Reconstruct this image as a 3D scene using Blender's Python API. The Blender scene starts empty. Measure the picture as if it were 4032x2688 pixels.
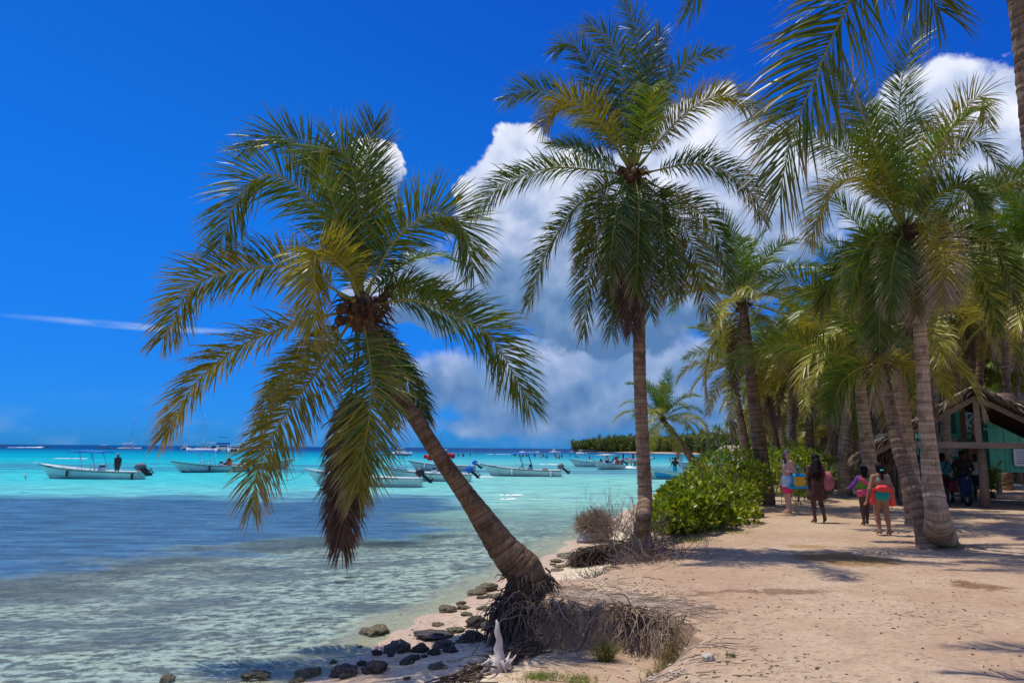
import bpy, bmesh, math, random
import numpy as np
from mathutils import Vector, Matrix, Euler, noise as mnoise

# ------------------------------------------------------------------ scene, camera
scene = bpy.context.scene
COL = scene.collection
R = math.radians
random.seed(7)
RNG = np.random.default_rng(11)

W0, H0, F0 = 4032.0, 2688.0, 2912.0            # size of the photograph, focal length in its pixels
CAM = Vector((0.0, 0.0, 2.5))                   # sea level is z = 0
PITCH, ROLL = math.atan(420 / F0), R(0.45)
CR = Matrix.Rotation(R(90) + PITCH, 3, 'X') @ Matrix.Rotation(ROLL, 3, 'Z')
cam_d = bpy.data.cameras.new('camera'); cam = bpy.data.objects.new('camera', cam_d); COL.objects.link(cam)
cam.matrix_world = Matrix.Translation(CAM) @ CR.to_4x4()
cam_d.sensor_width = 36.0; cam_d.lens = 36.0 * F0 / W0
cam_d.clip_start = 0.05; cam_d.clip_end = 60000
scene.camera = cam

SUN_EL, SUN_AZ = R(72), R(-64)                  # azimuth from +Y towards +X: the sun stands high on the left
sun_dir = Vector((math.sin(SUN_AZ) * math.cos(SUN_EL), math.cos(SUN_AZ) * math.cos(SUN_EL), math.sin(SUN_EL)))
sl = bpy.data.lights.new('sun', 'SUN'); sl.energy = 4.2; sl.angle = R(0.5); sl.color = (1.0, 0.94, 0.84)
so = bpy.data.objects.new('sun', sl); COL.objects.link(so)
so.rotation_euler = sun_dir.to_track_quat('Z', 'Y').to_euler(); so.location = (0, 0, 60)

vs = scene.view_settings
vs.view_transform = 'Standard'; vs.look = 'None'; vs.gamma = 1.0; vs.exposure = 0.0; vs.use_curve_mapping = False
scene.render.engine = 'CYCLES'
scene.cycles.max_bounces = 8; scene.cycles.diffuse_bounces = 3; scene.cycles.glossy_bounces = 3
scene.cycles.transmission_bounces = 4; scene.cycles.transparent_max_bounces = 8
scene.cycles.sample_clamp_indirect = 6.0

def ray(px, py):
    return (CR @ Vector(((px - W0 / 2) / F0, (H0 / 2 - py) / F0, -1.0))).normalized()
def P(px, py, d):                                # point d metres ahead of the camera
    r = ray(px, py); return CAM + r * (d / r.y)
def G(px, py, z=0.0):                            # point at height z
    r = ray(px, py); return CAM + r * ((z - CAM.z) / r.z)

# ------------------------------------------------------------------ node helper
class NT:
    def __init__(s, tree): s.t = tree; s.N = tree.nodes; s.L = tree.links
    def n(s, typ, **kw):
        q = s.N.new(typ)
        for k, v in kw.items(): setattr(q, k, v)
        return q
    def put(s, sock, v):
        if v is None: return
        if isinstance(v, bpy.types.NodeSocket): s.L.new(v, sock)
        else:
            try: sock.default_value = v
            except Exception:
                if isinstance(v, (int, float)): sock.default_value = (v,) * len(sock.default_value)
                else: sock.default_value = tuple(v) + (1.0,)
    def m(s, op, a, b=None, c=None, clamp=False):
        q = s.n('ShaderNodeMath', operation=op, use_clamp=clamp)
        for i, v in enumerate((a, b, c)): s.put(q.inputs[i], v)
        return q.outputs[0]
    def vm(s, op, a, b=None, c=None, out=0):
        q = s.n('ShaderNodeVectorMath', operation=op)
        for i, v in enumerate((a, b, c)): s.put(q.inputs[i], v)
        return q.outputs['Value'] if op in ('LENGTH', 'DOT_PRODUCT', 'DISTANCE') else q.outputs[0]
    def mix(s, f, a, b, blend='MIX'):
        q = s.n('ShaderNodeMix', data_type='RGBA', blend_type=blend)
        s.put(q.inputs[0], f); s.put(q.inputs[6], a); s.put(q.inputs[7], b)
        return q.outputs[2]
    def ramp(s, f, stops, interp='LINEAR'):
        q = s.n('ShaderNodeValToRGB'); s.put(q.inputs[0], f); cr = q.color_ramp; cr.interpolation = interp
        while len(cr.elements) < len(stops): cr.elements.new(0.5)
        for e, (p, c) in zip(cr.elements, stops):
            e.position = p; e.color = tuple(c) + (1.0,) if len(c) == 3 else c
        return q.outputs[0]
    def noise(s, vec, scale, detail=3, rough=0.5, dist=0.0, col=False):
        q = s.n('ShaderNodeTexNoise')
        s.put(q.inputs['Vector'], vec); s.put(q.inputs['Scale'], scale); s.put(q.inputs['Detail'], detail)
        s.put(q.inputs['Roughness'], rough); s.put(q.inputs['Distortion'], dist)
        return q.outputs[1] if col else q.outputs[0]
    def voro(s, vec, scale, feature='F1', detail=0, out='Distance', rnd=1.0):
        q = s.n('ShaderNodeTexVoronoi', feature=feature)
        s.put(q.inputs['Vector'], vec); s.put(q.inputs['Scale'], scale)
        if 'Detail' in q.inputs: s.put(q.inputs['Detail'], detail)
        s.put(q.inputs['Randomness'], rnd)
        return q.outputs[out]
    def mr(s, v, a, b, c=0.0, d=1.0, smooth=True):
        q = s.n('ShaderNodeMapRange'); q.interpolation_type = 'SMOOTHSTEP' if smooth else 'LINEAR'
        for i, x in enumerate((v, a, b, c, d)): s.put(q.inputs[i], x)
        return q.outputs[0]
    def sep(s, v):
        q = s.n('ShaderNodeSeparateXYZ'); s.put(q.inputs[0], v); return q.outputs
    def comb(s, x, y, z):
        q = s.n('ShaderNodeCombineXYZ')
        for i, v in enumerate((x, y, z)): s.put(q.inputs[i], v)
        return q.outputs[0]
    def bump(s, h, strength=0.3, dist=0.02, normal=None):
        q = s.n('ShaderNodeBump'); s.put(q.inputs['Height'], h); s.put(q.inputs['Strength'], strength)
        s.put(q.inputs['Distance'], dist)
        if normal is not None: s.put(q.inputs['Normal'], normal)
        return q.outputs[0]

# ------------------------------------------------------------------ sky with cumulus
world = bpy.data.worlds.new('World'); scene.world = world; world.use_nodes = True
wt = world.node_tree; wt.nodes.clear(); k = NT(wt)
tc = k.n('ShaderNodeTexCoord').outputs['Generated']
sky = k.n('ShaderNodeTexSky', sky_type='NISHITA')
sky.sun_disc = False; sky.sun_elevation = SUN_EL; sky.sun_rotation = SUN_AZ
sky.altitude = 0; sky.air_density = 1.0; sky.dust_density = 0.3; sky.ozone_density = 4.0
dx, dy, dz = k.sep(tc)
az = k.m('ARCTAN2', dx, dy); el = k.m('ARCSINE', dz)
def azel(px, py):
    r = ray(px, py); return math.atan2(r.x, r.y), math.asin(r.z)
# cloud lumps: (x, y, half width, half height) measured on the photograph
CUM = [(2040, 690, 190, 170), (2230, 770, 200, 170), (1900, 820, 160, 120), (2080, 980, 360, 310), (2300, 1110, 520, 270),
       (1780, 1190, 380, 130), (2560, 830, 320, 280), (2900, 800, 400, 330), (2760, 560, 190, 130), (1480, 660, 95, 100), (1440, 740, 110, 70),
       (3680, 580, 300, 220), (3980, 460, 300, 150), (3500, 700, 300, 200), (3950, 760, 360, 300)]
LOW = [(1750, 1510, 220, 120), (1980, 1560, 380, 150), (2230, 1440, 360, 130), (2600, 1440, 380, 125), (2330, 1580, 680, 190),
       (2860, 1390, 170, 80), (2300, 1660, 900, 75), (2950, 1580, 450, 130), (3500, 1500, 600, 160)]
PXR = 1.0 / F0
wob = k.noise(tc, 9.0, 5, 0.6, col=True)
wobv = k.vm('SUBTRACT', wob, (0.5, 0.5, 0.5))
pc = k.comb(az, el, 0.0)
def field(pv, blobs):
    best = None
    for (x, y, w, h) in blobs:
        a, e = azel(x, y); sx, sy = 1 / (w * PXR * 1.22), 1 / (h * PXR * 1.22)
        r = k.vm('LENGTH', k.vm('MULTIPLY_ADD', pv, (sx, sy, 0.0), (-a * sx, -e * sy, 0.0)))
        best = r if best is None else k.n('ShaderNodeMath', operation='SMOOTH_MIN') if False else smin(best, r)
    return k.m('SUBTRACT', 1.0, best)
def smin(a, b):
    q = k.n('ShaderNodeMath', operation='SMOOTH_MIN'); k.put(q.inputs[0], a); k.put(q.inputs[1], b); q.inputs[2].default_value = 0.3
    return q.outputs[0]
pw = k.vm('MULTIPLY_ADD', wobv, (0.10, 0.085, 0.0), pc)
SH = (-0.020, 0.034, 0.0)
def puffs(vec):
    a = k.m('SUBTRACT', 1.0, k.voro(vec, 13.0, 'F1', 2))
    b = k.noise(vec, 8.5, 6, 0.60)
    return k.m('ADD', k.m('MULTIPLY', a, 0.5), k.m('MULTIPLY', b, 0.9))
tcw = k.vm('MULTIPLY_ADD', wobv, (0.03, 0.03, 0.03), tc)
offd = (-0.016, 0.0, 0.024)
pu0 = puffs(tcw); pu1 = puffs(k.vm('ADD', tcw, offd))
f0 = field(pw, CUM); f1 = field(k.vm('ADD', pw, SH), CUM)
g0 = field(pw, LOW); g1 = g0
pa = k.m('SUBTRACT', pu0, 0.66)
dpu = k.m('SUBTRACT', pu0, pu1)
# unseen clouds all round beyond the frame, cover raised to whiten shadow fill
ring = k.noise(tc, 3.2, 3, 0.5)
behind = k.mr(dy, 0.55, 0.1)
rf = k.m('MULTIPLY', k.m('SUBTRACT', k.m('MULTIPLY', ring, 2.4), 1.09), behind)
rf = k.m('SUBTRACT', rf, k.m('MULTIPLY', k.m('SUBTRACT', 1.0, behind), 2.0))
def cloud(f_a, f_b, soft, amp, kd, kp):
    d0 = k.m('ADD', f_a, k.m('MULTIPLY', pa, amp))
    al = k.mr(d0, 0.0, soft)
    lit = k.m('ADD', k.m('MULTIPLY', k.m('SUBTRACT', f_a, f_b), kd), k.m('MULTIPLY', dpu, kp))
    return al, lit, d0
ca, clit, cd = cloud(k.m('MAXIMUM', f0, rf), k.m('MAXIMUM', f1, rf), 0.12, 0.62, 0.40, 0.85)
la, llit, ld = cloud(g0, g1, 0.36, 0.75, 0.25, 0.7)
clit = k.m('ADD', k.m('ADD', clit, 0.40), k.mr(el, 0.13, 0.36, -0.36, 0.20))
llit = k.m('ADD', k.m('ADD', llit, 0.20), k.mr(el, 0.04, 0.13, -0.06, 0.16))
CSTOPS = [(0.0, (0.10, 0.22, 0.45)), (0.25, (0.21, 0.34, 0.58)), (0.5, (0.42, 0.52, 0.76)), (0.75, (0.70, 0.77, 0.95)), (1.0, (1.0, 1.0, 1.08))]
ccol = k.ramp(clit, CSTOPS); lcol = k.ramp(llit, CSTOPS)
# thin streak and hazy puffs low over the sea
sa, se = azel(560, 1285)
st = k.vm('LENGTH', k.vm('MULTIPLY_ADD', k.vm('MULTIPLY_ADD', wobv, (0.05, 0.008, 0), pc), (1 / 0.16, 1 / 0.0055, 0), (-sa / 0.16, -se / 0.0055, 0)))
stm = k.m('MULTIPLY', k.mr(st, 1.1, 0.2), k.mr(k.noise(k.vm('MULTIPLY', tc, (1, 1, 6)), 14.0, 3), 0.35, 0.6, 0.1, 0.75))
hz = k.m('MULTIPLY', k.mr(el, 0.075, 0.02), k.mr(k.noise(k.vm('MULTIPLY', tc, (1, 1, 2.2)), 13.0, 4), 0.48, 0.68, 0.0, 0.35))
# deep blue of the photograph
cv = k.n('ShaderNodeRGBCurve'); k.put(cv.inputs['Color'], k.vm('MULTIPLY', sky.outputs[0], (0.1, 0.1, 0.1)))
for ci, pts in enumerate([[(0, 0), (0.1, 0.004), (0.6, 0.03), (1, 0.06)], [(0, 0), (0.21, 0.092), (0.30, 0.165), (0.6, 0.255), (1, 0.4)],
                          [(0, 0), (0.3, 0.45), (0.49, 0.68), (0.60, 0.83), (1, 0.95)]]):
    c = cv.mapping.curves[ci]
    while len(c.points) < len(pts): c.points.new(0.5, 0.5)
    for p_, (a_, b_) in zip(c.points, pts): p_.location = (a_, b_)
cv.mapping.update()
skyc = cv.outputs[0]
skyc = k.mix(hz, skyc, (0.16, 0.36, 0.78, 1))
skyc = k.mix(stm, skyc, (0.30, 0.48, 0.88, 1))
skyc = k.mix(k.m('MULTIPLY', la, k.mr(ld, 0.0, 0.7, 0.6, 0.95)), skyc, lcol)
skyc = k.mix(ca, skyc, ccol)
# below the horizon: sea-like blue, unseen
bg = k.n('ShaderNodeBackground'); k.put(bg.inputs[0], skyc); bg.inputs[1].default_value = 1.0
wo = k.n('ShaderNodeOutputWorld'); k.L.new(bg.outputs[0], wo.inputs[0])
world.cycles.sampling_method = 'MANUAL'; world.cycles.sample_map_resolution = 512
# ------------------------------------------------------------------ object helpers
def new_mesh(name, verts, faces, smooth=True, mats=(), mi=None):
    me = bpy.data.meshes.new(name)
    me.from_pydata([tuple(v) for v in verts] if not isinstance(verts, np.ndarray) else verts.tolist(), [], faces if isinstance(faces, list) else faces.tolist())
    for mt in mats: me.materials.append(mt)
    if mi is not None: me.polygons.foreach_set('material_index', np.asarray(mi, dtype=np.int32))
    if smooth: me.polygons.foreach_set('use_smooth', np.ones(len(me.polygons), dtype=bool))
    me.update(); return me
def obj(name, me, parent=None, loc=None, rot=None, scale=None, **props):
    o = bpy.data.objects.new(name, me); COL.objects.link(o)
    if parent is not None: o.parent = parent
    if loc is not None: o.location = loc
    if rot is not None: o.rotation_euler = rot
    if scale is not None: o.scale = (scale,) * 3 if isinstance(scale, (int, float)) else scale
    for a, b in props.items(): o[a] = b
    return o
def empty(name, loc, label, category, group=None, rz=0.0):
    o = bpy.data.objects.new(name, None); COL.objects.link(o)
    o.empty_display_size = 0.2; o.location = loc; o.rotation_euler = (0, 0, rz)
    o['label'] = label; o['category'] = category
    if group: o['group'] = group
    return o
def tag(o, label, category, group=None):
    o['label'] = label; o['category'] = category
    if group: o['group'] = group
    return o
class MB:                                         # mesh builder
    def __init__(s): s.v = []; s.f = []
    def add(s, vs_, fs_):
        b = len(s.v); s.v.extend([tuple(x) for x in vs_]); s.f.extend([tuple(i + b for i in f) for f in fs_]); return s
    def box(s, c, size, rot=None, taper=1.0):
        hx, hy, hz_ = size[0] / 2, size[1] / 2, size[2] / 2
        vs_ = [Vector((x * hx * (taper if z > 0 else 1), y * hy * (taper if z > 0 else 1), z * hz_)) for z in (-1, 1) for y in (-1, 1) for x in (-1, 1)]
        if rot is not None:
            m = rot if isinstance(rot, Matrix) else Euler(rot).to_matrix()
            vs_ = [m @ v for v in vs_]
        c = Vector(c)
        return s.add([v + c for v in vs_], [(0, 2, 3, 1), (4, 5, 7, 6), (0, 1, 5, 4), (2, 6, 7, 3), (0, 4, 6, 2), (1, 3, 7, 5)])
    def beam(s, a, b, w, h, up=(0, 0, 1)):        # a square bar from a to b
        a, b = Vector(a), Vector(b); t = (b - a).normalized(); up = Vector(up)
        if abs(t.dot(up)) > 0.98: up = Vector((0, 1, 0))
        x = t.cross(up).normalized(); y = x.cross(t)
        vs_ = [p + x * (w / 2 * i) + y * (h / 2 * j) for p in (a, b) for j in (-1, 1) for i in (-1, 1)]
        return s.add(vs_, [(0, 2, 3, 1), (4, 5, 7, 6), (0, 1, 5, 4), (2, 6, 7, 3), (0, 4, 6, 2), (1, 3, 7, 5)])
    def tube(s, pts, rad, n=6, cap=True):
        pts = [Vector(p) for p in pts]; m = len(pts)
        if isinstance(rad, (int, float)): rad = [rad] * m
        ref = Vector((0.31, 0.17, 0.93)); rings = []
        for i, p in enumerate(pts):
            t = (pts[min(i + 1, m - 1)] - pts[max(i - 1, 0)]).normalized()
            if abs(t.dot(ref)) > 0.95: ref = Vector((0.9, 0.3, 0.1))
            x = t.cross(ref).normalized(); y = t.cross(x)
            rings.append([p + (x * math.cos(2 * math.pi * j / n) + y * math.sin(2 * math.pi * j / n)) * rad[i] for j in range(n)])
        vs_ = [v for r in rings for v in r]; fs_ = []
        for i in range(m - 1):
            for j in range(n):
                fs_.append((i * n + j, i * n + (j + 1) % n, (i + 1) * n + (j + 1) % n, (i + 1) * n + j))
        if cap: fs_ += [tuple(range(n))[::-1], tuple(range((m - 1) * n, m * n))]
        return s.add(vs_, fs_)
    def lathe(s, prof, n=12, c=(0, 0, 0), sx=1, sy=1):   # profile of (radius, z)
        vs_ = [(c[0] + r * sx * math.cos(2 * math.pi * j / n), c[1] + r * sy * math.sin(2 * math.pi * j / n), c[2] + z) for r, z in prof for j in range(n)]
        fs_ = [(i * n + j, i * n + (j + 1) % n, (i + 1) * n + (j + 1) % n, (i + 1) * n + j) for i in range(len(prof) - 1) for j in range(n)]
        fs_ += [tuple(range(n))[::-1], tuple(range((len(prof) - 1) * n, len(prof) * n))]
        return s.add(vs_, fs_)
    def loft(s, rings, close=True, caps=True):
        n = len(rings[0]); vs_ = [v for r in rings for v in r]; fs_ = []
        for i in range(len(rings) - 1):
            for j in range(n if close else n - 1):
                fs_.append((i * n + j, i * n + (j + 1) % n, (i + 1) * n + (j + 1) % n, (i + 1) * n + j))
        if caps: fs_ += [tuple(range(n))[::-1], tuple(range((len(rings) - 1) * n, len(rings) * n))]
        return s.add(vs_, fs_)
    def mesh(s, name, mat, smooth=False):
        return new_mesh(name, s.v, s.f, smooth, (mat,) if mat else ())
    def build(s, name, mat, parent=None, smooth=False, bevel=0.0, **props):
        me = s.mesh(name, mat, smooth)
        if bevel:
            bm = bmesh.new(); bm.from_mesh(me)
            bmesh.ops.bevel(bm, geom=bm.edges[:], offset=bevel, segments=2, affect='EDGES', profile=0.6)
            bm.to_mesh(me); bm.free()
        return obj(name, me, parent, **props)
def fbm(p, o=4, s=1.0):
    return mnoise.fractal(Vector(p) * s, 1.0, 2.0, o)

# ------------------------------------------------------------------ materials
def principled(name):
    m = bpy.data.materials.new(name); m.use_nodes = True; t = m.node_tree
    kk = NT(t); b = t.nodes['Principled BSDF']; return m, kk, b
MATS = {}
def pm(name, c1, c2=None, scale=6.0, rough=0.7, bump=0.0, bscale=None, spec=0.3, detail=4, stretch=(1, 1, 1), metal=0.0, bdist=0.02):
    if name in MATS: return MATS[name]
    m, kk, b = principled(name)
    c2 = c2 or tuple(x * 0.75 for x in c1)
    tcn = kk.n('ShaderNodeTexCoord').outputs['Object']
    v = kk.vm('MULTIPLY', tcn, stretch)
    nz = kk.noise(v, scale, detail, 0.6)
    kk.put(b.inputs['Base Color'], kk.mix(kk.mr(nz, 0.3, 0.7), tuple(c1) + (1,), tuple(c2) + (1,)))
    kk.put(b.inputs['Roughness'], kk.mr(nz, 0.2, 0.8, rough - 0.08, min(1, rough + 0.08)))
    b.inputs['Specular IOR Level'].default_value = spec; b.inputs['Metallic'].default_value = metal
    if bump: kk.put(b.inputs['Normal'], kk.bump(kk.noise(v, bscale or scale * 4, 5, 0.65), bump, bdist))
    MATS[name] = m; return m

def leaf_material(name, trans=0.35, rough=0.42, spec=0.45):
    m, kk, b = principled(name)
    at = kk.n('ShaderNodeAttribute', attribute_name='tint')
    col = at.outputs['Color']
    nz = kk.noise(kk.n('ShaderNodeNewGeometry').outputs['Position'], 7.0, 3)
    col = kk.mix(1.0, col, kk.mix(nz, (0.65, 0.65, 0.65, 1), (1.35, 1.35, 1.3, 1)), 'MULTIPLY')
    kk.put(b.inputs['Base Color'], col); b.inputs['Roughness'].default_value = rough
    b.inputs['Specular IOR Level'].default_value = spec
    tr = kk.n('ShaderNodeBsdfTranslucent'); kk.put(tr.inputs[0], kk.mix(1.0, col, (1.35, 1.25, 0.5, 1), 'MULTIPLY'))
    mx = kk.n('ShaderNodeMixShader'); mx.inputs[0].default_value = trans
    kk.L.new(b.outputs[0], mx.inputs[1]); kk.L.new(tr.outputs[0], mx.inputs[2])
    kk.L.new(mx.outputs[0], m.node_tree.nodes['Material Output'].inputs[0])
    return m
M_LEAF = leaf_material('palm leaf', 0.24, 0.40, 0.5); M_BUSH = leaf_material('shrub leaf', 0.38, 0.38, 0.5)
def trunk_material(name, c1, c2, band):
    m, kk, b = principled(name)
    along = kk.n('ShaderNodeAttribute', attribute_name='along').outputs['Fac']
    pos = kk.n('ShaderNodeTexCoord').outputs['Object']
    fib = kk.noise(kk.vm('MULTIPLY', pos, (40, 40, 4)), 1.0, 4, 0.6)
    blot = kk.noise(pos, 3.5, 4, 0.6)
    wv = kk.noise(kk.comb(kk.m('ADD', kk.m('MULTIPLY', along, 9.0), kk.m('MULTIPLY', blot, 0.8)), 0, 0), 1.0, 3, 0.7)
    edge = kk.n('ShaderNodeAttribute', attribute_name='scar').outputs['Fac']
    col = kk.mix(kk.mr(fib, 0.3, 0.7), tuple(c1) + (1,), tuple(c2) + (1,))
    col = kk.mix(kk.m('MULTIPLY', kk.mr(wv, 0.45, 0.62), 0.55), col, tuple(band) + (1,))
    col = kk.mix(kk.m('MULTIPLY', kk.mr(blot, 0.48, 0.66), 0.65), col, tuple(x * 0.5 for x in c2) + (1,))
    crack = kk.mr(kk.noise(kk.vm('MULTIPLY', pos, (9, 9, 26)), 1.0, 2, 0.5), 0.68, 0.74)
    col = kk.mix(kk.m('MULTIPLY', crack, 0.7), col, (0.03, 0.02, 0.015, 1))
    col = kk.mix(kk.m('MULTIPLY', edge, 0.45), col, tuple(x * 0.3 for x in c2) + (1,))
    kk.put(b.inputs['Base Color'], col); b.inputs['Roughness'].default_value = 0.85; b.inputs['Specular IOR Level'].default_value = 0.2
    h = kk.m('ADD', fib, kk.m('MULTIPLY', crack, -1.5))
    kk.put(b.inputs['Normal'], kk.bump(h, 0.55, 0.012))
    return m
M_TRUNK_A = trunk_material('brown palm trunk', (0.235, 0.145, 0.078), (0.12, 0.072, 0.038), (0.31, 0.21, 0.125))
M_TRUNK_B = trunk_material('grey brown palm trunk', (0.31, 0.205, 0.125), (0.17, 0.108, 0.066), (0.43, 0.31, 0.205))
M_TRUNK_C = trunk_material('pale banded palm trunk', (0.50, 0.365, 0.225), (0.28, 0.19, 0.11), (0.68, 0.53, 0.35))
M_RACHIS = pm('frond midrib', (0.34, 0.30, 0.05), (0.22, 0.24, 0.04), 5, 0.5)
M_RACHIS_DRY = pm('dry frond midrib', (0.22, 0.15, 0.08), (0.14, 0.09, 0.05), 5, 0.8)
M_FIBRE = pm('palm fibre', (0.17, 0.09, 0.045), (0.06, 0.032, 0.018), 14, 0.9, 0.6, 40)
M_NUT = pm('coconut husk', (0.30, 0.24, 0.05), (0.22, 0.13, 0.04), 6, 0.6, 0.2)
M_NUT_DRY = pm('dry coconut husk', (0.16, 0.08, 0.04), (0.08, 0.04, 0.02), 8, 0.8, 0.4)
M_ROOT = pm('dry root', (0.42, 0.32, 0.24), (0.20, 0.145, 0.10), 4, 0.9, 0.3, 30)
M_ROOT_DARK = pm('dark root', (0.13, 0.09, 0.07), (0.06, 0.042, 0.03), 4, 0.9, 0.3, 30)
M_TWIG = pm('grey twig', (0.26, 0.19, 0.15), (0.15, 0.105, 0.08), 5, 0.9)
M_DRIFT = pm('bleached driftwood', (0.66, 0.60, 0.53), (0.42, 0.36, 0.30), 5, 0.8, 0.5, 20, stretch=(1, 1, 0.3))
M_ROCK = pm('reef rock', (0.30, 0.25, 0.14), (0.08, 0.065, 0.045), 5, 0.8, 0.9, 9, spec=0.3, bdist=0.05)
M_ROCK_DARK = pm('dark reef rock', (0.13, 0.10, 0.07), (0.035, 0.028, 0.022), 5, 0.6, 0.9, 9, spec=0.45, bdist=0.05)
M_PALE_STONE = pm('pale coral stone', (0.62, 0.54, 0.45), (0.42, 0.36, 0.28), 8, 0.8, 0.5, 16)

# ------------------------------------------------------------------ land form
SHORE = np.array([(-60, -40), (-30, -12), (-15, 2.2), (-8, 6.3), (-4.6, 7.3), (-3.0, 7.9), (-2.1, 8.5), (-1.65, 10.0), (-1.3, 11.3), (-0.6, 13.3), (0.75, 17.3), (2.1, 22),
                  (3.9, 28), (6.2, 36), (9.2, 46), (17, 62), (30, 110), (60, 200), (86, 280), (101, 360), (101, 450), (76, 560), (44, 600), (60, 700), (300, 1200), (3000, 3000)], float)
LEDGE = np.array([(-3, -6), (-1, 1), (0.1, 3), (0.62, 4.6), (0.95, 5.8), (1.37, 6.85), (1.75, 7.7), (1.92, 8.25), (1.75, 8.75), (1.35, 9.1), (1.0, 9.3), (0.55, 9.42),
                  (0.15, 9.6), (-0.02, 9.95), (0.08, 10.4), (0.5, 10.75), (1.05, 11.05), (1.6, 11.9), (2.0, 13), (2.3, 14.2), (2.9, 16), (4.0, 19.5), (5.3, 24), (7.3, 30),
                  (10.2, 39), (14, 50), (20, 62), (34, 110), (66, 200), (94, 280), (112, 360), (112, 450), (88, 556), (62, 602), (80, 700), (330, 1200), (3000, 2990)], float)
def seg_dist(px_, py_, poly):
    best = np.full(px_.shape, 1e9)
    for (x0, y0), (x1, y1) in zip(poly[:-1], poly[1:]):
        ex, ey = x1 - x0, y1 - y0; t = np.clip(((px_ - x0) * ex + (py_ - y0) * ey) / (ex * ex + ey * ey), 0, 1)
        best = np.minimum(best, np.hypot(px_ - x0 - t * ex, py_ - y0 - t * ey))
    return best
def inside(px_, py_, poly):
    res = np.zeros(px_.shape, bool); n = len(poly)
    for i in range(n):
        x0, y0 = poly[i]; x1, y1 = poly[(i + 1) % n]
        if y0 == y1: continue
        c = ((y0 > py_) != (y1 > py_)) & (px_ < (x1 - x0) * (py_ - y0) / (y1 - y0) + x0); res ^= c
    return res
BERM = np.vstack([LEDGE, [(9000, 2990), (9000, -60), (-3, -60)]])
def shore_sd(x, y):
    x = np.asarray(x, float); y = np.asarray(y, float)
    xs = np.interp(y, SHORE[:, 1], SHORE[:, 0])
    return np.where(x > xs, 1, -1) * seg_dist(x, y, SHORE)
def vnoise(x, y, s, o=3, seed=0.0):                    # cheap vectorised value noise
    out = np.zeros(np.shape(x)); amp = 1.0; tot = 0
    for i in range(o):
        X = np.asarray(x) * s + seed + i * 17.3; Y = np.asarray(y) * s - seed * 1.7 + i * 9.1
        xi = np.floor(X); yi = np.floor(Y); fx = X - xi; fy = Y - yi
        fx = fx * fx * (3 - 2 * fx); fy = fy * fy * (3 - 2 * fy)
        h = lambda a, b: np.modf(np.abs(np.sin(a * 127.1 + b * 311.7) * 43758.5453))[0]
        v = (h(xi, yi) * (1 - fx) + h(xi + 1, yi) * fx) * (1 - fy) + (h(xi, yi + 1) * (1 - fx) + h(xi + 1, yi + 1) * fx) * fy
        out += amp * (v - 0.5) * 2; tot += amp; amp *= 0.5; s *= 2.03
    return out / tot
def gz(x, y):
    x = np.asarray(x, float); y = np.asarray(y, float)
    wx = x + 0.16 * vnoise(x, y, 1.3, 3, 3.1) * np.clip(y / 8, 0, 1); wy = y + 0.12 * vnoise(x, y, 1.4, 3, 8.7)
    sd = shore_sd(wx, wy)
    low = np.where(sd > 0, 0.055 * np.minimum(sd, 8) + 0.01, np.maximum(sd * 0.045, -1.6))
    low = low + 0.02 * vnoise(x, y, 1.1, 3, 1.0)
    ld = np.where(inside(wx, wy, BERM), 1, -1) * seg_dist(wx, wy, LEDGE) + np.clip((17 - y) / 3, 0, 1) * (0.10 * vnoise(x, y, 3.6, 3, 12.0) + 0.03)
    near = np.clip((8.0 - y) / 1.2, 0, 1) * np.clip((x + 6) / 4, 0, 1)
    wide = 0.26 + 0.12 * vnoise(x, y, 2.0, 2, 21.0) + 0.85 * near + np.clip((y - 17) / 10, 0, 1) * 0.8
    t = np.clip((ld + wide * 0.75) / (wide * 1.15), 0, 1); t = t * t * (3 - 2 * t)
    top = 0.70 + 0.05 * vnoise(x, y, 0.35, 3, 5.0) + 0.016 * vnoise(x, y, 2.2, 3, 2.0) + 0.012 * vnoise(x, y, 4.5, 2, 31.0) * np.clip((30 - y) / 10, 0, 1) - 0.06 * np.exp(-np.maximum(ld, 0) / 0.5)
    bulge = 0.0
    return low * (1 - t) + top * t + 0.008 * vnoise(x, y, 9.0, 2, 4.0) * np.clip(sd + 0.3, 0, 1)
_cx, _cy = np.arange(-6, 9.01, .05), np.arange(3.5, 28.01, .05)
_cz = gz(*np.meshgrid(_cx, _cy)).tolist()
def gzs(x, y):
    u, v = (x + 6) / .05, (y - 3.5) / .05
    if 0 <= u < len(_cx) - 1 and 0 <= v < len(_cy) - 1:
        i, j = int(u), int(v); a, b = u - i, v - j; r0, r1 = _cz[j], _cz[j + 1]
        return (r0[i] * (1 - a) + r0[i + 1] * a) * (1 - b) + (r1[i] * (1 - a) + r1[i + 1] * a) * b
    return float(gz(np.array([x]), np.array([y]))[0])
def onto(px, py, z0=0.7, it=6):                       # the ground point seen at a pixel
    p = G(px, py, z0)
    for _ in range(it): p = G(px, py, gzs(p.x, p.y))
    p.z = gzs(p.x, p.y); return p

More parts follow.
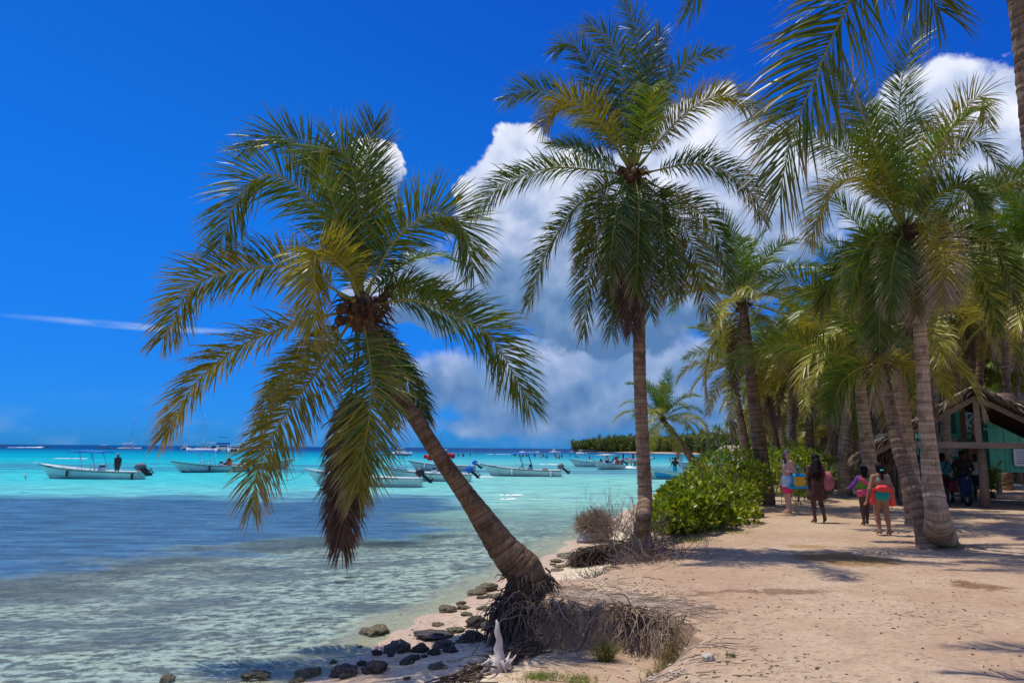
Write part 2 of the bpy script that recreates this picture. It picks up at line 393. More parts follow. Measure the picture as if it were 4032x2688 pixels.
def axis(lo, dlo, dhi, hi, step, grow):
    a = list(np.arange(dlo, dhi + 1e-6, step)); s = step
    while a[-1] < hi: s *= grow; a.append(a[-1] + s)
    s = step
    while a[0] > lo: s *= grow; a.insert(0, a[0] - s)
    return np.array(a)
gx = axis(-300, -5.0, 6.5, 3200, 0.045, 1.07); gy = axis(-60, 4.6, 17.0, 3000, 0.045, 1.06)
def grid_mesh(name, xs, ys, zf, mat):
    X, Y = np.meshgrid(xs, ys); Z = zf(X, Y)
    v = np.stack([X, Y, Z], -1).reshape(-1, 3); nx, ny = len(xs), len(ys)
    i = np.arange(nx * ny).reshape(ny, nx)
    f = np.stack([i[:-1, :-1], i[:-1, 1:], i[1:, 1:], i[1:, :-1]], -1).reshape(-1, 4)
    me = bpy.data.meshes.new(name); me.vertices.add(len(v)); me.vertices.foreach_set('co', v.ravel())
    me.loops.add(len(f) * 4); me.loops.foreach_set('vertex_index', f.ravel().astype(np.int32))
    me.polygons.add(len(f)); me.polygons.foreach_set('loop_start', np.arange(0, len(f) * 4, 4, dtype=np.int32))
    me.polygons.foreach_set('use_smooth', np.ones(len(f), bool)); me.materials.append(mat); me.update(calc_edges=True); me.validate()
    return me, X, Y
def fattr(me, name, vals):
    a = me.attributes.new(name, 'FLOAT', 'POINT'); a.data.foreach_set('value', np.asarray(vals, np.float32).ravel())

# sand
def sand_material():
    m, kk, b = principled('beach sand')
    pos = kk.n('ShaderNodeNewGeometry').outputs['Position']; x, y, z = kk.sep(pos)
    big = kk.noise(pos, 0.55, 4, 0.6); mid = kk.noise(pos, 3.2, 5, 0.65); fine = kk.noise(pos, 38.0, 4, 0.7)
    top = kk.mix(kk.mr(big, 0.35, 0.65), (0.44, 0.292, 0.185, 1), (0.525, 0.385, 0.255, 1))
    top = kk.mix(kk.m('MULTIPLY', kk.mr(mid, 0.48, 0.72), 0.5), top, (0.36, 0.245, 0.165, 1))
    beach = kk.mix(kk.mr(mid, 0.35, 0.7), (0.78, 0.67, 0.48, 1), (0.66, 0.50, 0.34, 1))
    wet = kk.mr(kk.m('ADD', z, kk.m('MULTIPLY', kk.m('SUBTRACT', big, 0.5), 0.08)), 0.02, 0.085)
    wetc = kk.mix(mid, (0.54, 0.37, 0.24, 1), (0.60, 0.45, 0.31, 1))
    beach = kk.mix(wet, wetc, beach)
    hgt = kk.mr(kk.m('ADD', z, kk.m('MULTIPLY', kk.m('SUBTRACT', mid, 0.5), 0.10)), 0.09, 0.16)
    col = kk.mix(hgt, beach, top)
    # bare earth on the eroded face
    nrm = kk.sep(kk.n('ShaderNodeNewGeometry').outputs['Normal'])[2]
    face = kk.m('MULTIPLY', kk.mr(nrm, 0.93, 0.75), kk.mr(y, 24.0, 18.0))
    col = kk.mix(face, col, kk.mix(mid, (0.30, 0.20, 0.125, 1), (0.20, 0.13, 0.085, 1)))
    # dry litter patches lying on the path
    for (cx, cy, rx, ry, c) in LITTER:
        wv = kk.vm('MULTIPLY_ADD', kk.vm('SUBTRACT', kk.noise(pos, 2.2, 5, 0.7, col=True), (0.5, 0.5, 0.5)), (0.9, 1.3, 0), pos)
        r = kk.vm('LENGTH', kk.vm('MULTIPLY_ADD', wv, (1 / rx, 1 / ry, 0), (-cx / rx, -cy / ry, 0)))
        msk = kk.m('MULTIPLY', kk.mr(r, 1.05, 0.55), kk.mr(kk.noise(kk.vm('MULTIPLY', pos, (1, 2, 1)), 16.0, 4, 0.7), 0.30, 0.48))
        col = kk.mix(kk.m('MULTIPLY', msk, 0.95), col, c + (1,))
    # crumbs of dark and pale stuff
    v = kk.voro(kk.vm('MULTIPLY', pos, (1, 1.5, 1)), 24.0); spk = kk.m('MULTIPLY', kk.mr(v, 0.16, 0.08), kk.mr(big, 0.42, 0.62))
    col = kk.mix(kk.m('MULTIPLY', spk, 0.4), col, (0.13, 0.085, 0.06, 1))
    v2 = kk.voro(pos, 11.0); col = kk.mix(kk.m('MULTIPLY', kk.mr(v2, 0.07, 0.04), 0.7), col, (0.66, 0.60, 0.5, 1))
    col = kk.mix(kk.mr(fine, 0.55, 0.8, 0, 0.3), col, (0.30, 0.21, 0.14, 1))
    sp1 = kk.noise(kk.vm('MULTIPLY', pos, (16, 34, 16)), 1.0, 4, 0.75); sp2 = kk.noise(kk.vm('MULTIPLY', pos, (5, 13, 5)), 1.0, 5, 0.75)
    col = kk.mix(kk.m('MULTIPLY', kk.mr(sp1, 0.52, 0.66), kk.mr(big, 0.3, 0.6, 0.25, 0.75)), col, (0.22, 0.13, 0.08, 1))
    col = kk.mix(kk.m('MULTIPLY', kk.mr(sp2, 0.53, 0.66), 0.65), col, (0.31, 0.19, 0.115, 1))
    col = kk.mix(kk.m('MULTIPLY', kk.mr(sp2, 0.45, 0.3), 0.3), col, (0.70, 0.58, 0.42, 1))
    # bottom of the shallows: pale sand, weed and rubble
    sub = kk.mr(z, -0.015, -0.06)
    rub = kk.noise(kk.vm('MULTIPLY', pos, (1.0, 1.5, 1)), 4.2, 6, 0.72); weed = kk.noise(kk.vm('MULTIPLY', pos, (0.28, 0.75, 1)), 1.0, 5, 0.65)
    bot = kk.mix(kk.mr(rub, 0.42, 0.58), (0.68, 0.64, 0.52, 1), (0.13, 0.115, 0.09, 1))
    bot = kk.mix(kk.m('MULTIPLY', kk.mr(weed, 0.48, 0.60), 0.75), bot, (0.10, 0.095, 0.09, 1))
    col = kk.mix(sub, col, bot)
    kk.put(b.inputs['Base Color'], col)
    kk.put(b.inputs['Roughness'], kk.mr(wet, 0, 1, 0.45, 0.95)); b.inputs['Specular IOR Level'].default_value = 0.25
    foot = kk.noise(pos, 5.0, 3, 0.55)
    kk.put(b.inputs['Normal'], kk.bump(kk.m('ADD', kk.m('MULTIPLY', foot, 1.5), kk.m('ADD', kk.m('MULTIPLY', fine, 0.3), kk.m('MULTIPLY', sp2, 0.5))), 0.9, 0.05))
    return m
_a = G(3330, 2195, .7); _b = G(3850, 2305, .7); _c = G(3060, 2325, .7); _d = G(2760, 2330, .7); _e = G(3200, 2150, .7)
LITTER = [(_a.x, _a.y, 1.15, 0.95, (0.235, 0.125, 0.03)), (_b.x, _b.y, 0.45, 0.42, (0.17, 0.08, 0.035)), (_c.x, _c.y, 1.0, 0.2, (0.22, 0.12, 0.07)),
          (_d.x, _d.y, 0.55, 0.2, (0.24, 0.135, 0.08)), (_e.x, _e.y, 0.6, 0.35, (0.34, 0.21, 0.09))]
M_SAND = sand_material()
g_me, _, _ = grid_mesh('ground', gx, gy, gz, M_SAND)
ground = obj('ground', g_me, kind='structure')

# sea
def sea_material():
    m = bpy.data.materials.new('sea water'); m.use_nodes = True; t = m.node_tree; t.nodes.clear(); kk = NT(t)
    pos = kk.n('ShaderNodeNewGeometry').outputs['Position']; x, y, z = kk.sep(pos)
    s = kk.n('ShaderNodeAttribute', attribute_name='shore').outputs['Fac']
    d = kk.m('MAXIMUM', kk.vm('LENGTH', kk.vm('MULTIPLY', pos, (0.6, 1, 0))), 1.0)
    lg = kk.m('LOGARITHM', d, 10.0)
    n1 = kk.noise(kk.vm('MULTIPLY', pos, (0.012, 0.035, 0)), 1.0, 5, 0.6)
    t_ = kk.mr(kk.m('ADD', lg, kk.m('MULTIPLY', kk.m('SUBTRACT', n1, 0.5), 0.34)), 0.8, 3.4, 0, 1, False)
    L = lambda mtr: (math.log10(mtr) - 0.8) / 2.6
    col = kk.ramp(t_, [(L(8), (0.42, 0.45, 0.38)), (L(17), (0.36, 0.48, 0.44)), (L(32), (0.20, 0.49, 0.47)), (L(55), (0.055, 0.47, 0.49)),
                       (L(95), (0.02, 0.44, 0.48)), (L(180), (0.0, 0.32, 0.42)), (L(290), (0.0, 0.20, 0.34)), (L(480), (0.0, 0.06, 0.20)), (L(900), (0.0, 0.035, 0.14))])
    # paler water over the sand on the landward side
    pale = kk.m('MULTIPLY', kk.mr(kk.m('DIVIDE', x, d), -0.36, 0.05), kk.mr(d, 240.0, 40.0))
    col = kk.mix(kk.m('MULTIPLY', pale, 0.6), col, (0.29, 0.50, 0.40, 1))
    # weed beds
    wn = kk.noise(kk.vm('MULTIPLY', pos, (0.07, 0.20, 0)), 1.0, 5, 0.6)
    yw = kk.m('ADD', kk.m('SUBTRACT', y, kk.m('MULTIPLY', kk.m('MINIMUM', kk.m('MAXIMUM', kk.m('ADD', x, 10.0), 0.0), 14.0), 0.6)), kk.m('MULTIPLY', kk.m('SUBTRACT', kk.noise(kk.vm('MULTIPLY', pos, (0.11, 0.16, 0)), 1.0, 5, 0.6), 0.5), 26.0)); nearbed = kk.m('MULTIPLY', kk.mr(yw, 15.0, 18.0), kk.mr(kk.m('ADD', yw, kk.m('MULTIPLY', kk.m('SUBTRACT', n1, 0.5), 40.0)), 43.0, 33.0))
    side = kk.mr(kk.m('DIVIDE', x, d), 0.02, -0.22, -0.12, 0.34)
    bed1 = kk.m('MULTIPLY', kk.mr(kk.m('ADD', wn, side), 0.46, 0.68), nearbed)
    wn2 = kk.noise(kk.vm('MULTIPLY', pos, (0.02, 0.16, 0)), 1.0, 4, 0.6)
    far = kk.m('MULTIPLY', kk.mr(d, 66.0, 80.0), kk.mr(d, 125.0, 98.0))
    bed2 = kk.m('MULTIPLY', kk.mr(wn2, 0.40, 0.52), far)
    wn3 = kk.noise(kk.vm('MULTIPLY', pos, (0.018, 0.09, 0)), 1.0, 4, 0.6)
    bed3 = kk.m('MULTIPLY', kk.mr(wn3, 0.56, 0.66), kk.m('MULTIPLY', kk.mr(d, 36.0, 44.0), kk.mr(d, 400.0, 200.0)))
    streak = kk.noise(kk.vm('MULTIPLY', pos, (0.25, 1.2, 0)), 1.0, 5, 0.65)
    wcol = kk.mix(streak, (0.018, 0.075, 0.19, 1), (0.055, 0.155, 0.26, 1))
    col = kk.mix(kk.m('MULTIPLY', bed1, 0.95), col, wcol)
    col = kk.mix(kk.m('MULTIPLY', bed2, 0.75), col, (0.05, 0.15, 0.25, 1))
    col = kk.mix(kk.m('MULTIPLY', bed3, 0.5), col, (0.02, 0.20, 0.30, 1))
    # fine streaks, light and dark of ripples painted into the water colour
    st2 = kk.noise(kk.vm('MULTIPLY', pos, (0.5, 2.2, 0)), 1.0, 6, 0.7)
    col = kk.mix(1.0, col, kk.mix(kk.mr(st2, 0.36, 0.64), (0.62, 0.66, 0.72, 1), (1.38, 1.34, 1.28, 1)), 'MULTIPLY')
    rip = kk.noise(kk.vm('MULTIPLY', pos, (2.6, 7.0, 0)), 1.0, 4, 0.65); rk = kk.mr(d, 90.0, 25.0)
    col = kk.mix(kk.m('MULTIPLY', kk.mr(rip, 0.52, 0.64), kk.m('MULTIPLY', rk, 0.38)), col, (0.03, 0.10, 0.17, 1))
    col = kk.mix(kk.m('MULTIPLY', kk.mr(rip, 0.44, 0.36), kk.m('MULTIPLY', rk, 0.14)), col, (0.35, 0.50, 0.55, 1))
    # broken foam along the edge of the water
    fo = kk.m('MULTIPLY', kk.mr(s, 1.1, 0.05), kk.mr(kk.noise(kk.vm('MULTIPLY', pos, (1.3, 2.6, 1)), 2.6, 6, 0.75), 0.56, 0.66))
    fo2 = kk.m('MULTIPLY', kk.mr(kk.noise(kk.vm('MULTIPLY', pos, (0.9, 2.5, 1)), 2.2, 5, 0.8), 0.70, 0.74), kk.mr(d, 26.0, 9.0))
    foam = kk.m('MAXIMUM', fo, kk.m('MULTIPLY', fo2, 0.5))
    dif = kk.n('ShaderNodeBsdfDiffuse'); kk.put(dif.inputs[0], kk.mix(foam, col, (0.78, 0.80, 0.78, 1)))
    trn = kk.n('ShaderNodeBsdfTransparent'); trn.inputs[0].default_value = (0.79, 0.93, 0.91, 1)
    op = kk.m('MAXIMUM', kk.m('MAXIMUM', kk.mr(s, 1.0, 24.0, 0.03, 0.95), kk.mr(y, 17.0, 38.0, 0.0, 0.97)), kk.m('MULTIPLY', foam, 0.85))
    op = kk.m('MAXIMUM', op, kk.m('MULTIPLY', bed1, 0.9))
    body = kk.n('ShaderNodeMixShader'); kk.put(body.inputs[0], op); kk.L.new(trn.outputs[0], body.inputs[1]); kk.L.new(dif.outputs[0], body.inputs[2])
    w1 = kk.noise(kk.vm('MULTIPLY', pos, (1.6, 3.4, 1)), 1.0, 4, 0.6, 0.6); w2 = kk.noise(kk.vm('MULTIPLY', pos, (6.0, 12.0, 1)), 1.0, 3, 0.6)
    w3 = kk.noise(kk.vm('MULTIPLY', pos, (0.25, 0.8, 1)), 1.0, 3, 0.5)
    hgt = kk.m('ADD', kk.m('ADD', w1, kk.m('MULTIPLY', w2, 0.5)), kk.m('MULTIPLY', w3, 2.0))
    nb = kk.bump(hgt, kk.mr(d, 10.0, 250.0, 1.0, 0.5), 0.17)
    kk.put(dif.inputs['Normal'], kk.bump(hgt, 0.5, 0.05))
    gl = kk.n('ShaderNodeBsdfGlossy'); gl.inputs['Roughness'].default_value = 0.09; kk.put(gl.inputs['Normal'], nb)
    fr = kk.n('ShaderNodeFresnel'); fr.inputs[0].default_value = 1.33; kk.put(fr.inputs['Normal'], nb)
    fac = kk.m('MULTIPLY', kk.m('MINIMUM', fr.outputs[0], 0.62), kk.mr(d, 10.0, 60.0, 0.6, 0.36))
    fac = kk.m('MULTIPLY', fac, kk.mr(s, 0.0, 0.35))
    mx = kk.n('ShaderNodeMixShader'); kk.put(mx.inputs[0], fac); kk.L.new(body.outputs[0], mx.inputs[1]); kk.L.new(gl.outputs[0], mx.inputs[2])
    o = kk.n('ShaderNodeOutputMaterial'); kk.L.new(mx.outputs[0], o.inputs[0]); return m
sx_ = axis(-30000, -10, 12, 30000, 0.25, 1.09); sy_ = axis(-3000, 4, 30, 40000, 0.25, 1.06)
def swell(X, Y):
    D = np.hypot(X, Y); a = np.clip((60 - D) / 50, 0, 1)
    return 0.012 * a * vnoise(X, Y * 1.8, 0.9, 3, 6.0) * np.clip(-shore_sd(X, Y), 0, 1)
s_me, SX, SY = grid_mesh('sea', sx_, sy_, swell, sea_material())
fattr(s_me, 'shore', np.clip(-shore_sd(SX + 0.16 * vnoise(SX, SY, 1.3, 3, 3.1) * np.clip(SY / 8, 0, 1), SY + 0.12 * vnoise(SX, SY, 1.4, 3, 8.7)), 0, 500))
sea = obj('sea', s_me, kind='structure')
# ------------------------------------------------------------------ palms
def catmull(pts, n):
    p = np.array([tuple(q) for q in pts], float); p = np.vstack([2 * p[0] - p[1], p, 2 * p[-1] - p[-2]])
    segs = len(p) - 3; out = []
    for u in np.linspace(0, segs, 240):
        i = min(int(u), segs - 1); t = u - i; a, b, c, d = p[i:i + 4]
        out.append(0.5 * (2 * b + (c - a) * t + (2 * a - 5 * b + 4 * c - d) * t * t + (3 * b - a - 3 * c + d) * t ** 3))
    out = np.array(out); L = np.concatenate([[0], np.cumsum(np.linalg.norm(np.diff(out, axis=0), axis=1))])
    s = np.linspace(0, L[-1], n)
    return np.stack([np.interp(s, L, out[:, j]) for j in range(3)], -1), L[-1]
nrm = lambda a: a / np.maximum(np.linalg.norm(a, axis=-1, keepdims=True), 1e-9)
GREEN, OLIVE, YELLOW, DEAD = np.array((0.043, 0.122, 0.010)), np.array((0.165, 0.195, 0.012)), np.array((0.44, 0.36, 0.03)), np.array((0.38, 0.28, 0.20))
BROWN = np.array((0.115, 0.062, 0.036))
def frond_mesh(name, pts, lmax=0.6, npair=80, base=GREEN, tipc=OLIVE, dry=0.15, roll=0.0, rolle=None, droop=0.5, vee=18, side=None, seed=0,
               bare=0.14, wid=0.030, view=None, dead=False, nseg=4, rr=0.018, gap=0.03):
    g = np.random.default_rng(seed)
    C, Ltot = catmull(pts, 64); T = nrm(np.gradient(C, axis=0))
    if side is None: S0 = nrm(np.cross(T, nrm(C - np.array(view if view is not None else tuple(CAM)))))
    else: S0 = nrm(np.array(side)[None] - T * (T @ np.array(side))[:, None])
    N0 = np.cross(S0, T)
    ang = np.linspace(R(roll), R(roll if rolle is None else rolle), 64)[:, None]
    S = S0 * np.cos(ang) + N0 * np.sin(ang); N = np.cross(S, T)
    flip = np.sign((N[:, 2]).mean()) or 1.0
    n = npair; V = []; Fc = []; tint = []
    tt = bare + (1 - bare) * (np.arange(n) + 0.5) / n; tt = np.clip(tt + g.normal(0, 0.25 / n, n), 0, 1)
    nst = nseg + 1
    for sd in (-1, 1):
        keep = g.random(n) > gap
        t = tt[keep]; m = len(t); idx = t * 63; i0 = np.clip(idx.astype(int), 0, 62); fr_ = (idx - i0)[:, None]
        lerp = lambda A: A[i0] * (1 - fr_) + A[i0 + 1] * fr_
        p, Tt, Ss, Nn = lerp(C), nrm(lerp(T)), nrm(lerp(S)), nrm(lerp(N)) * flip
        tn = (t - bare) / (1 - bare)
        a = np.radians(np.interp(tn, [0, 0.25, 0.7, 1], [74, 60, 46, 22]) + g.normal(0, 7, m))[:, None]
        L = lmax * np.interp(tn, [0, 0.06, 0.25, 0.55, 0.85, 1], [0.45, 0.75, 1.0, 1.0, 0.86, 0.6]) * g.uniform(0.78, 1.1, m)
        ve = np.radians(vee + g.normal(0, 11, m))[:, None]
        d = nrm(np.cos(a) * Tt + np.sin(a) * (sd * Ss * np.cos(ve) + Nn * np.sin(ve)))
        dr = droop * g.uniform(0.6, 1.4, m)[:, None] * np.array([0, 0, -1.0])
        wv = nrm(Tt - d * (Tt * d).sum(-1, keepdims=True) + 0.45 * Nn * g.normal(0, 1, m)[:, None])
        W = wid * np.interp(tn, [0, 0.15, 0.7, 1], [0.8, 1, 0.95, 0.6]) * g.uniform(0.85, 1.15, m)
        rows = []; q = p.copy()
        prof = [0.55, 1.0, 0.9, 0.55, 0.0] if nseg == 4 else [0.7, 1.0, 0.6, 0.0]
        for j in range(nst):
            w = (W * prof[j] / 2)[:, None]
            rows.append((q - wv * w, q + wv * w) if j < nst - 1 else (q,))
            d = nrm(d + dr * (0.16 + 0.24 * j) + g.normal(0, 0.025, (m, 3)))
            q = q + d * (L / nseg)[:, None]
        b0 = sum(len(x) for x in V); per = 2 * (nst - 1) + 1
        blk = np.empty((m, per, 3)); cb = np.empty((m, per, 3))
        mixv = np.clip(g.normal(0.35, 0.28, m) + 0.25 * tn, 0, 1)[:, None]
        c0 = base * (1 - mixv) + tipc * mixv
        dl = np.clip(g.beta(1.2, 4, m) * 2.2 * dry + 0.75 * dry * (tn > 0.75) + dry * 0.25, 0, 1.4)
        for j in range(nst):
            dj = np.clip((j / (nst - 1)) - (1 - dl), 0, 1)[:, None] * 2.5
            dj = np.clip(dj, 0, 1); cj = c0 * (1 - dj) + DEAD * g.uniform(0.7, 1.2, (m, 1)) * dj
            if dead: cj = BROWN * g.uniform(0.6, 1.6, (m, 1)) * np.ones((1, 3))
            if j < nst - 1:
                blk[:, 2 * j], blk[:, 2 * j + 1] = rows[j]; cb[:, 2 * j] = cj; cb[:, 2 * j + 1] = cj * 0.92
            else: blk[:, -1] = rows[j][0]; cb[:, -1] = cj
        V.append(blk.reshape(-1, 3)); tint.append(cb.reshape(-1, 3))
        fl = []
        for j in range(nst - 2): fl.append((2 * j, 2 * j + 1, 2 * j + 3, 2 * j + 2))
        q4 = np.array(fl)[None] + (np.arange(m) * per + b0)[:, None, None]
        t3 = np.array([[2 * (nst - 2), 2 * (nst - 2) + 1, per - 1]])[None] + (np.arange(m) * per + b0)[:, None, None]
        Fc += q4.reshape(-1, 4).tolist() + t3.reshape(-1, 3).tolist()
    V = np.vstack(V); tint = np.vstack(tint)
    me = new_mesh(name, V, Fc, False, (M_LEAF,))
    ca_ = me.color_attributes.new('tint', 'FLOAT_COLOR', 'POINT')
    ca_.data.foreach_set('color', np.hstack([tint, np.ones((len(tint), 1))]).astype(np.float32).ravel())
    mb = MB(); ii = np.linspace(0, 63, 22).astype(int)
    mb.tube([C[i] for i in ii], [rr * (1.25 - 1.1 * (i / 63)) * (1.9 if i < 4 else 1.0) for i in ii], 5)
    rm = mb.mesh(name + ' midrib', M_RACHIS_DRY if dead else M_RACHIS, True)
    return me, rm
def add_frond(parent, me_rm, **kw):
    f = obj('frond', me_rm[0], parent, **kw); obj('midrib', me_rm[1], f); return f
def trunk_mesh(name, pts, rads, mat, n=18, ringstep=0.07, seed=0, scar=0.05):
    g = np.random.default_rng(seed); L = 0
    C, L = catmull(pts, 220); T = nrm(np.gradient(C, axis=0)); s = np.linspace(0, L, 220)
    rr = np.interp(np.linspace(0, 1, 220), np.linspace(0, 1, len(rads)), rads)
    st = [0.0]; sc = [0]; q = 0.0
    while q < L:
        h = ringstep * g.uniform(0.35, 1.9); amp = scar * g.uniform(0.1, 1.5)
        for fr_, bump_, dark in ((0.12, amp, 0.0), (0.75, -0.2 * amp, 0.0), (0.97, -amp * 0.9, 1.0)):
            st.append(min(q + h * fr_, L)); sc.append((bump_, dark))
        q += h
    sc[0] = (0, 0); V = []; al = []; sca = []
    ref = np.array((0.2, 0.93, 0.1))
    for si, (bm_, dk) in zip(st, sc):
        c = np.array([np.interp(si, s, C[:, j]) for j in range(3)]); t = nrm(np.array([np.interp(si, s, T[:, j]) for j in range(3)]))
        x = nrm(np.cross(t, ref)); y = np.cross(t, x); r0 = np.interp(si, s, rr)
        for j in range(n):
            a = 2 * math.pi * j / n; ja = 0.02 * math.sin(3 * a + si * 1.3) + 0.012 * math.sin(5 * a - si * 2.1)
            tilt = 0.25 * r0 * math.sin(a + si * 0.8) * 0.3
            r = r0 * (1 + bm_ + ja + 0.02 * g.normal())
            V.append(c + (x * math.cos(a) + y * math.sin(a)) * r + t * tilt); al.append(si); sca.append(dk)
    m = len(st); F_ = [(i * n + j, i * n + (j + 1) % n, (i + 1) * n + (j + 1) % n, (i + 1) * n + j) for i in range(m - 1) for j in range(n)]
    F_.append(tuple(range((m - 1) * n, m * n)))
    me = new_mesh(name, np.array(V), F_, True, (mat,)); fattr(me, 'along', al); fattr(me, 'scar', sca); return me
def fibre_mesh(c, r, seed=0, n=90, axis_=(0, 0, 1)):
    g = random.Random(seed); mb = MB(); c = Vector(c); ax = Vector(axis_).normalized()
    mb.lathe([(r * 0.5, -r * 1.5), (r * 0.95, -r * 0.8), (r * 1.05, 0), (r * 0.7, r * 0.8), (r * 0.2, r * 1.3)], 10, c)
    for _ in range(n):                            # ragged old leaf bases and bracts
        a = g.uniform(0, 6.28); z = g.uniform(-1.2, 0.8) * r; o = Vector((math.cos(a), math.sin(a), 0))
        p0 = c + o * r * 0.75 + Vector((0, 0, z)); ln = g.uniform(0.8, 2.6) * r
        p1 = p0 + o * ln * 0.5 + Vector((0, 0, ln * g.uniform(-0.5, 0.5))); p2 = p1 + o * ln * 0.3 + Vector((0, 0, -ln * g.uniform(0.1, 0.6)))
        mb.tube([p0, p1, p2], [g.uniform(0.012, 0.03), g.uniform(0.008, 0.018), 0.003], 4)
    return mb.mesh('fibre', M_FIBRE)
def nut_mesh(mat, nm):
    mb = MB(); mb.lathe([(0.01, -0.13), (0.07, -0.10), (0.098, -0.02), (0.095, 0.04), (0.06, 0.10), (0.012, 0.125)], 9)
    me = mb.mesh(nm, mat, True); return me
NUT, NUT_DRY = nut_mesh(M_NUT, 'coconut'), nut_mesh(M_NUT_DRY, 'dry coconut')
def nuts(parent, c, r, n, seed, me=NUT, sc=1.0, zoff=-0.15):
    g = random.Random(seed)
    for i in range(n):
        a = g.uniform(0, 6.28); q = Vector(c) + Vector((math.cos(a) * r * g.uniform(0.8, 1.3), math.sin(a) * r * g.uniform(0.8, 1.3), zoff + g.uniform(-0.14, 0.14)))
        obj('coconut', me, parent, loc=q - Vector(parent.location), rot=(g.uniform(-0.5, 0.5), g.uniform(-0.5, 0.5), a), scale=sc * g.uniform(0.85, 1.15))

FILL = []
def hero(name, label, base, tpts, trads, tmat, crown_d, fronds, conv, seed=0, lmax=0.6, npair=80, crown_r=0.16, wid=0.03, rr=0.018, group=None, ring=0.07, scar=0.05, off=0.0):
    """a palm measured on the photograph: fronds are (points in zoom coordinates with depth offsets, options)"""
    root = empty(name, base, label, 'palm tree', group)
    o = obj('trunk', trunk_mesh('trunk', [Vector(p) - root.location for p in tpts], trads, tmat, seed=seed, ringstep=ring, scar=scar), root)
    top = Vector(tpts[-1])
    fm = obj('fibre', fibre_mesh(top - root.location, crown_r, seed), root)
    for i, (pts, kw) in enumerate(fronds):
        W_ = []
        nP = len(pts)
        for j, q in enumerate(pts):
            px_, py_ = conv(q[0], q[1]); dd = q[2] if len(q) > 2 else 0.0
            W_.append(P(px_, py_, crown_d + dd) - root.location)
        W_[0] = W_[0] * 0.35 + (top - root.location) * 0.65
        o2 = dict(lmax=lmax, npair=npair, wid=wid, rr=rr); o2.update(kw); o2['lmax'] *= 1.08; o2['npair'] = int(o2['npair'] * 2.1); o2['wid'] *= .62; o2['droop'] *= .62
        add_frond(root, frond_mesh('frond', W_, seed=seed * 100 + i, view=tuple(CAM - root.location), **o2))
    FILL.append((root, top - root.location, seed))
    return root, top
Z1 = lambda x, y: (500 + x * 0.7334, 350 + y * 0.7334)
FV = lambda x, y: (x * 1.7143, y * 1.7143)
Z2 = lambda x, y: (1800 + x * 0.893, y * 0.893)
Z3 = lambda x, y: (2800 + x * 0.7652, y * 0.7652)
Z4 = lambda x, y: (2400 + x * 0.7016, 1000 + y * 0.7016)
fv1 = lambda x, y: ((x * 1.7143 - 500) / 0.7334, (y * 1.7143 - 350) / 0.7334)   # whole view -> zoom 1

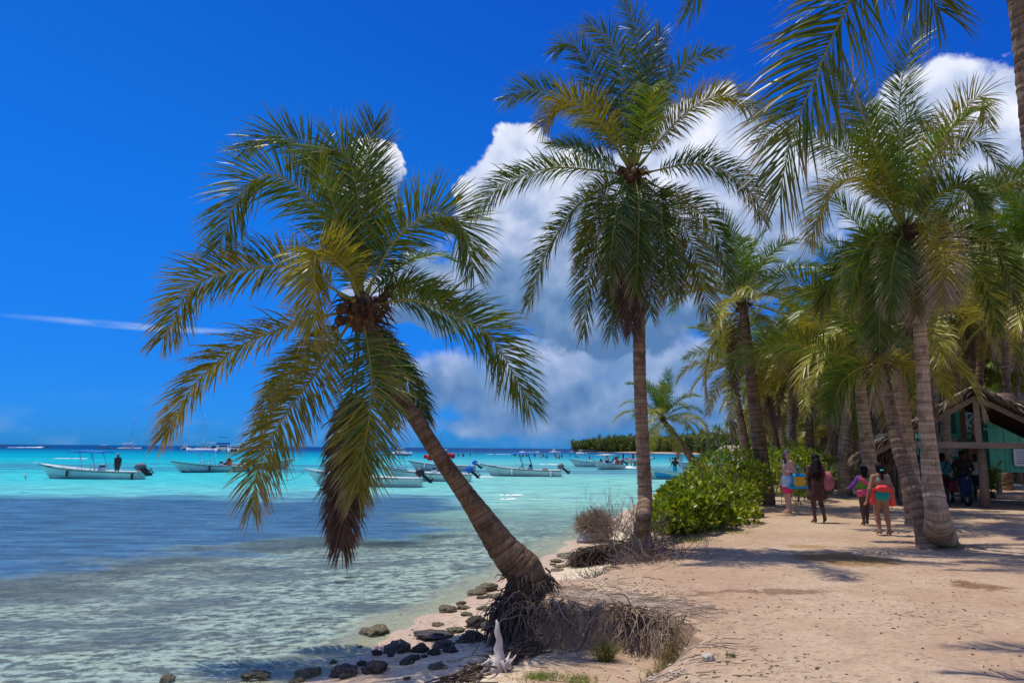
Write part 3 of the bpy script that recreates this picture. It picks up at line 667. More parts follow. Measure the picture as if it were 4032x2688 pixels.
# --- the leaning palm on the eroded edge
dA = 9.9
A_f = [
 ([(1215, 980), (1060, 690, -.1), (880, 500, -.3), (740, 465, -.5), (610, 560, -.6), (500, 830, -.6)], dict(roll=28, rolle=8, droop=.30, lmax=.70, base=GREEN * 1.1)),
 ([(1235, 980), (1247, 720, .1), (1215, 450, .0), (1130, 325, -.2), (1010, 390, -.3)], dict(roll=10, droop=.18, lmax=.70)),
 ([(1225, 960), (1110, 560, .4), (980, 330, .5), (790, 250, .5), (620, 330, .5)], dict(roll=-25, droop=.25, lmax=.62, base=GREEN * .9)),
 ([(1245, 960), (1275, 600, .4), (1300, 330, .5), (1330, 180, .5)], dict(roll=20, droop=.2, lmax=.66, base=GREEN * .85)),
 ([(1290, 1030), (1400, 870, -.1), (1530, 725, -.3), (1660, 668, -.4), (1790, 730, -.5), (1860, 960, -.5)], dict(roll=-30, rolle=-10, droop=.30, lmax=.66)),
 ([(1200, 1090), (900, 965, -.2), (650, 968, -.4), (480, 1000, -.5), (330, 1090, -.6), (195, 1340, -.6)], dict(roll=55, rolle=5, droop=.42, lmax=.62, tipc=YELLOW * .7, dry=.22)),
 ([(1275, 1140), (1190, 985, -.4), (1045, 872, -.9), (1008, 930, -1.2), (1000, 1270, -1.3)], dict(roll=60, rolle=25, droop=.35, lmax=.62, base=OLIVE, tipc=YELLOW, dry=.25)),
 ([(1320, 1155), (1500, 1130, -.1), (1700, 1195, -.2), (1950, 1330, -.3), (2160, 1690, -.3)], dict(roll=-50, rolle=-10, droop=.45, lmax=.66, base=GREEN)),
 ([(1330, 1130), (1480, 1075, .4), (1620, 1095, .6), (1740, 1170, .7)], dict(roll=-60, droop=.4, lmax=.5, base=GREEN * .8)),
 ([fv1(795, 705), fv1(700, 738) + (-.2,), fv1(560, 790) + (-.3,), fv1(455, 875) + (-.4,), fv1(378, 1000) + (-.4,)], dict(roll=78, rolle=40, droop=.55, lmax=.60, tipc=YELLOW * .8, dry=.45, base=OLIVE)),
 ([fv1(790, 740), fv1(730, 850) + (-.4,), fv1(650, 960) + (-.7,), fv1(595, 1070) + (-.8,), fv1(578, 1170) + (-.8,)], dict(roll=15, droop=.35, lmax=.60, base=OLIVE, tipc=YELLOW * .8, dry=.45)),
 ([fv1(775, 735), fv1(700, 820) + (.2,), fv1(640, 890) + (.3,), fv1(600, 980) + (.3,)], dict(roll=40, droop=.5, lmax=.45, base=OLIVE, dry=.5)),
 ([fv1(832, 740), fv1(852, 850) + (-.6,), fv1(848, 960) + (-.8,), fv1(830, 1060) + (-.9,), fv1(822, 1130) + (-.9,)], dict(roll=0, droop=.30, lmax=.66, base=GREEN * 1.1, tipc=YELLOW * .8, dry=.25)),
 ([fv1(815, 760), fv1(818, 900) + (-.3,), fv1(802, 1050) + (-.45,), fv1(784, 1255) + (-.5,)], dict(roll=30, droop=.9, lmax=.55, dead=True, npair=110, wid=.04, bare=.36, vee=4)),
 ([fv1(805, 760), fv1(806, 920) + (-.2,), fv1(795, 1080) + (-.35,), fv1(776, 1215) + (-.4,)], dict(roll=-20, droop=1.0, lmax=.5, dead=True, npair=100, wid=.04, bare=.4, vee=4)),
 ([fv1(880, 750), fv1(925, 850) + (.4,), fv1(962, 920) + (.5,), fv1(978, 975) + (.5,)], dict(roll=-50, droop=.6, lmax=.4, base=GREEN * .8, dry=.3)),
 ([fv1(860, 730), fv1(885, 820) + (.5,), fv1(900, 900) + (.6,), fv1(905, 960) + (.6,)], dict(roll=20, droop=.6, lmax=.45, base=GREEN * .8, dry=.3)),
]
pA = onto(2150, 2300, .62)
tA = [Vector((0.12, 9.95, 0.40)), P(2075, 2270, 9.9), P(1985, 2160, 9.85), P(1880, 2010, 9.85), P(1760, 1840, 9.85), P(1655, 1680, 9.85), P(1560, 1520, 9.9), P(1480, 1350, 9.9), P(1425, 1220, 9.9)]
palmA, topA = hero('palm_tree', 'palm leaning out over the water from the eroded sand edge, roots bared', (0.12, 9.95, 0.4), tA,
                   [.27, .245, .18, .125, .105, .10, .098, .096, .095], M_TRUNK_A, dA, A_f, Z1, seed=1, npair=88, wid=.034, ring=.085, scar=.02, crown_r=.2)
nuts(palmA, topA + Vector((-.15, -.05, .0)), .18, 9, 3, NUT_DRY, .55); nuts(palmA, topA + Vector((0.05, -.1, 0.12)), .15, 4, 5, NUT, .5)

# --- the tall straight palm beside the shrubs
dB = 14.3
B_f = [
 ([(750, 640), (738, 430, .1), (705, 240, -.1), (650, 150, -.2), (580, 110, -.3)], dict(roll=0, droop=.22, base=GREEN)),
 ([(775, 640), (805, 380, .2), (795, 150, .2), (735, 10, .1)], dict(roll=15, droop=.2, base=GREEN * 1.05)),
 ([(720, 650), (640, 420, .2), (570, 270, .3), (500, 195, .3), (430, 230, .3)], dict(roll=-15, droop=.25, base=GREEN * .9)),
 ([(740, 700), (660, 580, -.4), (565, 475, -.8), (460, 455, -1.1), (375, 560, -1.3)], dict(roll=45, rolle=20, droop=.35, base=OLIVE * .8, tipc=YELLOW * .8, dry=.2)),
 ([(700, 620), (560, 460, .4), (430, 415, .5), (310, 395, .5), (215, 440, .5)], dict(roll=30, rolle=0, droop=.3, base=GREEN)),
 ([(820, 640), (900, 440, .3), (970, 330, .4), (1060, 255, .5), (1170, 235, .5)], dict(roll=-35, droop=.3, lmax=.5, base=GREEN * 1.1)),
 ([(850, 660), (960, 545, -.1), (1080, 450, -.3), (1200, 425, -.5), (1330, 500, -.6)], dict(roll=-55, rolle=-25, droop=.4, base=OLIVE * .9, tipc=YELLOW * .8)),
 ([(690, 760), (450, 740, -.2), (260, 785, -.4), (160, 850, -.5), (70, 945, -.5)], dict(roll=72, rolle=15, droop=.5, base=GREEN * .8, dry=.2)),
 ([(860, 760), (1050, 722, -.2), (1200, 770, -.4), (1310, 865, -.5), (1345, 965, -.5)], dict(roll=-60, rolle=-25, droop=.45, base=GREEN, tipc=OLIVE, dry=.2)),
 ([(690, 800), (560, 880, -.3), (455, 1010, -.5), (385, 1130, -.6), (315, 1340, -.6)], dict(roll=70, rolle=45, droop=.55, base=OLIVE * .8, dry=.35)),
 ([(700, 840), (645, 960, -.3), (600, 1130, -.4), (570, 1300, -.4), (560, 1470, -.4)], dict(roll=35, droop=.5, base=OLIVE * .7, dry=.4)),
 ([(880, 840), (960, 930, -.5), (1030, 1070, -.7), (1072, 1200, -.8), (1110, 1390, -.8)], dict(roll=-15, droop=.4, base=OLIVE * .8, tipc=YELLOW * .5, dry=.25)),
 ([(820, 880), (838, 1000, -.5), (850, 1150, -.6), (852, 1260, -.6), (850, 1390, -.6)], dict(roll=0, droop=.45, base=GREEN * .8, dry=.4)),
 ([(740, 880), (695, 1080, -.3), (685, 1280, -.35), (680, 1470, -.35)], dict(roll=-10, droop=.6, base=GREEN * .7, dry=.4)),
 ([(900, 820), (1020, 900, .2), (1130, 1010, .3), (1200, 1240, .3)], dict(roll=-40, droop=.5, base=GREEN * .8, dry=.3)),
 ([(765, 900), (762, 1100, -.2), (750, 1300, -.25), (760, 1450, -.25)], dict(roll=20, droop=.9, dead=True, npair=80)),
 ([(735, 900), (715, 1080, .2), (705, 1250, .25), (715, 1400, .25)], dict(roll=20, droop=.9, dead=True, npair=80)),
 ([(785, 620), (835, 420, .3), (860, 270, .4), (895, 150, .4)], dict(roll=-20, droop=.2, base=GREEN * .8)),
 ([(850, 900), (930, 1060, .3), (960, 1180, .4), (975, 1290, .4)], dict(roll=-40, droop=.6, base=GREEN * .7, dry=.4)),
 ([(740, 760), (720, 850, -.6), (690, 1010, -.9), (665, 1240, -.95)], dict(roll=15, droop=.5, base=GREEN * .8, dry=.35)),
 ([(790, 770), (800, 870, -.6), (800, 1040, -.85), (790, 1290, -.9)], dict(roll=-10, droop=.5, base=GREEN * .75, dry=.35)),
 ([(830, 770), (880, 870, -.5), (910, 1030, -.8), (930, 1300, -.85)], dict(roll=-20, droop=.5, base=GREEN * .85, dry=.3)),
 ([(700, 760), (640, 830, -.5), (600, 960, -.75), (540, 1180, -.8)], dict(roll=45, droop=.5, base=OLIVE * .8, dry=.3)),
 ([(760, 900), (770, 1150, -.5), (765, 1300, -.55), (770, 1460, -.55)], dict(roll=0, droop=.9, dead=True, npair=70, bare=.3)),
 ([(690, 700), (600, 690, .5), (500, 650, .8), (420, 640, .9)], dict(roll=60, droop=.4, base=GREEN * .8, lmax=.5)),
]
tB = [onto(2525, 2150) + Vector((0, 0.1, -.1)), P(2530, 2080, 14.3), P(2540, 1950, 14.3), P(2530, 1750, 14.3), P(2518, 1450, 14.3), P(2515, 1200, 14.3), P(2505, 900, 14.3), P(2490, 690, 14.3)]
palmB, topB = hero('palm_tree', 'tall straight palm with a full crown beside the leafy green shrubs', tB[0], tB,
                   [.34, .275, .195, .145, .125, .12, .115, .105], M_TRUNK_B, dB, B_f, Z2, seed=2, lmax=.60, npair=80, wid=.036, ring=.09, scar=.045)
nuts(palmB, topB + Vector((0.05, -.1, .02)), .17, 9, 8, NUT, .6, -.12); nuts(palmB, topB + Vector((-.1, -.1, .1)), .16, 5, 9, NUT_DRY, .6)

# --- the thick pale palm by the path
dC = 14.0
C_f = [
 ([(1040, 1140), (1120, 885, -.1), (1220, 690, -.3), (1335, 530, -.5), (1395, 505, -.6), (1420, 640, -.7)], dict(roll=-60, rolle=-20, droop=.35, base=OLIVE, tipc=YELLOW)),
 ([(985, 1110), (975, 850, .1), (970, 520, .2), (1010, 300, .2), (1090, 120, .2)], dict(roll=10, droop=.15, base=GREEN * 1.1)),
 ([(950, 1090), (870, 850, .2), (780, 610, .3), (690, 440, .4), (600, 330, .4)], dict(roll=-10, droop=.25, base=GREEN)),
 ([(970, 1160), (905, 1015, -.4), (800, 930, -.8), (700, 920, -1.1), (600, 990, -1.3), (510, 1240, -1.4)], dict(roll=50, rolle=30, droop=.45, base=OLIVE * .8, tipc=YELLOW * .7, dry=.3)),
 ([(930, 1060), (760, 850, .3), (560, 720, .4), (390, 660, .4), (240, 735, .4)], dict(roll=30, rolle=0, droop=.35, base=GREEN * .9)),
 ([(1030, 1190), (1110, 1175, -.5), (1180, 1280, -.9), (1200, 1400, -1.1), (1185, 1550, -1.1)], dict(roll=-5, droop=.35, base=YELLOW * .8, tipc=YELLOW, dry=.8)),
 ([(1080, 1150), (1250, 1080, .1), (1450, 980, .1), (1610, 930, 0), (1780, 1060, 0)], dict(roll=-65, rolle=-30, droop=.45, base=GREEN * .9)),
 ([(990, 1110), (985, 800, .5), (1010, 620, .6), (1110, 620, .7), (1200, 720, .7)], dict(roll=-20, droop=.3, base=GREEN * .7)),
 ([(1100, 1190), (1300, 1200, .1), (1480, 1300, .1), (1580, 1560, .1)], dict(roll=-50, droop=.5, base=GREEN * .8, dry=.2)),
 ([(930, 1190), (800, 1250, .3), (650, 1400, .4), (560, 1600, .4)], dict(roll=50, droop=.5, base=GREEN * .8, dry=.3)),
 ([(1050, 1040), (1200, 850, .5), (1350, 720, .6), (1490, 860, .6)], dict(roll=-50, droop=.5, base=GREEN * .7)),
 ([(930, 1260), (890, 1400, .3), (870, 1600, .4), (865, 1800, .4)], dict(roll=10, droop=.5, base=GREEN * .8, dry=.3)),
 ([(1000, 1250), (1000, 1400, .4), (1010, 1560, .5), (1020, 1700, .5)], dict(roll=0, droop=.8, dead=True, npair=60, lmax=.4)),
 ([(1010, 1180), (960, 1250, -.5), (930, 1390, -.75), (920, 1570, -.8)], dict(roll=20, droop=.5, base=GREEN, dry=.35)),
 ([(1050, 1200), (1075, 1310, -.4), (1085, 1450, -.6), (1060, 1610, -.6)], dict(roll=-15, droop=.5, base=OLIVE * .8, dry=.6)),
 ([(960, 1170), (850, 1220, -.4), (760, 1360, -.6), (720, 1560, -.6)], dict(roll=45, droop=.5, base=GREEN * 1.1, dry=.3)),
 ([(1000, 1100), (900, 880, -.5), (830, 700, -1.0), (800, 560, -1.4)], dict(roll=10, droop=.3, base=GREEN)),
 ([(1060, 1130), (1180, 1000, -.6), (1300, 960, -1.1), (1400, 1060, -1.4)], dict(roll=-50, droop=.45, base=GREEN)),
 ([(1120, 1240), (1300, 1330, .5), (1420, 1480, .7), (1470, 1700, .7)], dict(roll=-30, droop=.5, base=GREEN * .8, dry=.3)),
]
tC = [onto(3700, 2125) + Vector((0, .1, -.08)), P(3695, 2060, 14.1), P(3672, 1900, 14.1), P(3645, 1650, 14.1), P(3625, 1350, 14.1), P(3612, 1150, 14.0), P(3585, 1000, 14.0), P(3560, 920, 14.0)]
palmC, topC = hero('palm_tree', 'thick pale banded palm trunk standing in the open path, flared at its foot', tC[0], tC,
                   [.37, .31, .205, .152, .124, .118, .115, .11], M_TRUNK_C, dC, C_f, Z3, seed=3, lmax=.62, npair=80, wid=.036, ring=.11, scar=.035)
nuts(palmC, topC + Vector((-.15, -.1, -.05)), .17, 5, 18, NUT_DRY, .6)

# --- the young palm that leans out from the foot of the pale one
dG = 15.2
G_f = [
 ([(1515, 600), (1350, 380, -.2), (1200, 235, -.5), (1020, 155, -.8), (850, 135, -.9)], dict(roll=25, rolle=0, droop=.35, base=GREEN * 1.1)),
 ([(1525, 590), (1535, 350, .1), (1550, 150, .1), (1540, -50, .1)], dict(roll=0, droop=.2, base=GREEN)),
 ([(1500, 610), (1280, 560, -.4), (1050, 508, -.7), (850, 525, -.9), (680, 620, -1.0)], dict(roll=60, rolle=25, droop=.45, base=GREEN * 1.2)),
 ([(1530, 600), (1640, 450, .2), (1740, 300, .3), (1830, 260, .3)], dict(roll=-30, droop=.35, base=GREEN)),
 ([(1520, 600), (1440, 400, .4), (1400, 200, .5), (1380, 50, .5)], dict(roll=-15, droop=.25, base=GREEN)),
 ([(1510, 630), (1540, 600, -.6), (1500, 650, -1.1), (1470, 830, -1.2)], dict(roll=60, droop=.35, base=OLIVE, tipc=YELLOW * .8, dry=.7, lmax=.5)),
 ([(1540, 620), (1620, 610, -.3), (1690, 690, -.4), (1700, 800, -.4)], dict(roll=-50, droop=.4, base=OLIVE, tipc=YELLOW, dry=.3, lmax=.45)),
 ([(1490, 640), (1380, 650, .3), (1290, 740, .4), (1250, 880, .4)], dict(roll=40, droop=.5, base=GREEN)),
]
gG = P(3648, 2130, 14.5); tG = [Vector((gG.x, gG.y, gzs(gG.x, gG.y) - .1)), P(3622, 2010, 14.6), P(3550, 1800, 14.9), P(3512, 1640, 15.1), P(3480, 1480, 15.2), P(3466, 1418, 15.2)]
palmG, topG = hero('palm_tree', 'young palm leaning from the foot of the thick pale palm', tG[0], tG, [.19, .16, .14, .125, .11, .10], M_TRUNK_B, dG, G_f, Z4, seed=4, lmax=.62, npair=76, wid=.036, ring=.1, scar=.05)

# --- the near palm whose crown stands above the frame
dD = 7.6
D_f = [
 ([(1250, -650), (1000, -560, -.2), (800, -220, -.5), (690, 50, -.6), (600, 240, -.7), (530, 420, -.7), (450, 600, -.7), (390, 800, -.7), (352, 1020, -.7)], dict(roll=28, rolle=22, droop=.34, lmax=.92, npair=74, base=GREEN * .9, tipc=OLIVE, dry=.4, wid=.045, rr=.024)),
 ([(1250, -650), (800, -900, .3), (350, -700, .5), (60, -330, .6), (-60, -60, .6), (-110, 60, .6)], dict(roll=40, droop=.35, lmax=.6, wid=.04, base=GREEN)),
 ([(1260, -640), (1120, -480, -.9), (1040, -240, -1.3), (1100, -60, -1.4), (1180, 60, -1.4)], dict(roll=10, droop=.5, lmax=.75, npair=60, wid=.042, base=GREEN * .8)),
 ([(1300, -660), (1450, -900, .2), (1700, -1000, .3), (2000, -700, .3)], dict(roll=-40, droop=.35, lmax=.8, wid=.042)),
 ([(1280, -700), (1250, -1000, .3), (1150, -1250, .5), (1000, -1350, .6)], dict(roll=-20, droop=.3, lmax=.8, wid=.042)),
 ([(1320, -600), (1600, -500, -.5), (1850, -300, -.8), (2000, 0, -.9)], dict(roll=-40, droop=.4, lmax=.8, wid=.042)),
 ([(1300, -700), (1350, -1000, -.8), (1300, -1250, -1.6), (1200, -1300, -2.2)], dict(roll=-20, droop=.3, lmax=.8, wid=.042)),
 ([(1280, -640), (1200, -700, -1.2), (1100, -560, -2.0), (1080, -300, -2.3)], dict(roll=30, droop=.4, lmax=.8, wid=.042)),
]
tD0 = G(4330, 2480, .7)
tD = [Vector((tD0.x, tD0.y, .6)), P(4230, 1500, 7.7), P(4140, 900, 7.6), P(4075, 500, 7.6), P(4022, 0, 7.6), P(3930, -380, 7.6), P(3780, -500, 7.6)]
palmD, topD = hero('palm_tree', 'near palm whose grey trunk cuts the edge and whose fronds hang from above', tD[0], tD, [.22, .165, .15, .142, .135, .13, .11], M_TRUNK_B, dD, D_f, Z3, seed=5, lmax=.8, npair=70, ring=.09, scar=.05)

# --- generic palms for the grove
FR = []
def gen_frond(elev, ln, seed, **kw):
    g = random.Random(seed); pts = []; p = Vector((0, 0, 0)); a = R(elev); st = ln / 8
    bend = kw.pop('bend', 13)
    for i in range(9):
        pts.append(p.copy()); p = p + Vector((math.cos(a), 0, math.sin(a))) * st
        a -= R(bend * (0.35 + 0.18 * i)); a = max(a, R(-86))
    return frond_mesh('frond', pts, side=(0, 1, 0), seed=seed, **kw)
for e, ck, n_ in ((82, dict(base=GREEN * 1.6, tipc=OLIVE * 1.2, droop=.2, bend=6), 2), (62, dict(base=GREEN * 1.5, tipc=OLIVE * 1.2, droop=.28, bend=10), 2),
                  (40, dict(base=GREEN * 1.4, tipc=OLIVE * 1.3, droop=.36, bend=12), 3), (18, dict(base=OLIVE, tipc=YELLOW * .85, droop=.45, bend=11), 3),
                  (-8, dict(base=OLIVE * 1.3, tipc=YELLOW * 1.1, droop=.5, dry=.3, bend=9), 3), (-42, dict(base=OLIVE, tipc=YELLOW, droop=.55, dry=.5, bend=7), 2), (-62, dict(dead=True, droop=.8, bend=4), 1)):
    FR.append([gen_frond(e, 2.9, 500 + len(FR) * 10 + i, lmax=.66, npair=96, nseg=3, wid=.032, rr=.02, roll=random.uniform(-25, 25), **ck) for i in range(n_)])
def frond_batch(g, top, root, sc, lv, yaw0=0.0, thin=1.0):
    cnt = [3, 4, 4, 4, 3, 2, 1]; an = g.uniform(0, 6.28) + yaw0
    for li, c in enumerate(cnt):
        if li not in lv: continue
        for _ in range(max(1, round(c * thin))):
            an += 2.399 + g.uniform(-0.3, 0.3)
            f, r_ = g.choice(FR[li])
            fo = obj('frond', f, root, loc=top, rot=Euler((g.uniform(-.3, .3), g.uniform(-.15, .15), an)), scale=sc * g.uniform(0.85, 1.15))
            obj('midrib', r_, fo)
for root_, t_, sd_ in FILL:                       # further fronds that stand behind the measured ones
    if sd_ in (1, 2, 3): frond_batch(random.Random(sd_ + 40), t_, root_, {1: .62, 2: .9, 3: .95}[sd_], (0, 1, 2) if sd_ > 1 else (0, 1), thin=.34)
TR_CACHE = {}
def palm(label, base, top, r0=.16, r1=.10, mat=None, sc=1.0, seed=0, group=None, lv=range(7), mid=None, thin=1.0, nut=4, detail=12):
    g = random.Random(seed); base = Vector(base); top = Vector(top)
    root = empty('palm_tree', base, label, 'palm tree', group); t = top - base
    if mid is None: mid = t * 0.5 + Vector((g.uniform(-.15, .15), 0, -0.06 * t.xy.length))
    else: mid = Vector(mid) - base
    obj('trunk', trunk_mesh('trunk', [(0, 0, -.15), t * 0.06 * 1.0 + mid * 0.06, mid, t], [r0 * 1.35, r0 * 1.1, (r0 + r1) / 2, r1], mat or M_TRUNK_B, n=detail, ringstep=.14, seed=seed, scar=.05), root)
    obj('fibre', fibre_mesh(t, r1 * 1.15, seed, 34), root)
    frond_batch(g, t, root, sc, lv, thin=thin)
    if nut: nuts(root, Vector(root.location) + t, .2, nut, seed, g.choice((NUT, NUT_DRY)), .8)
    return root
def palm_px(label, bpx, tpx, d, dtop=None, z=.7, **kw):
    b = P(bpx[0], bpx[1], d); b.z = gzs(b.x, b.y)
    return palm(label, b, P(tpx[0], tpx[1], dtop or d), **kw)
palm_px('brown trunked palm between the green shrubs and the man with the beach bag', (3022, 1985), (2925, 1190), 24.5, r0=.205, r1=.14, sc=1.05, seed=21, mat=M_TRUNK_A, mid=P(2965, 1560, 24.5), detail=16, nut=8)
palm_px('slender palm behind the green shrubs with a brush of yellowing fronds', (2965, 1890), (2880, 1440), 33, r0=.20, r1=.12, sc=1.0, seed=22, mid=P(2915, 1650, 33))
palm_px('small palm arching out over the water beyond the shrubs', (2800, 1915), (2610, 1650), 46, r0=.24, r1=.13, sc=1.05, seed=23, mat=M_TRUNK_B, mid=P(2690, 1760, 46), lv=(0, 1, 2, 3, 4, 5))
palm_px('pale straight palm directly behind the leaning young palm', (3600, 1960), (3530, 1250), 18.5, r0=.19, r1=.13, sc=1.1, seed=24, mat=M_TRUNK_C, mid=P(3550, 1600, 18.5), detail=16)
palm_px('pale palm rising behind the two women in bright swimwear', (3445, 1890), (3380, 1330), 23, r0=.20, r1=.13, sc=1.1, seed=25, mat=M_TRUNK_C, mid=P(3395, 1600, 23), detail=16)
palm_px('pale curved palm at the far side of the path clearing', (3322, 1880), (3355, 1440), 30, r0=.22, r1=.13, sc=1.05, seed=26, mat=M_TRUNK_C, mid=P(3325, 1740, 30))
palm_px('dark slim palm behind the woman with long black hair', (3178, 1870), (3185, 1480), 31, r0=.17, r1=.12, sc=1.0, seed=27, mat=M_TRUNK_A)
palm_px('low palm leaning across the clearing with a pale crooked trunk', (3210, 1830), (3300, 1700), 36, r0=.20, r1=.13, sc=.8, seed=28, mat=M_TRUNK_C, mid=P(3262, 1775, 36), lv=(0, 1, 2, 3, 4))
GRP = 'palms of the grove behind the path'
GL = 'green and yellow palm in the crowded grove behind the path'
grove = [(3360, 1855, 3372, 1560, 42), (3395, 1850, 3385, 1600, 45), (3060, 1850, 3020, 1560, 40), (3250, 1840, 3230, 1610, 48), (3130, 1830, 3100, 1600, 58),
         (3480, 1850, 3500, 1400, 38), (3560, 1850, 3600, 1300, 34), (3720, 1850, 3740, 1180, 34), (3850, 1850, 3830, 1250, 40), (3960, 1850, 3950, 1130, 36),
         (4080, 1880, 4060, 1250, 30), (4160, 1850, 4130, 950, 26), (3780, 1840, 3800, 1420, 48), (3640, 1840, 3660, 1470, 52), (3300, 1830, 3290, 1540, 60),
         (3900, 1840, 3900, 1380, 55), (4040, 1840, 4020, 1430, 60), (3420, 1830, 3440, 1500, 62), (3000, 1820, 2990, 1640, 75), (3080, 1815, 3070, 1650, 85),
         (3180, 1815, 3160, 1650, 80), (2935, 1815, 2950, 1670, 100), (3540, 1830, 3560, 1520, 70), (3700, 1830, 3720, 1540, 75), (3250, 1812, 3240, 1680, 95),
         (4200, 2000, 4230, 1150, 20), (3500, 1860, 3420, 1180, 32), (3300, 1850, 3240, 1330, 36), (3650, 1860, 3700, 1000, 30), (3830, 1850, 3900, 950, 37), (4090, 1900, 4040, 1000, 23), (3420, 1850, 3330, 1400, 44), (3760, 1850, 3770, 1320, 42), (3900, 1850, 3860, 1480, 46), (3130, 1845, 3080, 1480, 42), (3600, 1850, 3560, 1380, 46), (4010, 1850, 4000, 1300, 44), (3220, 1835, 3200, 1540, 54), (3360, 1812, 3350, 1650, 95), (3480, 1815, 3490, 1600, 90)]
gv = random.Random(123)
for q in range(34):
    d_ = gv.uniform(30, 72); bx_ = gv.uniform(3040, 4060)
    if 3150 < bx_ < 3420 and d_ < 46: d_ += 20
    if bx_ > 3650 and d_ < 44: d_ = gv.uniform(44, 70)
    grove.append((bx_, 1850, bx_ + gv.uniform(-60, 60), gv.uniform(1180, 1640) if bx_ > 3350 else gv.uniform(1400, 1680), d_))
for i, (bx, by, tx, ty, d) in enumerate(grove):
    palm_px(('brown', 'pale', 'dark')[i % 3] + ' trunked palm in the ' + ('front' if d < 38 else 'middle' if d < 56 else 'hindmost') + ' ranks of the grove behind the path', (bx, by), (tx, ty), d, r0=.19, r1=.12, sc=random.uniform(.95, 1.2), seed=60 + i, group=GRP, mat=(M_TRUNK_B, M_TRUNK_C, M_TRUNK_A)[i % 3], nut=0, detail=9)
YL = 'low trunkless young palm with bright fronds rising from the ground'
for i, (bx, by, d, s_) in enumerate([(3140, 1850, 30, .8), (3090, 1845, 36, .7), (3270, 1850, 40, .8), (3230, 1850, 34, .7), (3060, 1835, 50, .8), (3420, 1850, 48, .8), (3330, 1840, 55, .9), (3160, 1825, 60, .9), (3760, 1880, 38, .6),
                                     (3900, 1900, 30, .45), (3530, 1840, 50, .9), (3990, 1850, 46, .8), (3830, 1845, 52, .9)]):
    b = P(bx, by, d); b.z = gzs(b.x, b.y)
    root = empty('young_palm', b, YL, 'palm', 'young palms in the undergrowth'); g = random.Random(900 + i)
    obj('fibre', fibre_mesh((0, 0, .1), .12, i, 20), root)
    frond_batch(g, Vector((0, 0, .15)), root, s_, (0, 1, 2), thin=.8)
# ------------------------------------------------------------------ roots, rocks, driftwood, shrubs, litter
def strand(g, p, d, ln, n=6, wig=0.35, grav=0.0):
    pts = [Vector(p)]; d = Vector(d).normalized()
    for _ in range(n):
        d = (d + Vector((g.gauss(0, wig), g.gauss(0, wig), g.gauss(0, wig))) + Vector((0, 0, -grav))).normalized()
        pts.append(pts[-1] + d * (ln / n))
    return pts
LEDGE_PTS = [(-0.06, 9.9), (0.02, 9.72), (0.2, 9.58), (0.55, 9.42), (0.85, 9.36), (1.0, 9.3), (1.2, 9.2), (1.35, 9.1), (1.55, 8.95), (1.75, 8.75), (1.88, 8.5)]
def ledge_at(u):
    u = u * (len(LEDGE_PTS) - 1); i = min(int(u), len(LEDGE_PTS) - 2); f = u - i
    a, b = Vector(LEDGE_PTS[i]), Vector(LEDGE_PTS[i + 1]); p = a.lerp(b, f); t = (b - a).normalized()
    return p, Vector((t.y, -t.x)) * (1 if t.x > 0 else 1)
g = random.Random(5); mb = MB(); md = MB()
for i in range(900):
    u = g.random() ** 1.15
    if 0.36 < u < 0.62 and g.random() < .8: continue
    p, nv = ledge_at(u); nv = Vector((g.uniform(-.5, .2), -1)).normalized()
    back = g.uniform(-.02, .16); z0 = g.uniform(.42, .68) if g.random() < .8 else g.uniform(.2, .5)
    st = Vector((p.x + g.gauss(0, .04), p.y + back, z0))
    ln = g.uniform(.12, .8) * (1.0 if u < .5 else .7)
    pts = strand(g, st, (nv.x * .35 + g.gauss(0, .15), nv.y * .45, .15), ln, 7, .27, .22)
    pts = [Vector((q.x, q.y, max(q.z, gzs(q.x, q.y) + .005))) if q.z < .3 else q for q in pts]
    r = g.choice((.0035, .005, .007, .010))
    (md if (u < .12 or g.random() < .35) else mb).tube(pts, [r * (1 - .09 * j) for j in range(len(pts))], 4, False)
for i in range(260):                               # dark apron below the trunk
    st = Vector((g.uniform(-.16, .35), g.uniform(9.62, 9.98), g.uniform(.35, .70)))
    pts = strand(g, st, (g.gauss(-.15, .3), -.5, -.5), g.uniform(.3, .7), 6, .18, .3)
    md.tube(pts, g.choice((.005, .008, .011)), 4, False)
for i in range(620):                               # fine surface roots on the lip
    u = g.random(); p, nv = ledge_at(u)
    st = Vector((p.x + g.uniform(-.1, .4), p.y + g.uniform(.02, .6), 0)); st.z = gzs(st.x, st.y) + .012
    pts = strand(g, st, (g.gauss(0, 1), g.gauss(0, .5), 0), g.uniform(.12, .5), 4, .3)
    for q in pts: q.z = gzs(q.x, q.y) + .012
    mb.tube(pts, g.choice((.003, .005)), 4, False)
off = Vector(palmA.location)
for b_, nm, mt in ((mb, 'roots', M_ROOT), (md, 'roots', M_ROOT_DARK)):
    b_.v = [tuple(Vector(v) - off) for v in b_.v]; b_.build(nm, mt, palmA, True, kind='stuff')
# ragged collar where the trunk meets its root plate
cb = MB()
for i in range(150):
    a = g.uniform(0, 6.28); c = P(2085, 2290, 9.85); st = c + Vector((math.cos(a) * .24, math.sin(a) * .24, g.uniform(-.14, .16)))
    pts = strand(g, st, (math.cos(a) * .6, math.sin(a) * .6, -.5), g.uniform(.08, .3), 4, .25, .2); cb.tube(pts, [.014, .011, .008, .006, .003], 4, False)
cb.v = [tuple(Vector(v) - off) for v in cb.v]; cb.build('root_collar', M_ROOT_DARK, palmA, True, kind='stuff')

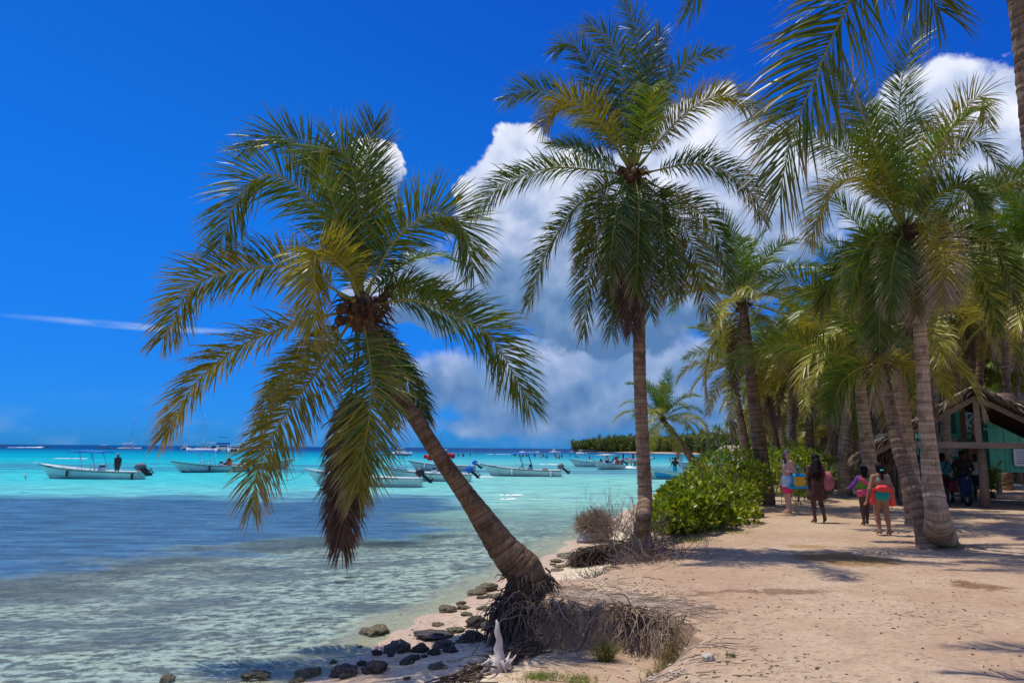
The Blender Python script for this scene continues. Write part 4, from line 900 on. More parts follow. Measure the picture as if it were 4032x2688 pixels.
# --- rocks
def rock_mesh(seed, mat, flat=.6):
    bm = bmesh.new(); bmesh.ops.create_icosphere(bm, subdivisions=4, radius=1)
    o = Vector((seed * 3.7, seed * 1.3, -seed * 2.1))
    for v in bm.verts:
        n = v.co.normalized(); f = 1 + .42 * mnoise.noise(n * 1.4 + o) + .26 * mnoise.noise(n * 3.1 + o) + .12 * mnoise.noise(n * 7 + o) + .06 * mnoise.noise(n * 15 + o)
        cell = mnoise.cell(n * 2.2 + o); f += .08 * cell
        v.co = n * f; v.co.z *= flat
    me = bpy.data.meshes.new('rock'); bm.to_mesh(me); bm.free(); me.materials.append(mat)
    me.polygons.foreach_set('use_smooth', np.ones(len(me.polygons), bool)); return me
ROCKS = [rock_mesh(i, M_ROCK, .62) for i in range(5)] + [rock_mesh(i + 9, M_ROCK_DARK, .7) for i in range(5)]
Z5 = lambda x, y: (1300 + x * .5952, 2250 + y * .5952)
RL = [(1035, 130, 120, 70, 0, 'olive boulder at the water edge behind the leaning trunk'), (965, 152, 110, 40, 0, ''), (1000, 178, 60, 26, 0, ''), (1100, 175, 110, 36, 0, ''), (865, 216, 55, 28, 0, ''),
      (775, 268, 100, 55, 0, 'rounded mossy boulder alone in the wet sand'), (880, 248, 85, 30, 0, ''), (1025, 252, 90, 26, 0, ''), (1110, 226, 60, 30, 0, ''), (1125, 245, 60, 18, 0, ''), (900, 291, 80, 26, 0, ''),
      (965, 372, 130, 105, 1, 'tall knobbly dark boulder among the beach rocks'), (1075, 388, 155, 72, 1, 'smooth domed black boulder beside the hanging roots'), (935, 462, 150, 85, 1, ''), (690, 442, 240, 46, 1, 'long flat dark slab lying on the wet sand'),
      (830, 402, 120, 40, 0, ''), (710, 358, 75, 20, 0, ''), (285, 420, 165, 72, 0, 'pitted rock with a hollow, standing alone at the wash'), (440, 536, 160, 84, 1, 'broad brown boulder in the shade of the palm'), (590, 532, 110, 66, 1, ''),
      (305, 552, 65, 50, 1, ''), (545, 585, 85, 46, 1, ''), (500, 612, 90, 40, 1, ''), (755, 500, 130, 56, 1, ''), (690, 552, 80, 56, 1, ''), (790, 532, 90, 50, 1, ''), (205, 622, 60, 46, 1, ''),
      (290, 668, 160, 88, 1, 'rough dark boulder closest to the surf line'), (80, 692, 175, 80, 1, 'wide black boulder awash at the surf line'), (710, 642, 110, 32, 0, ''), (510, 712, 45, 24, 0, ''), (15, 606, 40, 28, 0, ''),
      (195, 500, 35, 12, 1, ''), (650, 455, 40, 18, 1, ''), (860, 470, 60, 26, 0, ''), (620, 566, 46, 22, 1, ''), (400, 560, 44, 20, 1, '')]
Z6 = lambda x, y: (800 + x * .8503, 1900 + y * .8503)
RL2 = [(230, 912, 130, 42), (475, 897, 105, 34), (430, 925, 60, 30), (640, 462, 70, 9), (680, 440, 50, 8), (1450, 535, 60, 20), (1700, 345, 110, 22), (1640, 368, 60, 18), (1640, 408, 60, 12), (1660, 390, 70, 10), (1620, 380, 30, 10), (-180, 925, 60, 40)]
g = random.Random(3)
def put_rock(px, py, wpx, hpx, dark, label, i):
    p = onto(px, py, .06); w = wpx * p.y / F0; h = hpx * p.y / F0
    me = ROCKS[(5 if dark else 0) + g.randrange(5)]
    fl = .7 if dark else .62
    o = obj('rock', me, None, loc=(p.x, p.y + w * .3, p.z + h * .12), rot=(g.uniform(-.15, .15), g.uniform(-.15, .15), g.uniform(0, 6.28)), scale=(w * .52, w * .48, h * .5 / fl))
    if label: tag(o, label, 'rock', 'rocks along the waterline')
    elif w < .2: tag(o, 'small loose stone on the sand near the waterline', 'stone', 'loose stones on the beach')
    elif dark: tag(o, 'wet dark reef rock in the palm shade by the water', 'rock', 'dark rocks on the beach')
    else: tag(o, 'weathered tan reef rock on the beach by the water', 'rock', 'tan rocks on the beach')
for i, (x, y, w, h, dk, lb) in enumerate(RL): a = Z5(x, y); put_rock(a[0], a[1], w * .595, h * .595, dk, lb, i)
for i, (x, y, w, h) in enumerate(RL2): a = Z6(x, y); put_rock(a[0], a[1], w * .85, h * .85, 0, '', i)
for (px, py, w) in ((2790, 2595, 46), (2690, 2640, 22), (2668, 2580, 18), (2490, 2525, 20), (2510, 2600, 16), (2700, 2490, 14), (2470, 2640, 14)):
    p = onto(px, py); s_ = w * p.y / F0
    tag(obj('stone', rock_mesh(int(w * 7 + px), M_PALE_STONE, .7), None, loc=(p.x, p.y, p.z + s_ * .12), rot=(0, 0, px), scale=s_ * .5), 'fist sized white coral stone lying on the bare sand' if w > 40 else 'small white coral pebble on the crumbling sand edge', 'stone', 'white coral stones')

# --- bleached stump of driftwood
p = onto(1965, 2640, .15); dw = empty('driftwood_stump', p, 'bleached white driftwood stump with a pointed upright spike', 'driftwood')
mb = MB(); mb.tube([(-.03, 0, -.05), (-.01, .0, .06), (.012, .02, .14), (-.012, .035, .22), (.004, .03, .31), (-.025, .02, .40), (-.022, .035, .47), (-.035, .03, .52)], [.10, .075, .05, .052, .036, .034, .022, .008], 9); mb.build('spike', M_DRIFT, dw, True)
mb = MB(); g = random.Random(8)
for i in range(20):
    a = g.uniform(0, 6.28); l = g.uniform(.08, .27)
    mb.tube([(0, 0, .05), (math.cos(a) * l * .5, math.sin(a) * l * .5, g.uniform(.03, .12)), (math.cos(a + .35) * l, math.sin(a + .35) * l, g.uniform(-.04, .16))], [g.uniform(.03, .06), g.uniform(.015, .03), .006], 6)
mb.build('root_arms', M_DRIFT, dw, True)
# --- heap of dark sticks
p = onto(1960, 2610, .15); hp = empty('stick_pile', p, 'heap of dark broken sticks and dry palm stalks below the roots', 'sticks')
mb = MB(); g = random.Random(12); a0, a1 = onto(2090, 2560, .15), onto(1740, 2700, .2)
for i in range(170):
    t = g.random(); c = a0.lerp(a1, t) + Vector((g.gauss(0, .10) + .05, g.gauss(0, .10), 0)); z = gzs(c.x, c.y) + abs(g.gauss(.02, .05)) * (1.3 - t)
    d = (a1 - a0).normalized(); d = Vector((d.x + g.gauss(0, .45), d.y + g.gauss(0, .45), g.gauss(0.05, .12))).normalized(); l = g.uniform(.12, .55)
    r = g.choice((.004, .006, .009, .013)); q = Vector((c.x, c.y, z)) - p
    mb.tube([q - d * l * .5, q + Vector((g.gauss(0, .02), g.gauss(0, .02), g.gauss(0, .015))), q + d * l * .5], [r, r, r * .6], 5)
mb.build('sticks', M_ROOT_DARK, hp, kind='stuff')
mb = MB(); c = onto(1895, 2560, .15) - p; mb.tube([c + Vector((-.12, -.25, -.02)), c + Vector((0, 0, .12)), c + Vector((.10, .2, .28))], [.007, .006, .004], 5); mb.build('stalk', M_TWIG, hp)
# --- stump lying on its side with a brush of roots, below the tall palm
p = onto(2330, 2130, .2); stp = empty('palm_stump', p, 'uprooted palm stump on the beach with a bristling ball of dry roots', 'stump')
mb = MB(); mb.tube([(-.35, -.1, .10), (-.1, 0, .13), (.25, .12, .14), (.55, .3, .18)], [.10, .13, .15, .12], 10); mb.tube([(-.42, -.2, .03), (-.1, -.15, .06), (.2, -.1, .05)], [.05, .07, .05], 8); mb.build('log', M_DRIFT, stp, True)
def root_ball(name, parent, c, rx, rz, n, mat, seed, side=(0, -1, 0), up=.3, ry=None):
    g = random.Random(seed); mb = MB(); ry = ry or rx * .7
    for i in range(n):
        v = Vector((g.gauss(0, 1), g.gauss(0, 1), g.gauss(0, 1))).normalized()
        if v.z < -.5: v.z = -v.z
        st = Vector(c) + Vector((v.x * rx, v.y * ry, v.z * rz)) * g.uniform(.55, .95)
        pts = strand(g, st, v + Vector(side) * .5 + Vector((0, 0, up)), g.uniform(.12, .34), 4, .22, -.02)
        r = g.choice((.004, .006, .009)); mb.tube(pts, [r, r, r * .8, r * .6, r * .3], 4, False)
    return mb.build(name, mat, parent, True, kind='stuff')
root_ball('root_ball', stp, (.08, -.08, .40), .52, .34, 1000, M_ROOT, 4, (-.5, -.2, 0), .1)
mb = MB(); mb.lathe([(.05, -.2), (.26, -.12), (.33, .02), (.25, .15), (.05, .22)], 12, (.08, -.0, .40), 1.1, .7); mb.build('core', M_ROOT_DARK, stp, True)
# --- bared root plate of the tall palm, at the foot of the trunk
offB = Vector(palmB.location); mb = MB(); g = random.Random(6)
c0 = onto(2400, 2225, .55)
for i in range(950):
    t = g.random(); st = Vector((c0.x - .55 + t * 1.3, c0.y + t * .9 + g.uniform(-.05, .35), 0)); st.z = gzs(st.x, st.y) + g.uniform(0.03, .36)
    pts = strand(g, st, (-.7 + g.gauss(0, .3), -.35, .15), g.uniform(.2, .6), 6, .2, .22)
    mb.tube([q - offB for q in pts], g.choice((.005, .008, .012)), 4, False)
mb.build('roots', M_ROOT_DARK, palmB, True, kind='stuff')
# --- leafless shrub
def dead_shrub(base, h, n, seed, label, lean=(-.25, 0, 1)):
    root = empty('dead_shrub', base, label, 'shrub'); g = random.Random(seed); mb = MB(); mt = MB()
    def grow(p, d, l, r, lv):
        pts = strand(g, p, d, l, 5, .12)
        (mb if lv == 0 else mt).tube(pts, [r * (1 - .13 * j) for j in range(6)], 4, False)
        if lv < 3:
            for _ in range(g.randint(2, 4)):
                q = pts[g.randint(2, 5)]; nd = (Vector(d) + Vector((g.gauss(0, .5), g.gauss(0, .5), g.gauss(.1, .3)))).normalized(); grow(q, nd, l * g.uniform(.4, .75), r * .6, lv + 1)
    for _ in range(n):
        d = (Vector(lean) + Vector((g.gauss(0, .5), g.gauss(0, .4), 0))).normalized(); grow(Vector((g.gauss(0, .06), g.gauss(0, .06), -.03)), d, h * g.uniform(.4, .7), .010, 0)
    mb.build('stem', M_TWIG, root, True); mt.build('twigs', M_TWIG, root, True, kind='stuff'); return root
dead_shrub(onto(2430, 2190, .55), 1.5, 22, 3, 'tangle of bare grey twigs in front of the tall palm')
dead_shrub(onto(2530, 2165, .65), 1.0, 18, 4, 'knee high dry bush matted round the foot of the tall palm')
g = random.Random(77); mb = MB(); bs = onto(2500, 2200, .6)
for i in range(1700):                              # dry matted undergrowth
    st = Vector((bs.x + g.gauss(-.1, .45), bs.y + g.gauss(0, .4), 0)); st.z = gzs(st.x, st.y) + g.uniform(0, .12)
    mb.tube([q - bs for q in strand(g, st, (g.gauss(0, 1), g.gauss(0, 1), g.uniform(.2, 1)), g.uniform(.1, .42), 3, .35)], g.choice((.003, .005)), 3, False)
th = empty('dry_thicket', bs, 'matted grey brown dry brush between the root plate and tall palm', 'brush'); mb.build('brush', M_TWIG, th, kind='stuff')

# --- green shrubs
def leaf_cloud(name, parent, lumps, n, size, seed, cols, origin, up=.35, mat=None, rnd=.5):
    g = np.random.default_rng(seed); tot = sum(w for *_, w in lumps); V = []; T = []
    for (cx, cy, cz, rx, ry, rz, w) in lumps:
        m = int(n * w / tot); v = nrm(g.normal(size=(m, 3))); v[:, 2] = np.abs(v[:, 2]) * np.where(g.random(m) < .8, 1, -.6)
        rad = g.uniform(.55, 1.05, m) ** .6
        cl = nrm(g.normal(size=(40, 3))); near = (v @ cl.T).max(1)         # clumps
        rad *= .78 + .3 * near
        p = np.array([cx, cy, cz]) + v * rad[:, None] * np.array([rx, ry, rz])
        d = nrm(v * .8 + np.array([0, 0, up]) + g.normal(0, rnd, (m, 3))); s = nrm(np.cross(d, g.normal(size=(m, 3)))); nn = np.cross(s, d)
        L = size * g.uniform(.6, 1.3, m)[:, None]; Wd = L * .30
        a = p; b = p + d * L * .5 + s * Wd + nn * L * .05; c = p + d * L + nn * L * -.08; e = p + d * L * .5 - s * Wd + nn * L * .05
        V.append(np.stack([a, b, c, e], 1)); k_ = g.random((m, 1)) ** 1.3; k2 = g.uniform(.7, 1.25, (m, 1))
        T.append(np.repeat(((np.array(cols[0]) * (1 - k_) + np.array(cols[1]) * k_) * k2)[:, None, :], 4, 1))
    V = np.vstack(V).reshape(-1, 3) - np.array(origin); T = np.vstack(T).reshape(-1, 3); F_ = np.arange(len(V)).reshape(-1, 4)
    me = new_mesh(name, V, F_, False, (mat or M_BUSH,)); c_ = me.color_attributes.new('tint', 'FLOAT_COLOR', 'POINT')
    c_.data.foreach_set('color', np.hstack([T, np.ones((len(T), 1))]).astype(np.float32).ravel())
    return obj(name, me, parent, kind='stuff')
def shrub(label, base, lumps, n, size, seed, cols, up=.35, stems=26, group=None):
    root = empty('shrub', base, label, 'shrub', group); leaf_cloud('foliage', root, lumps, n, size, seed, cols, base, up)
    g = random.Random(seed); mb = MB()
    for _ in range(stems):
        l = g.choice(lumps); t = Vector((l[0] + g.gauss(0, l[3] * .5), l[1] + g.gauss(0, l[4] * .5), l[2] + l[5] * g.uniform(.2, .9)))
        b = Vector((l[0] + g.gauss(0, l[3] * .3), l[1] + g.gauss(0, l[4] * .3), 0)); b.z = gzs(b.x, b.y) - .02; m_ = b.lerp(t, .5) + Vector((g.gauss(0, .08), g.gauss(0, .08), 0))
        mb.tube([b - Vector(base), m_ - Vector(base), t - Vector(base)], [.014, .01, .005], 4, False)
    mb.build('stems', M_TWIG, root, True, kind='stuff'); return root
SG = ((0.07, 0.15, 0.008), (0.36, 0.40, 0.02))
def lump(px, py, d, wpx, hpx, ry, w=1.0):
    c = P(px, py, d); return (c.x, c.y, c.z, wpx * d / F0, ry, hpx * d / F0, w)
b1 = onto(2740, 2070); gs = random.Random(19); LB = []
for i in range(30):
    t = gs.random(); px = 2585 + t * 415; dd = 15.3 + t * 4.2 + gs.uniform(-.3, 2.2); back = max(0, dd - 15.3 - t * 4.2) / 2.2
    top = 2030 - 60 * math.sin(math.pi * min(1, t * 1.15)) - 75 * back + gs.uniform(-25, 35)
    LB.append(lump(px, top + 25, dd, gs.uniform(38, 66), gs.uniform(38, 62), gs.uniform(.22, .42), gs.uniform(.5, 1)))
    if gs.random() < .6: LB.append(lump(px, 2072 - 40 * t, dd - .2, 60, 45, .35, .6))
shrub('broad glossy green shrub spreading between the tall palm and the path', b1, LB, 9500, .135, 1, SG, stems=60)
b2 = onto(2850, 1960)
shrub('taller rear part of the green shrubs in front of the water', b2,
      [lump(2820, 1880, 23, 110, 90, .8), lump(2900, 1860, 25, 110, 90, .8), lump(2960, 1900, 24, 80, 80, .6), lump(2740, 1920, 22, 70, 60, .6, .5), lump(2900, 1920, 23, 110, 90, .8)], 5200, .12, 2, SG)
b3 = onto(3180, 1930)
shrub('green shrub growing behind the man with the beach bag', b3, [lump(3090, 1890, 27, 80, 100, .8), lump(3170, 1880, 27.5, 70, 110, .8), lump(3060, 1850, 30, 80, 80, .8), lump(3210, 1890, 28, 45, 70, .5, .5), lump(3140, 1920, 25.5, 60, 55, .5, .7)], 4200, .13, 3, SG)
b4 = onto(2790, 1930)
shrub('round leafed sea grape branch standing up above the shrubs', b4, [lump(2780, 1840, 21.5, 40, 50, .3), lump(2830, 1800, 21.8, 28, 40, .3, .5), lump(2890, 1880, 21.5, 30, 40, .3, .6)], 60, .17, 4, ((0.055, 0.12, 0.015), (0.20, 0.26, 0.05)), stems=8)
UG = ((0.07, 0.13, 0.012), (0.24, 0.26, 0.02))
for i, (px, py, d, w, h) in enumerate([(3060, 1810, 48, 70, 60), (3160, 1815, 52, 70, 50), (3260, 1815, 58, 80, 50), (3350, 1815, 62, 80, 60), (3450, 1815, 66, 80, 50), (3560, 1815, 60, 90, 60), (3680, 1815, 62, 90, 60), (3250, 1790, 85, 120, 60),
                                       (3420, 1790, 90, 120, 70), (3000, 1795, 80, 70, 45), (3620, 1790, 90, 120, 80), (3800, 1800, 70, 120, 80), (3930, 1800, 64, 110, 80), (3780, 1700, 78, 130, 90), (3950, 1690, 80, 130, 90), (3480, 1720, 95, 140, 80), (3300, 1730, 100, 140, 70), (3130, 1750, 105, 120, 50)]):
    l = lump(px, py, d, w, h, 2.0); bb = Vector((l[0], l[1], gzs(l[0], l[1])))
    shrub('hazy green thicket in the depth of the palm grove', bb, [l, (l[0] + .5, l[1], l[2] - .9, l[3] * 1.1, 1.5, l[5] * .9, 1)], 900, .42, 40 + i, UG, stems=6, group='thickets in the grove')

# --- grass
def grass(label, base, n, h, spread, seed, cols, group=None, lean=.35):
    root = empty('grass_tuft', base, label, 'grass', group); g = np.random.default_rng(seed); V = []; T = []
    p = np.zeros((n, 3)); p[:, :2] = g.normal(0, spread, (n, 2))
    p[:, 2] = gz(p[:, 0] + base[0], p[:, 1] + base[1]) - base[2] - .01
    d = nrm(np.stack([g.normal(0, lean, n), g.normal(0, lean, n), np.ones(n)], -1)); L = h * g.uniform(.4, 1.1, n)[:, None]; s = nrm(np.cross(d, g.normal(size=(n, 3)))) * .0035
    q = p + d * L * .55; e = p + nrm(d + np.stack([g.normal(0, .4, n), g.normal(0, .4, n), -.15 * np.ones(n)], -1)) * L
    V = np.stack([p - s, p + s, q + s * .8, q - s * .8, e], 1).reshape(-1, 3); i = np.arange(n) * 5
    F_ = np.stack([i, i + 1, i + 2, i + 3], -1).tolist() + np.stack([i + 3, i + 2, i + 4], -1).tolist()
    c = g.random((n, 1)); T = np.repeat((np.array(cols[0]) * (1 - c) + np.array(cols[1]) * c)[:, None], 5, 1).reshape(-1, 3)
    me = new_mesh('blades', V, F_, False, (M_BUSH,)); c_ = me.color_attributes.new('tint', 'FLOAT_COLOR', 'POINT')
    c_.data.foreach_set('color', np.hstack([T, np.ones((len(T), 1))]).astype(np.float32).ravel()); obj('blades', me, root, kind='stuff'); return root
GR = ((0.09, 0.13, 0.02), (0.26, 0.24, 0.07)); DG = ((0.30, 0.24, 0.12), (0.20, 0.15, 0.08))
grass('dark green grass tuft growing below the eroded sand lip', onto(2385, 2600, .2), 260, .33, .045, 1, GR)
grass('straw coloured dry grass tuft on the crumbling slope', onto(2640, 2570, .5), 220, .26, .06, 2, DG)
grass('pale dry grass leaning over the hollow in the sand', onto(2590, 2650, .4), 200, .22, .07, 3, DG)
grass('low bright green grass patch beside the driftwood', onto(2130, 2668, .2), 420, .09, .10, 4, ((.12, .2, .02), (.25, .3, .05)), lean=.8)
grass('fresh green sprigs under the hollow of hanging roots', onto(2280, 2680, .2), 260, .10, .10, 5, ((.12, .2, .02), (.25, .3, .05)), lean=.8)
grass('green weeds at the right end of the root hollow', onto(2630, 2445, .6), 160, .12, .05, 6, ((.10, .15, .02), (.22, .24, .04)), lean=.7)
grass('sparse grass ring round the foot of the thick pale palm', onto(3730, 2150, .7), 700, .11, .22, 7, ((.22, .22, .06), (.30, .25, .12)), lean=.7)
grass('thin grass fringe in front of the broad green shrub', onto(2700, 2130, .7), 800, .10, .30, 8, ((.14, .2, .03), (.28, .26, .08)), lean=.7)
grass('dry and green grass strip along the shrub edge by the path', onto(2850, 2090, .7), 700, .10, .28, 9, ((.12, .19, .02), (.26, .26, .06)), lean=.7)
grass('small weed sprouting in the open sand', onto(2880, 2580, .7), 50, .09, .03, 10, ((.05, .10, .03), (.10, .15, .05)), lean=.9)
# --- litter on the sand
def litter(name, label, n, seed, region, mat, lr, rr_):
    g = random.Random(seed); mb = MB(); k_ = 0
    while k_ < n:
        px, py = region(g); p = G(px, py, .68)
        if p.y > 26: continue
        if vnoise(np.array([p.x]), np.array([p.y]), .9, 3, seed * 1.0)[0] < g.uniform(-.25, .35): continue
        z = gzs(p.x, p.y); p = G(px, py, z)
        if p.z < .04: continue
        l = g.uniform(*lr); a = g.gauss(0, .6); d = Vector((math.cos(a), math.sin(a), g.gauss(0, .05))); r = g.uniform(*rr_)
        q0, q1 = p - d * l / 2, p + d * l / 2; m_ = p + Vector((g.gauss(0, l * .1), g.gauss(0, l * .1), 0))
        for q in (q0, q1, m_): q.z = gzs(q.x, q.y) + r
        mb.tube([q0, m_, q1], [r, r, r * .5], 3, False); k_ += 1
    o = mb.build(name, mat, None, kind='stuff'); o['label'] = label; o['category'] = 'litter'; return o
litter('twig_litter', 'short brown twigs and straws strewn over the sandy path', 800, 31, lambda g: (g.uniform(2450, 4030), 2130 + 558 * g.random() ** .9), M_ROOT, (.015, .09), (.001, .003))
litter('twig_litter', 'longer dry twigs scattered along the crumbling sand edge', 380, 32, lambda g: (g.gauss(2450, 230), g.gauss(2580, 90)), M_ROOT, (.06, .28), (.002, .006))
litter('dark_litter', 'dark bark scraps and bits of leaf on the sand', 260, 33, lambda g: (g.uniform(2450, 4030), 2180 + 508 * g.random()), M_ROOT_DARK, (.01, .04), (.002, .007))
litter('shell_litter', 'pale shell and coral crumbs sprinkled on the beach', 420, 34, lambda g: (g.uniform(1500, 2700), 2330 + 358 * g.random()), M_PALE_STONE, (.012, .035), (.006, .014))
# ------------------------------------------------------------------ boats
M_HULL = pm('white fibreglass', (0.72, 0.74, 0.70), (0.60, 0.63, 0.58), 1.2, 0.35, spec=0.5)
M_HULLIN = pm('boat interior', (0.62, 0.66, 0.66), (0.50, 0.55, 0.56), 2.0, 0.6)
M_BLACK = pm('black rubber', (0.012, 0.012, 0.014), (0.02, 0.02, 0.022), 8, 0.45, spec=0.5)
M_GREY = pm('grey plastic', (0.16, 0.16, 0.17), (0.10, 0.10, 0.11), 5, 0.4, spec=0.5)
M_STEEL = pm('brushed steel tube', (0.62, 0.64, 0.66), (0.5, 0.52, 0.54), 9, 0.3, metal=0.7)
M_BLUE = pm('blue canvas', (0.02, 0.16, 0.55), (0.015, 0.11, 0.42), 3, 0.75)
M_SKYB = pm('light blue paint', (0.03, 0.35, 0.62), (0.025, 0.28, 0.52), 3, 0.5)
M_NAVY = pm('navy canvas', (0.015, 0.04, 0.12), (0.01, 0.025, 0.08), 3, 0.7)
M_CREAM = pm('cream canvas', (0.66, 0.58, 0.48), (0.58, 0.5, 0.42), 3, 0.8)
M_WHITE = pm('white paint', (0.80, 0.80, 0.78), (0.72, 0.72, 0.70), 2, 0.45, spec=0.5)
M_RED = pm('red fabric', (0.62, 0.03, 0.025), (0.45, 0.02, 0.02), 6, 0.7)
M_DKRED = pm('dark red paint', (0.35, 0.03, 0.03), (0.25, 0.02, 0.02), 6, 0.5)
M_GLASS = pm('tinted glass', (0.02, 0.04, 0.05), (0.03, 0.05, 0.07), 2, 0.08, spec=0.8)
M_FOAM = pm('wake foam', (0.80, 0.84, 0.86), (0.7, 0.76, 0.8), 3, 0.9)
M_LETTER = pm('black lettering', (0.02, 0.02, 0.03), (0.03, 0.03, 0.04), 4, 0.6)
M_BROWNB = pm('brown boat paint', (0.12, 0.06, 0.04), (0.09, 0.045, 0.03), 4, 0.5)
def sec(s, L, B, zs0=.58, zb=1.14, rake=1.0, kz=-.22):
    """section of an open fishing launch at s (0 stern .. 1 bow): keel to gunwale"""
    b = B * (0.90 + 0.10 * min(1, s / .35)) * (1 - max(0, (s - .42) / .58) ** 2.3) ** .85 if s < 1 else .02
    zg = zs0 + (zb - zs0) * s ** 2.4; p = .30 + .65 * max(0, (s - .3) / .7) ** 1.3; out = []
    zk = kz + max(0, (s - .86) / .14) ** 2 * .25
    for h in (0, .06, .15, .28, .45, .62, .8, .9, 1.0):
        x = s * L - rake * (1 - h) * max(0, (s - .5) / .5) ** 2
        out.append(Vector((x, max(b, .015) * h ** p, zk + (zg - zk) * h)))
    return out
def loft_side(rows, sgn): return [[Vector((v.x, v.y * sgn, v.z)) for v in r] for r in rows]
def launch(label, pos, yaw, L=7.4, B=.95, rail=M_BLACK, bottom=None, canopy=None, motors=2, mcol=M_GREY, fend=(), group='open launches at anchor', console=True, name=None, reg=None, gun=None, tilt=True, chest=None, pulpit=True, cmat=M_STEEL, white_bow=False):
    root = empty('motor_launch', (pos[0], pos[1], 0), label, 'boat', group, yaw)
    ss = [0, .08, .2, .32, .44, .55, .65, .74, .82, .89, .94, .975, 1.0]; rows = [sec(s, L, B) for s in ss]
    for r in rows:
        for v in r: v.x -= L / 2
    mb = MB()
    ring = [[Vector((v.x, -v.y, v.z)) for v in reversed(r)] + [v for v in r[1:]] for r in rows]
    mb.loft(ring, close=False, caps=False); mb.add(ring[0], [tuple(range(len(ring[0])))])
    mb.build('hull', M_HULL, root, True)
    inn = []                                     # inner skin, rim and floor
    for r, s in zip(rows, ss):
        g_ = r[-1]; yi = max(g_.y - .07, .004); zf = min(.12, g_.z - .05) if s < .8 else g_.z - .10
        half = [Vector((g_.x, g_.y, g_.z + .003)), Vector((g_.x, yi, g_.z + .006)), Vector((g_.x, max(yi - .06, .003), (g_.z + zf) / 2)), Vector((g_.x, max(yi - .14, .002), zf))]
        inn.append([Vector((v.x, -v.y, v.z)) for v in half] + list(reversed(half)))
    mb = MB(); mb.loft(inn, close=False, caps=False); mb.build('interior', gun or M_HULLIN, root, True)
    for sg in (-1, 1):
        mb = MB(); mb.tube([Vector((r[-2].x, sg * (r[-2].y + .012), r[-2].z)) for r in rows], .028, 5); mb.build('rub_rail', rail, root, True)
    if bottom:
        for sg in (-1, 1):
            mb = MB(); st = [[Vector((v.x, sg * (v.y + .012), v.z)) for v in r[:4]] for r in rows[:-2]]; mb.loft(st, False, False); mb.build('boot_stripe', bottom, root, True)
    if white_bow:
        for sg in (-1, 1):
            mb = MB(); st = [[Vector((r[i].x + .004, sg * (r[i].y + .008), r[i].z - .06)) for i in (6, 7)] for r in rows[7:]]; mb.loft(st, False, False); mb.build('bow_stripe', M_WHITE, root)
    if pulpit:
        e = rows[-1][-1]; mb = MB(); mb.box((e.x + .12, 0, e.z - .01), (.62, .20, .05)); mb.build('bow_plank', M_WHITE, root, bevel=.01)
    for x in (-.22 * L, .02 * L):
        mb = MB(); mb.box((x, 0, .34), (.28, B * 1.62, .05)); mb.build('thwart', M_WHITE, root)
    if console:
        mb = MB(); mb.box((-.12 * L, 0, .5), (.42, .55, .75), taper=.8); cs = mb.build('console', M_WHITE, root, bevel=.03)
        mb = MB(); mb.box((-.12 * L - .02, 0, .93), (.30, .46, .18), taper=.8); mb.build('windscreen', M_GLASS, cs)
    if chest:
        mb = MB(); mb.box((-.30 * L, .1, .5), (.5, .4, .35)); mb.build('cool_box', chest, root, bevel=.03)
    if canopy:
        ctop, cx0, cx1, h = canopy; cw = B * .86
        for x, lean in ((cx0 + .25 * (cx1 - cx0), .30), (cx0 + .62 * (cx1 - cx0), .30)):
            for sg in (-1, 1):
                mb = MB(); mb.tube([(x * L, sg * B * .88, .45), (x * L + .05, sg * B * .86, .9), ((x + .01) * L + lean, sg * cw * .8, h - .05)], .022, 6); mb.build('canopy_post', cmat, root, True)
                mb = MB(); mb.tube([(x * L + .55, sg * B * .86, .5), (x * L + .12, sg * B * .86, 1.0)], .016, 6); mb.build('brace', cmat, root, True)
        for sg in (-1, 1):
            mb = MB(); mb.tube([((cx0 + .25 * (cx1 - cx0)) * L + .06, sg * B * .86, 1.05), ((cx0 + .62 * (cx1 - cx0)) * L + .1, sg * B * .86, 1.05)], .015, 6); mb.build('rail', cmat, root, True)
        nx = 7; rr_ = []
        for i in range(nx):
            t = i / (nx - 1); x = (cx0 + (cx1 - cx0) * t) * L + .25; z = h + .08 * math.sin(math.pi * t)
            rr_.append([Vector((x, -cw, z)), Vector((x, -cw * .5, z + .05)), Vector((x, 0, z + .07)), Vector((x, cw * .5, z + .05)), Vector((x, cw, z)), Vector((x, cw, z - .05)), Vector((x, 0, z - .01)), Vector((x, -cw, z - .05))])
        mb = MB(); mb.loft(rr_); mb.build('canopy', ctop, root, True)
    tr = rows[0][-1]
    for i in range(motors):
        y = (i - (motors - 1) / 2) * .5; mo = None
        a = R(48) if tilt else 0; M_ = Matrix.Rotation(a, 3, 'Y'); c = Vector((tr.x - .08, y, tr.z + .08))
        mb = MB(); pts = [[Vector((x_ * w, y_ * w2, z)) for x_, y_ in ((-.3, -.16), (.14, -.17), (.2, 0), (.14, .17), (-.3, .16), (-.36, 0))] for z, w, w2 in ((.05, .8, .8), (.14, 1, 1), (.38, .98, .95), (.5, .8, .75), (.54, .4, .4))]
        mb.loft([[c + M_ @ v for v in r] for r in pts]); mo = mb.build('outboard_cowl', mcol, root, True)
        mb = MB(); mb.beam(c + M_ @ Vector((-.1, 0, .1)), c + M_ @ Vector((-.12, 0, -.55)), .12, .2, (1, 0, 0)); mb.box(c + M_ @ Vector((-.3, 0, -.36)), (.34, .22, .03), M_); mb.build('outboard_leg', M_BLACK, root)
        mb = MB(); mb.tube([c + M_ @ Vector((.02, 0, -.58)), c + M_ @ Vector((-.18, 0, -.60)), c + M_ @ Vector((-.34, 0, -.6))], [.03, .065, .04], 7)
        for q in range(3):
            an = q * 2.094; mb.box(c + M_ @ Vector((-.36, .09 * math.cos(an), -.6 + .09 * math.sin(an))), (.02, .09, .14), M_ @ Matrix.Rotation(an, 3, 'X'))
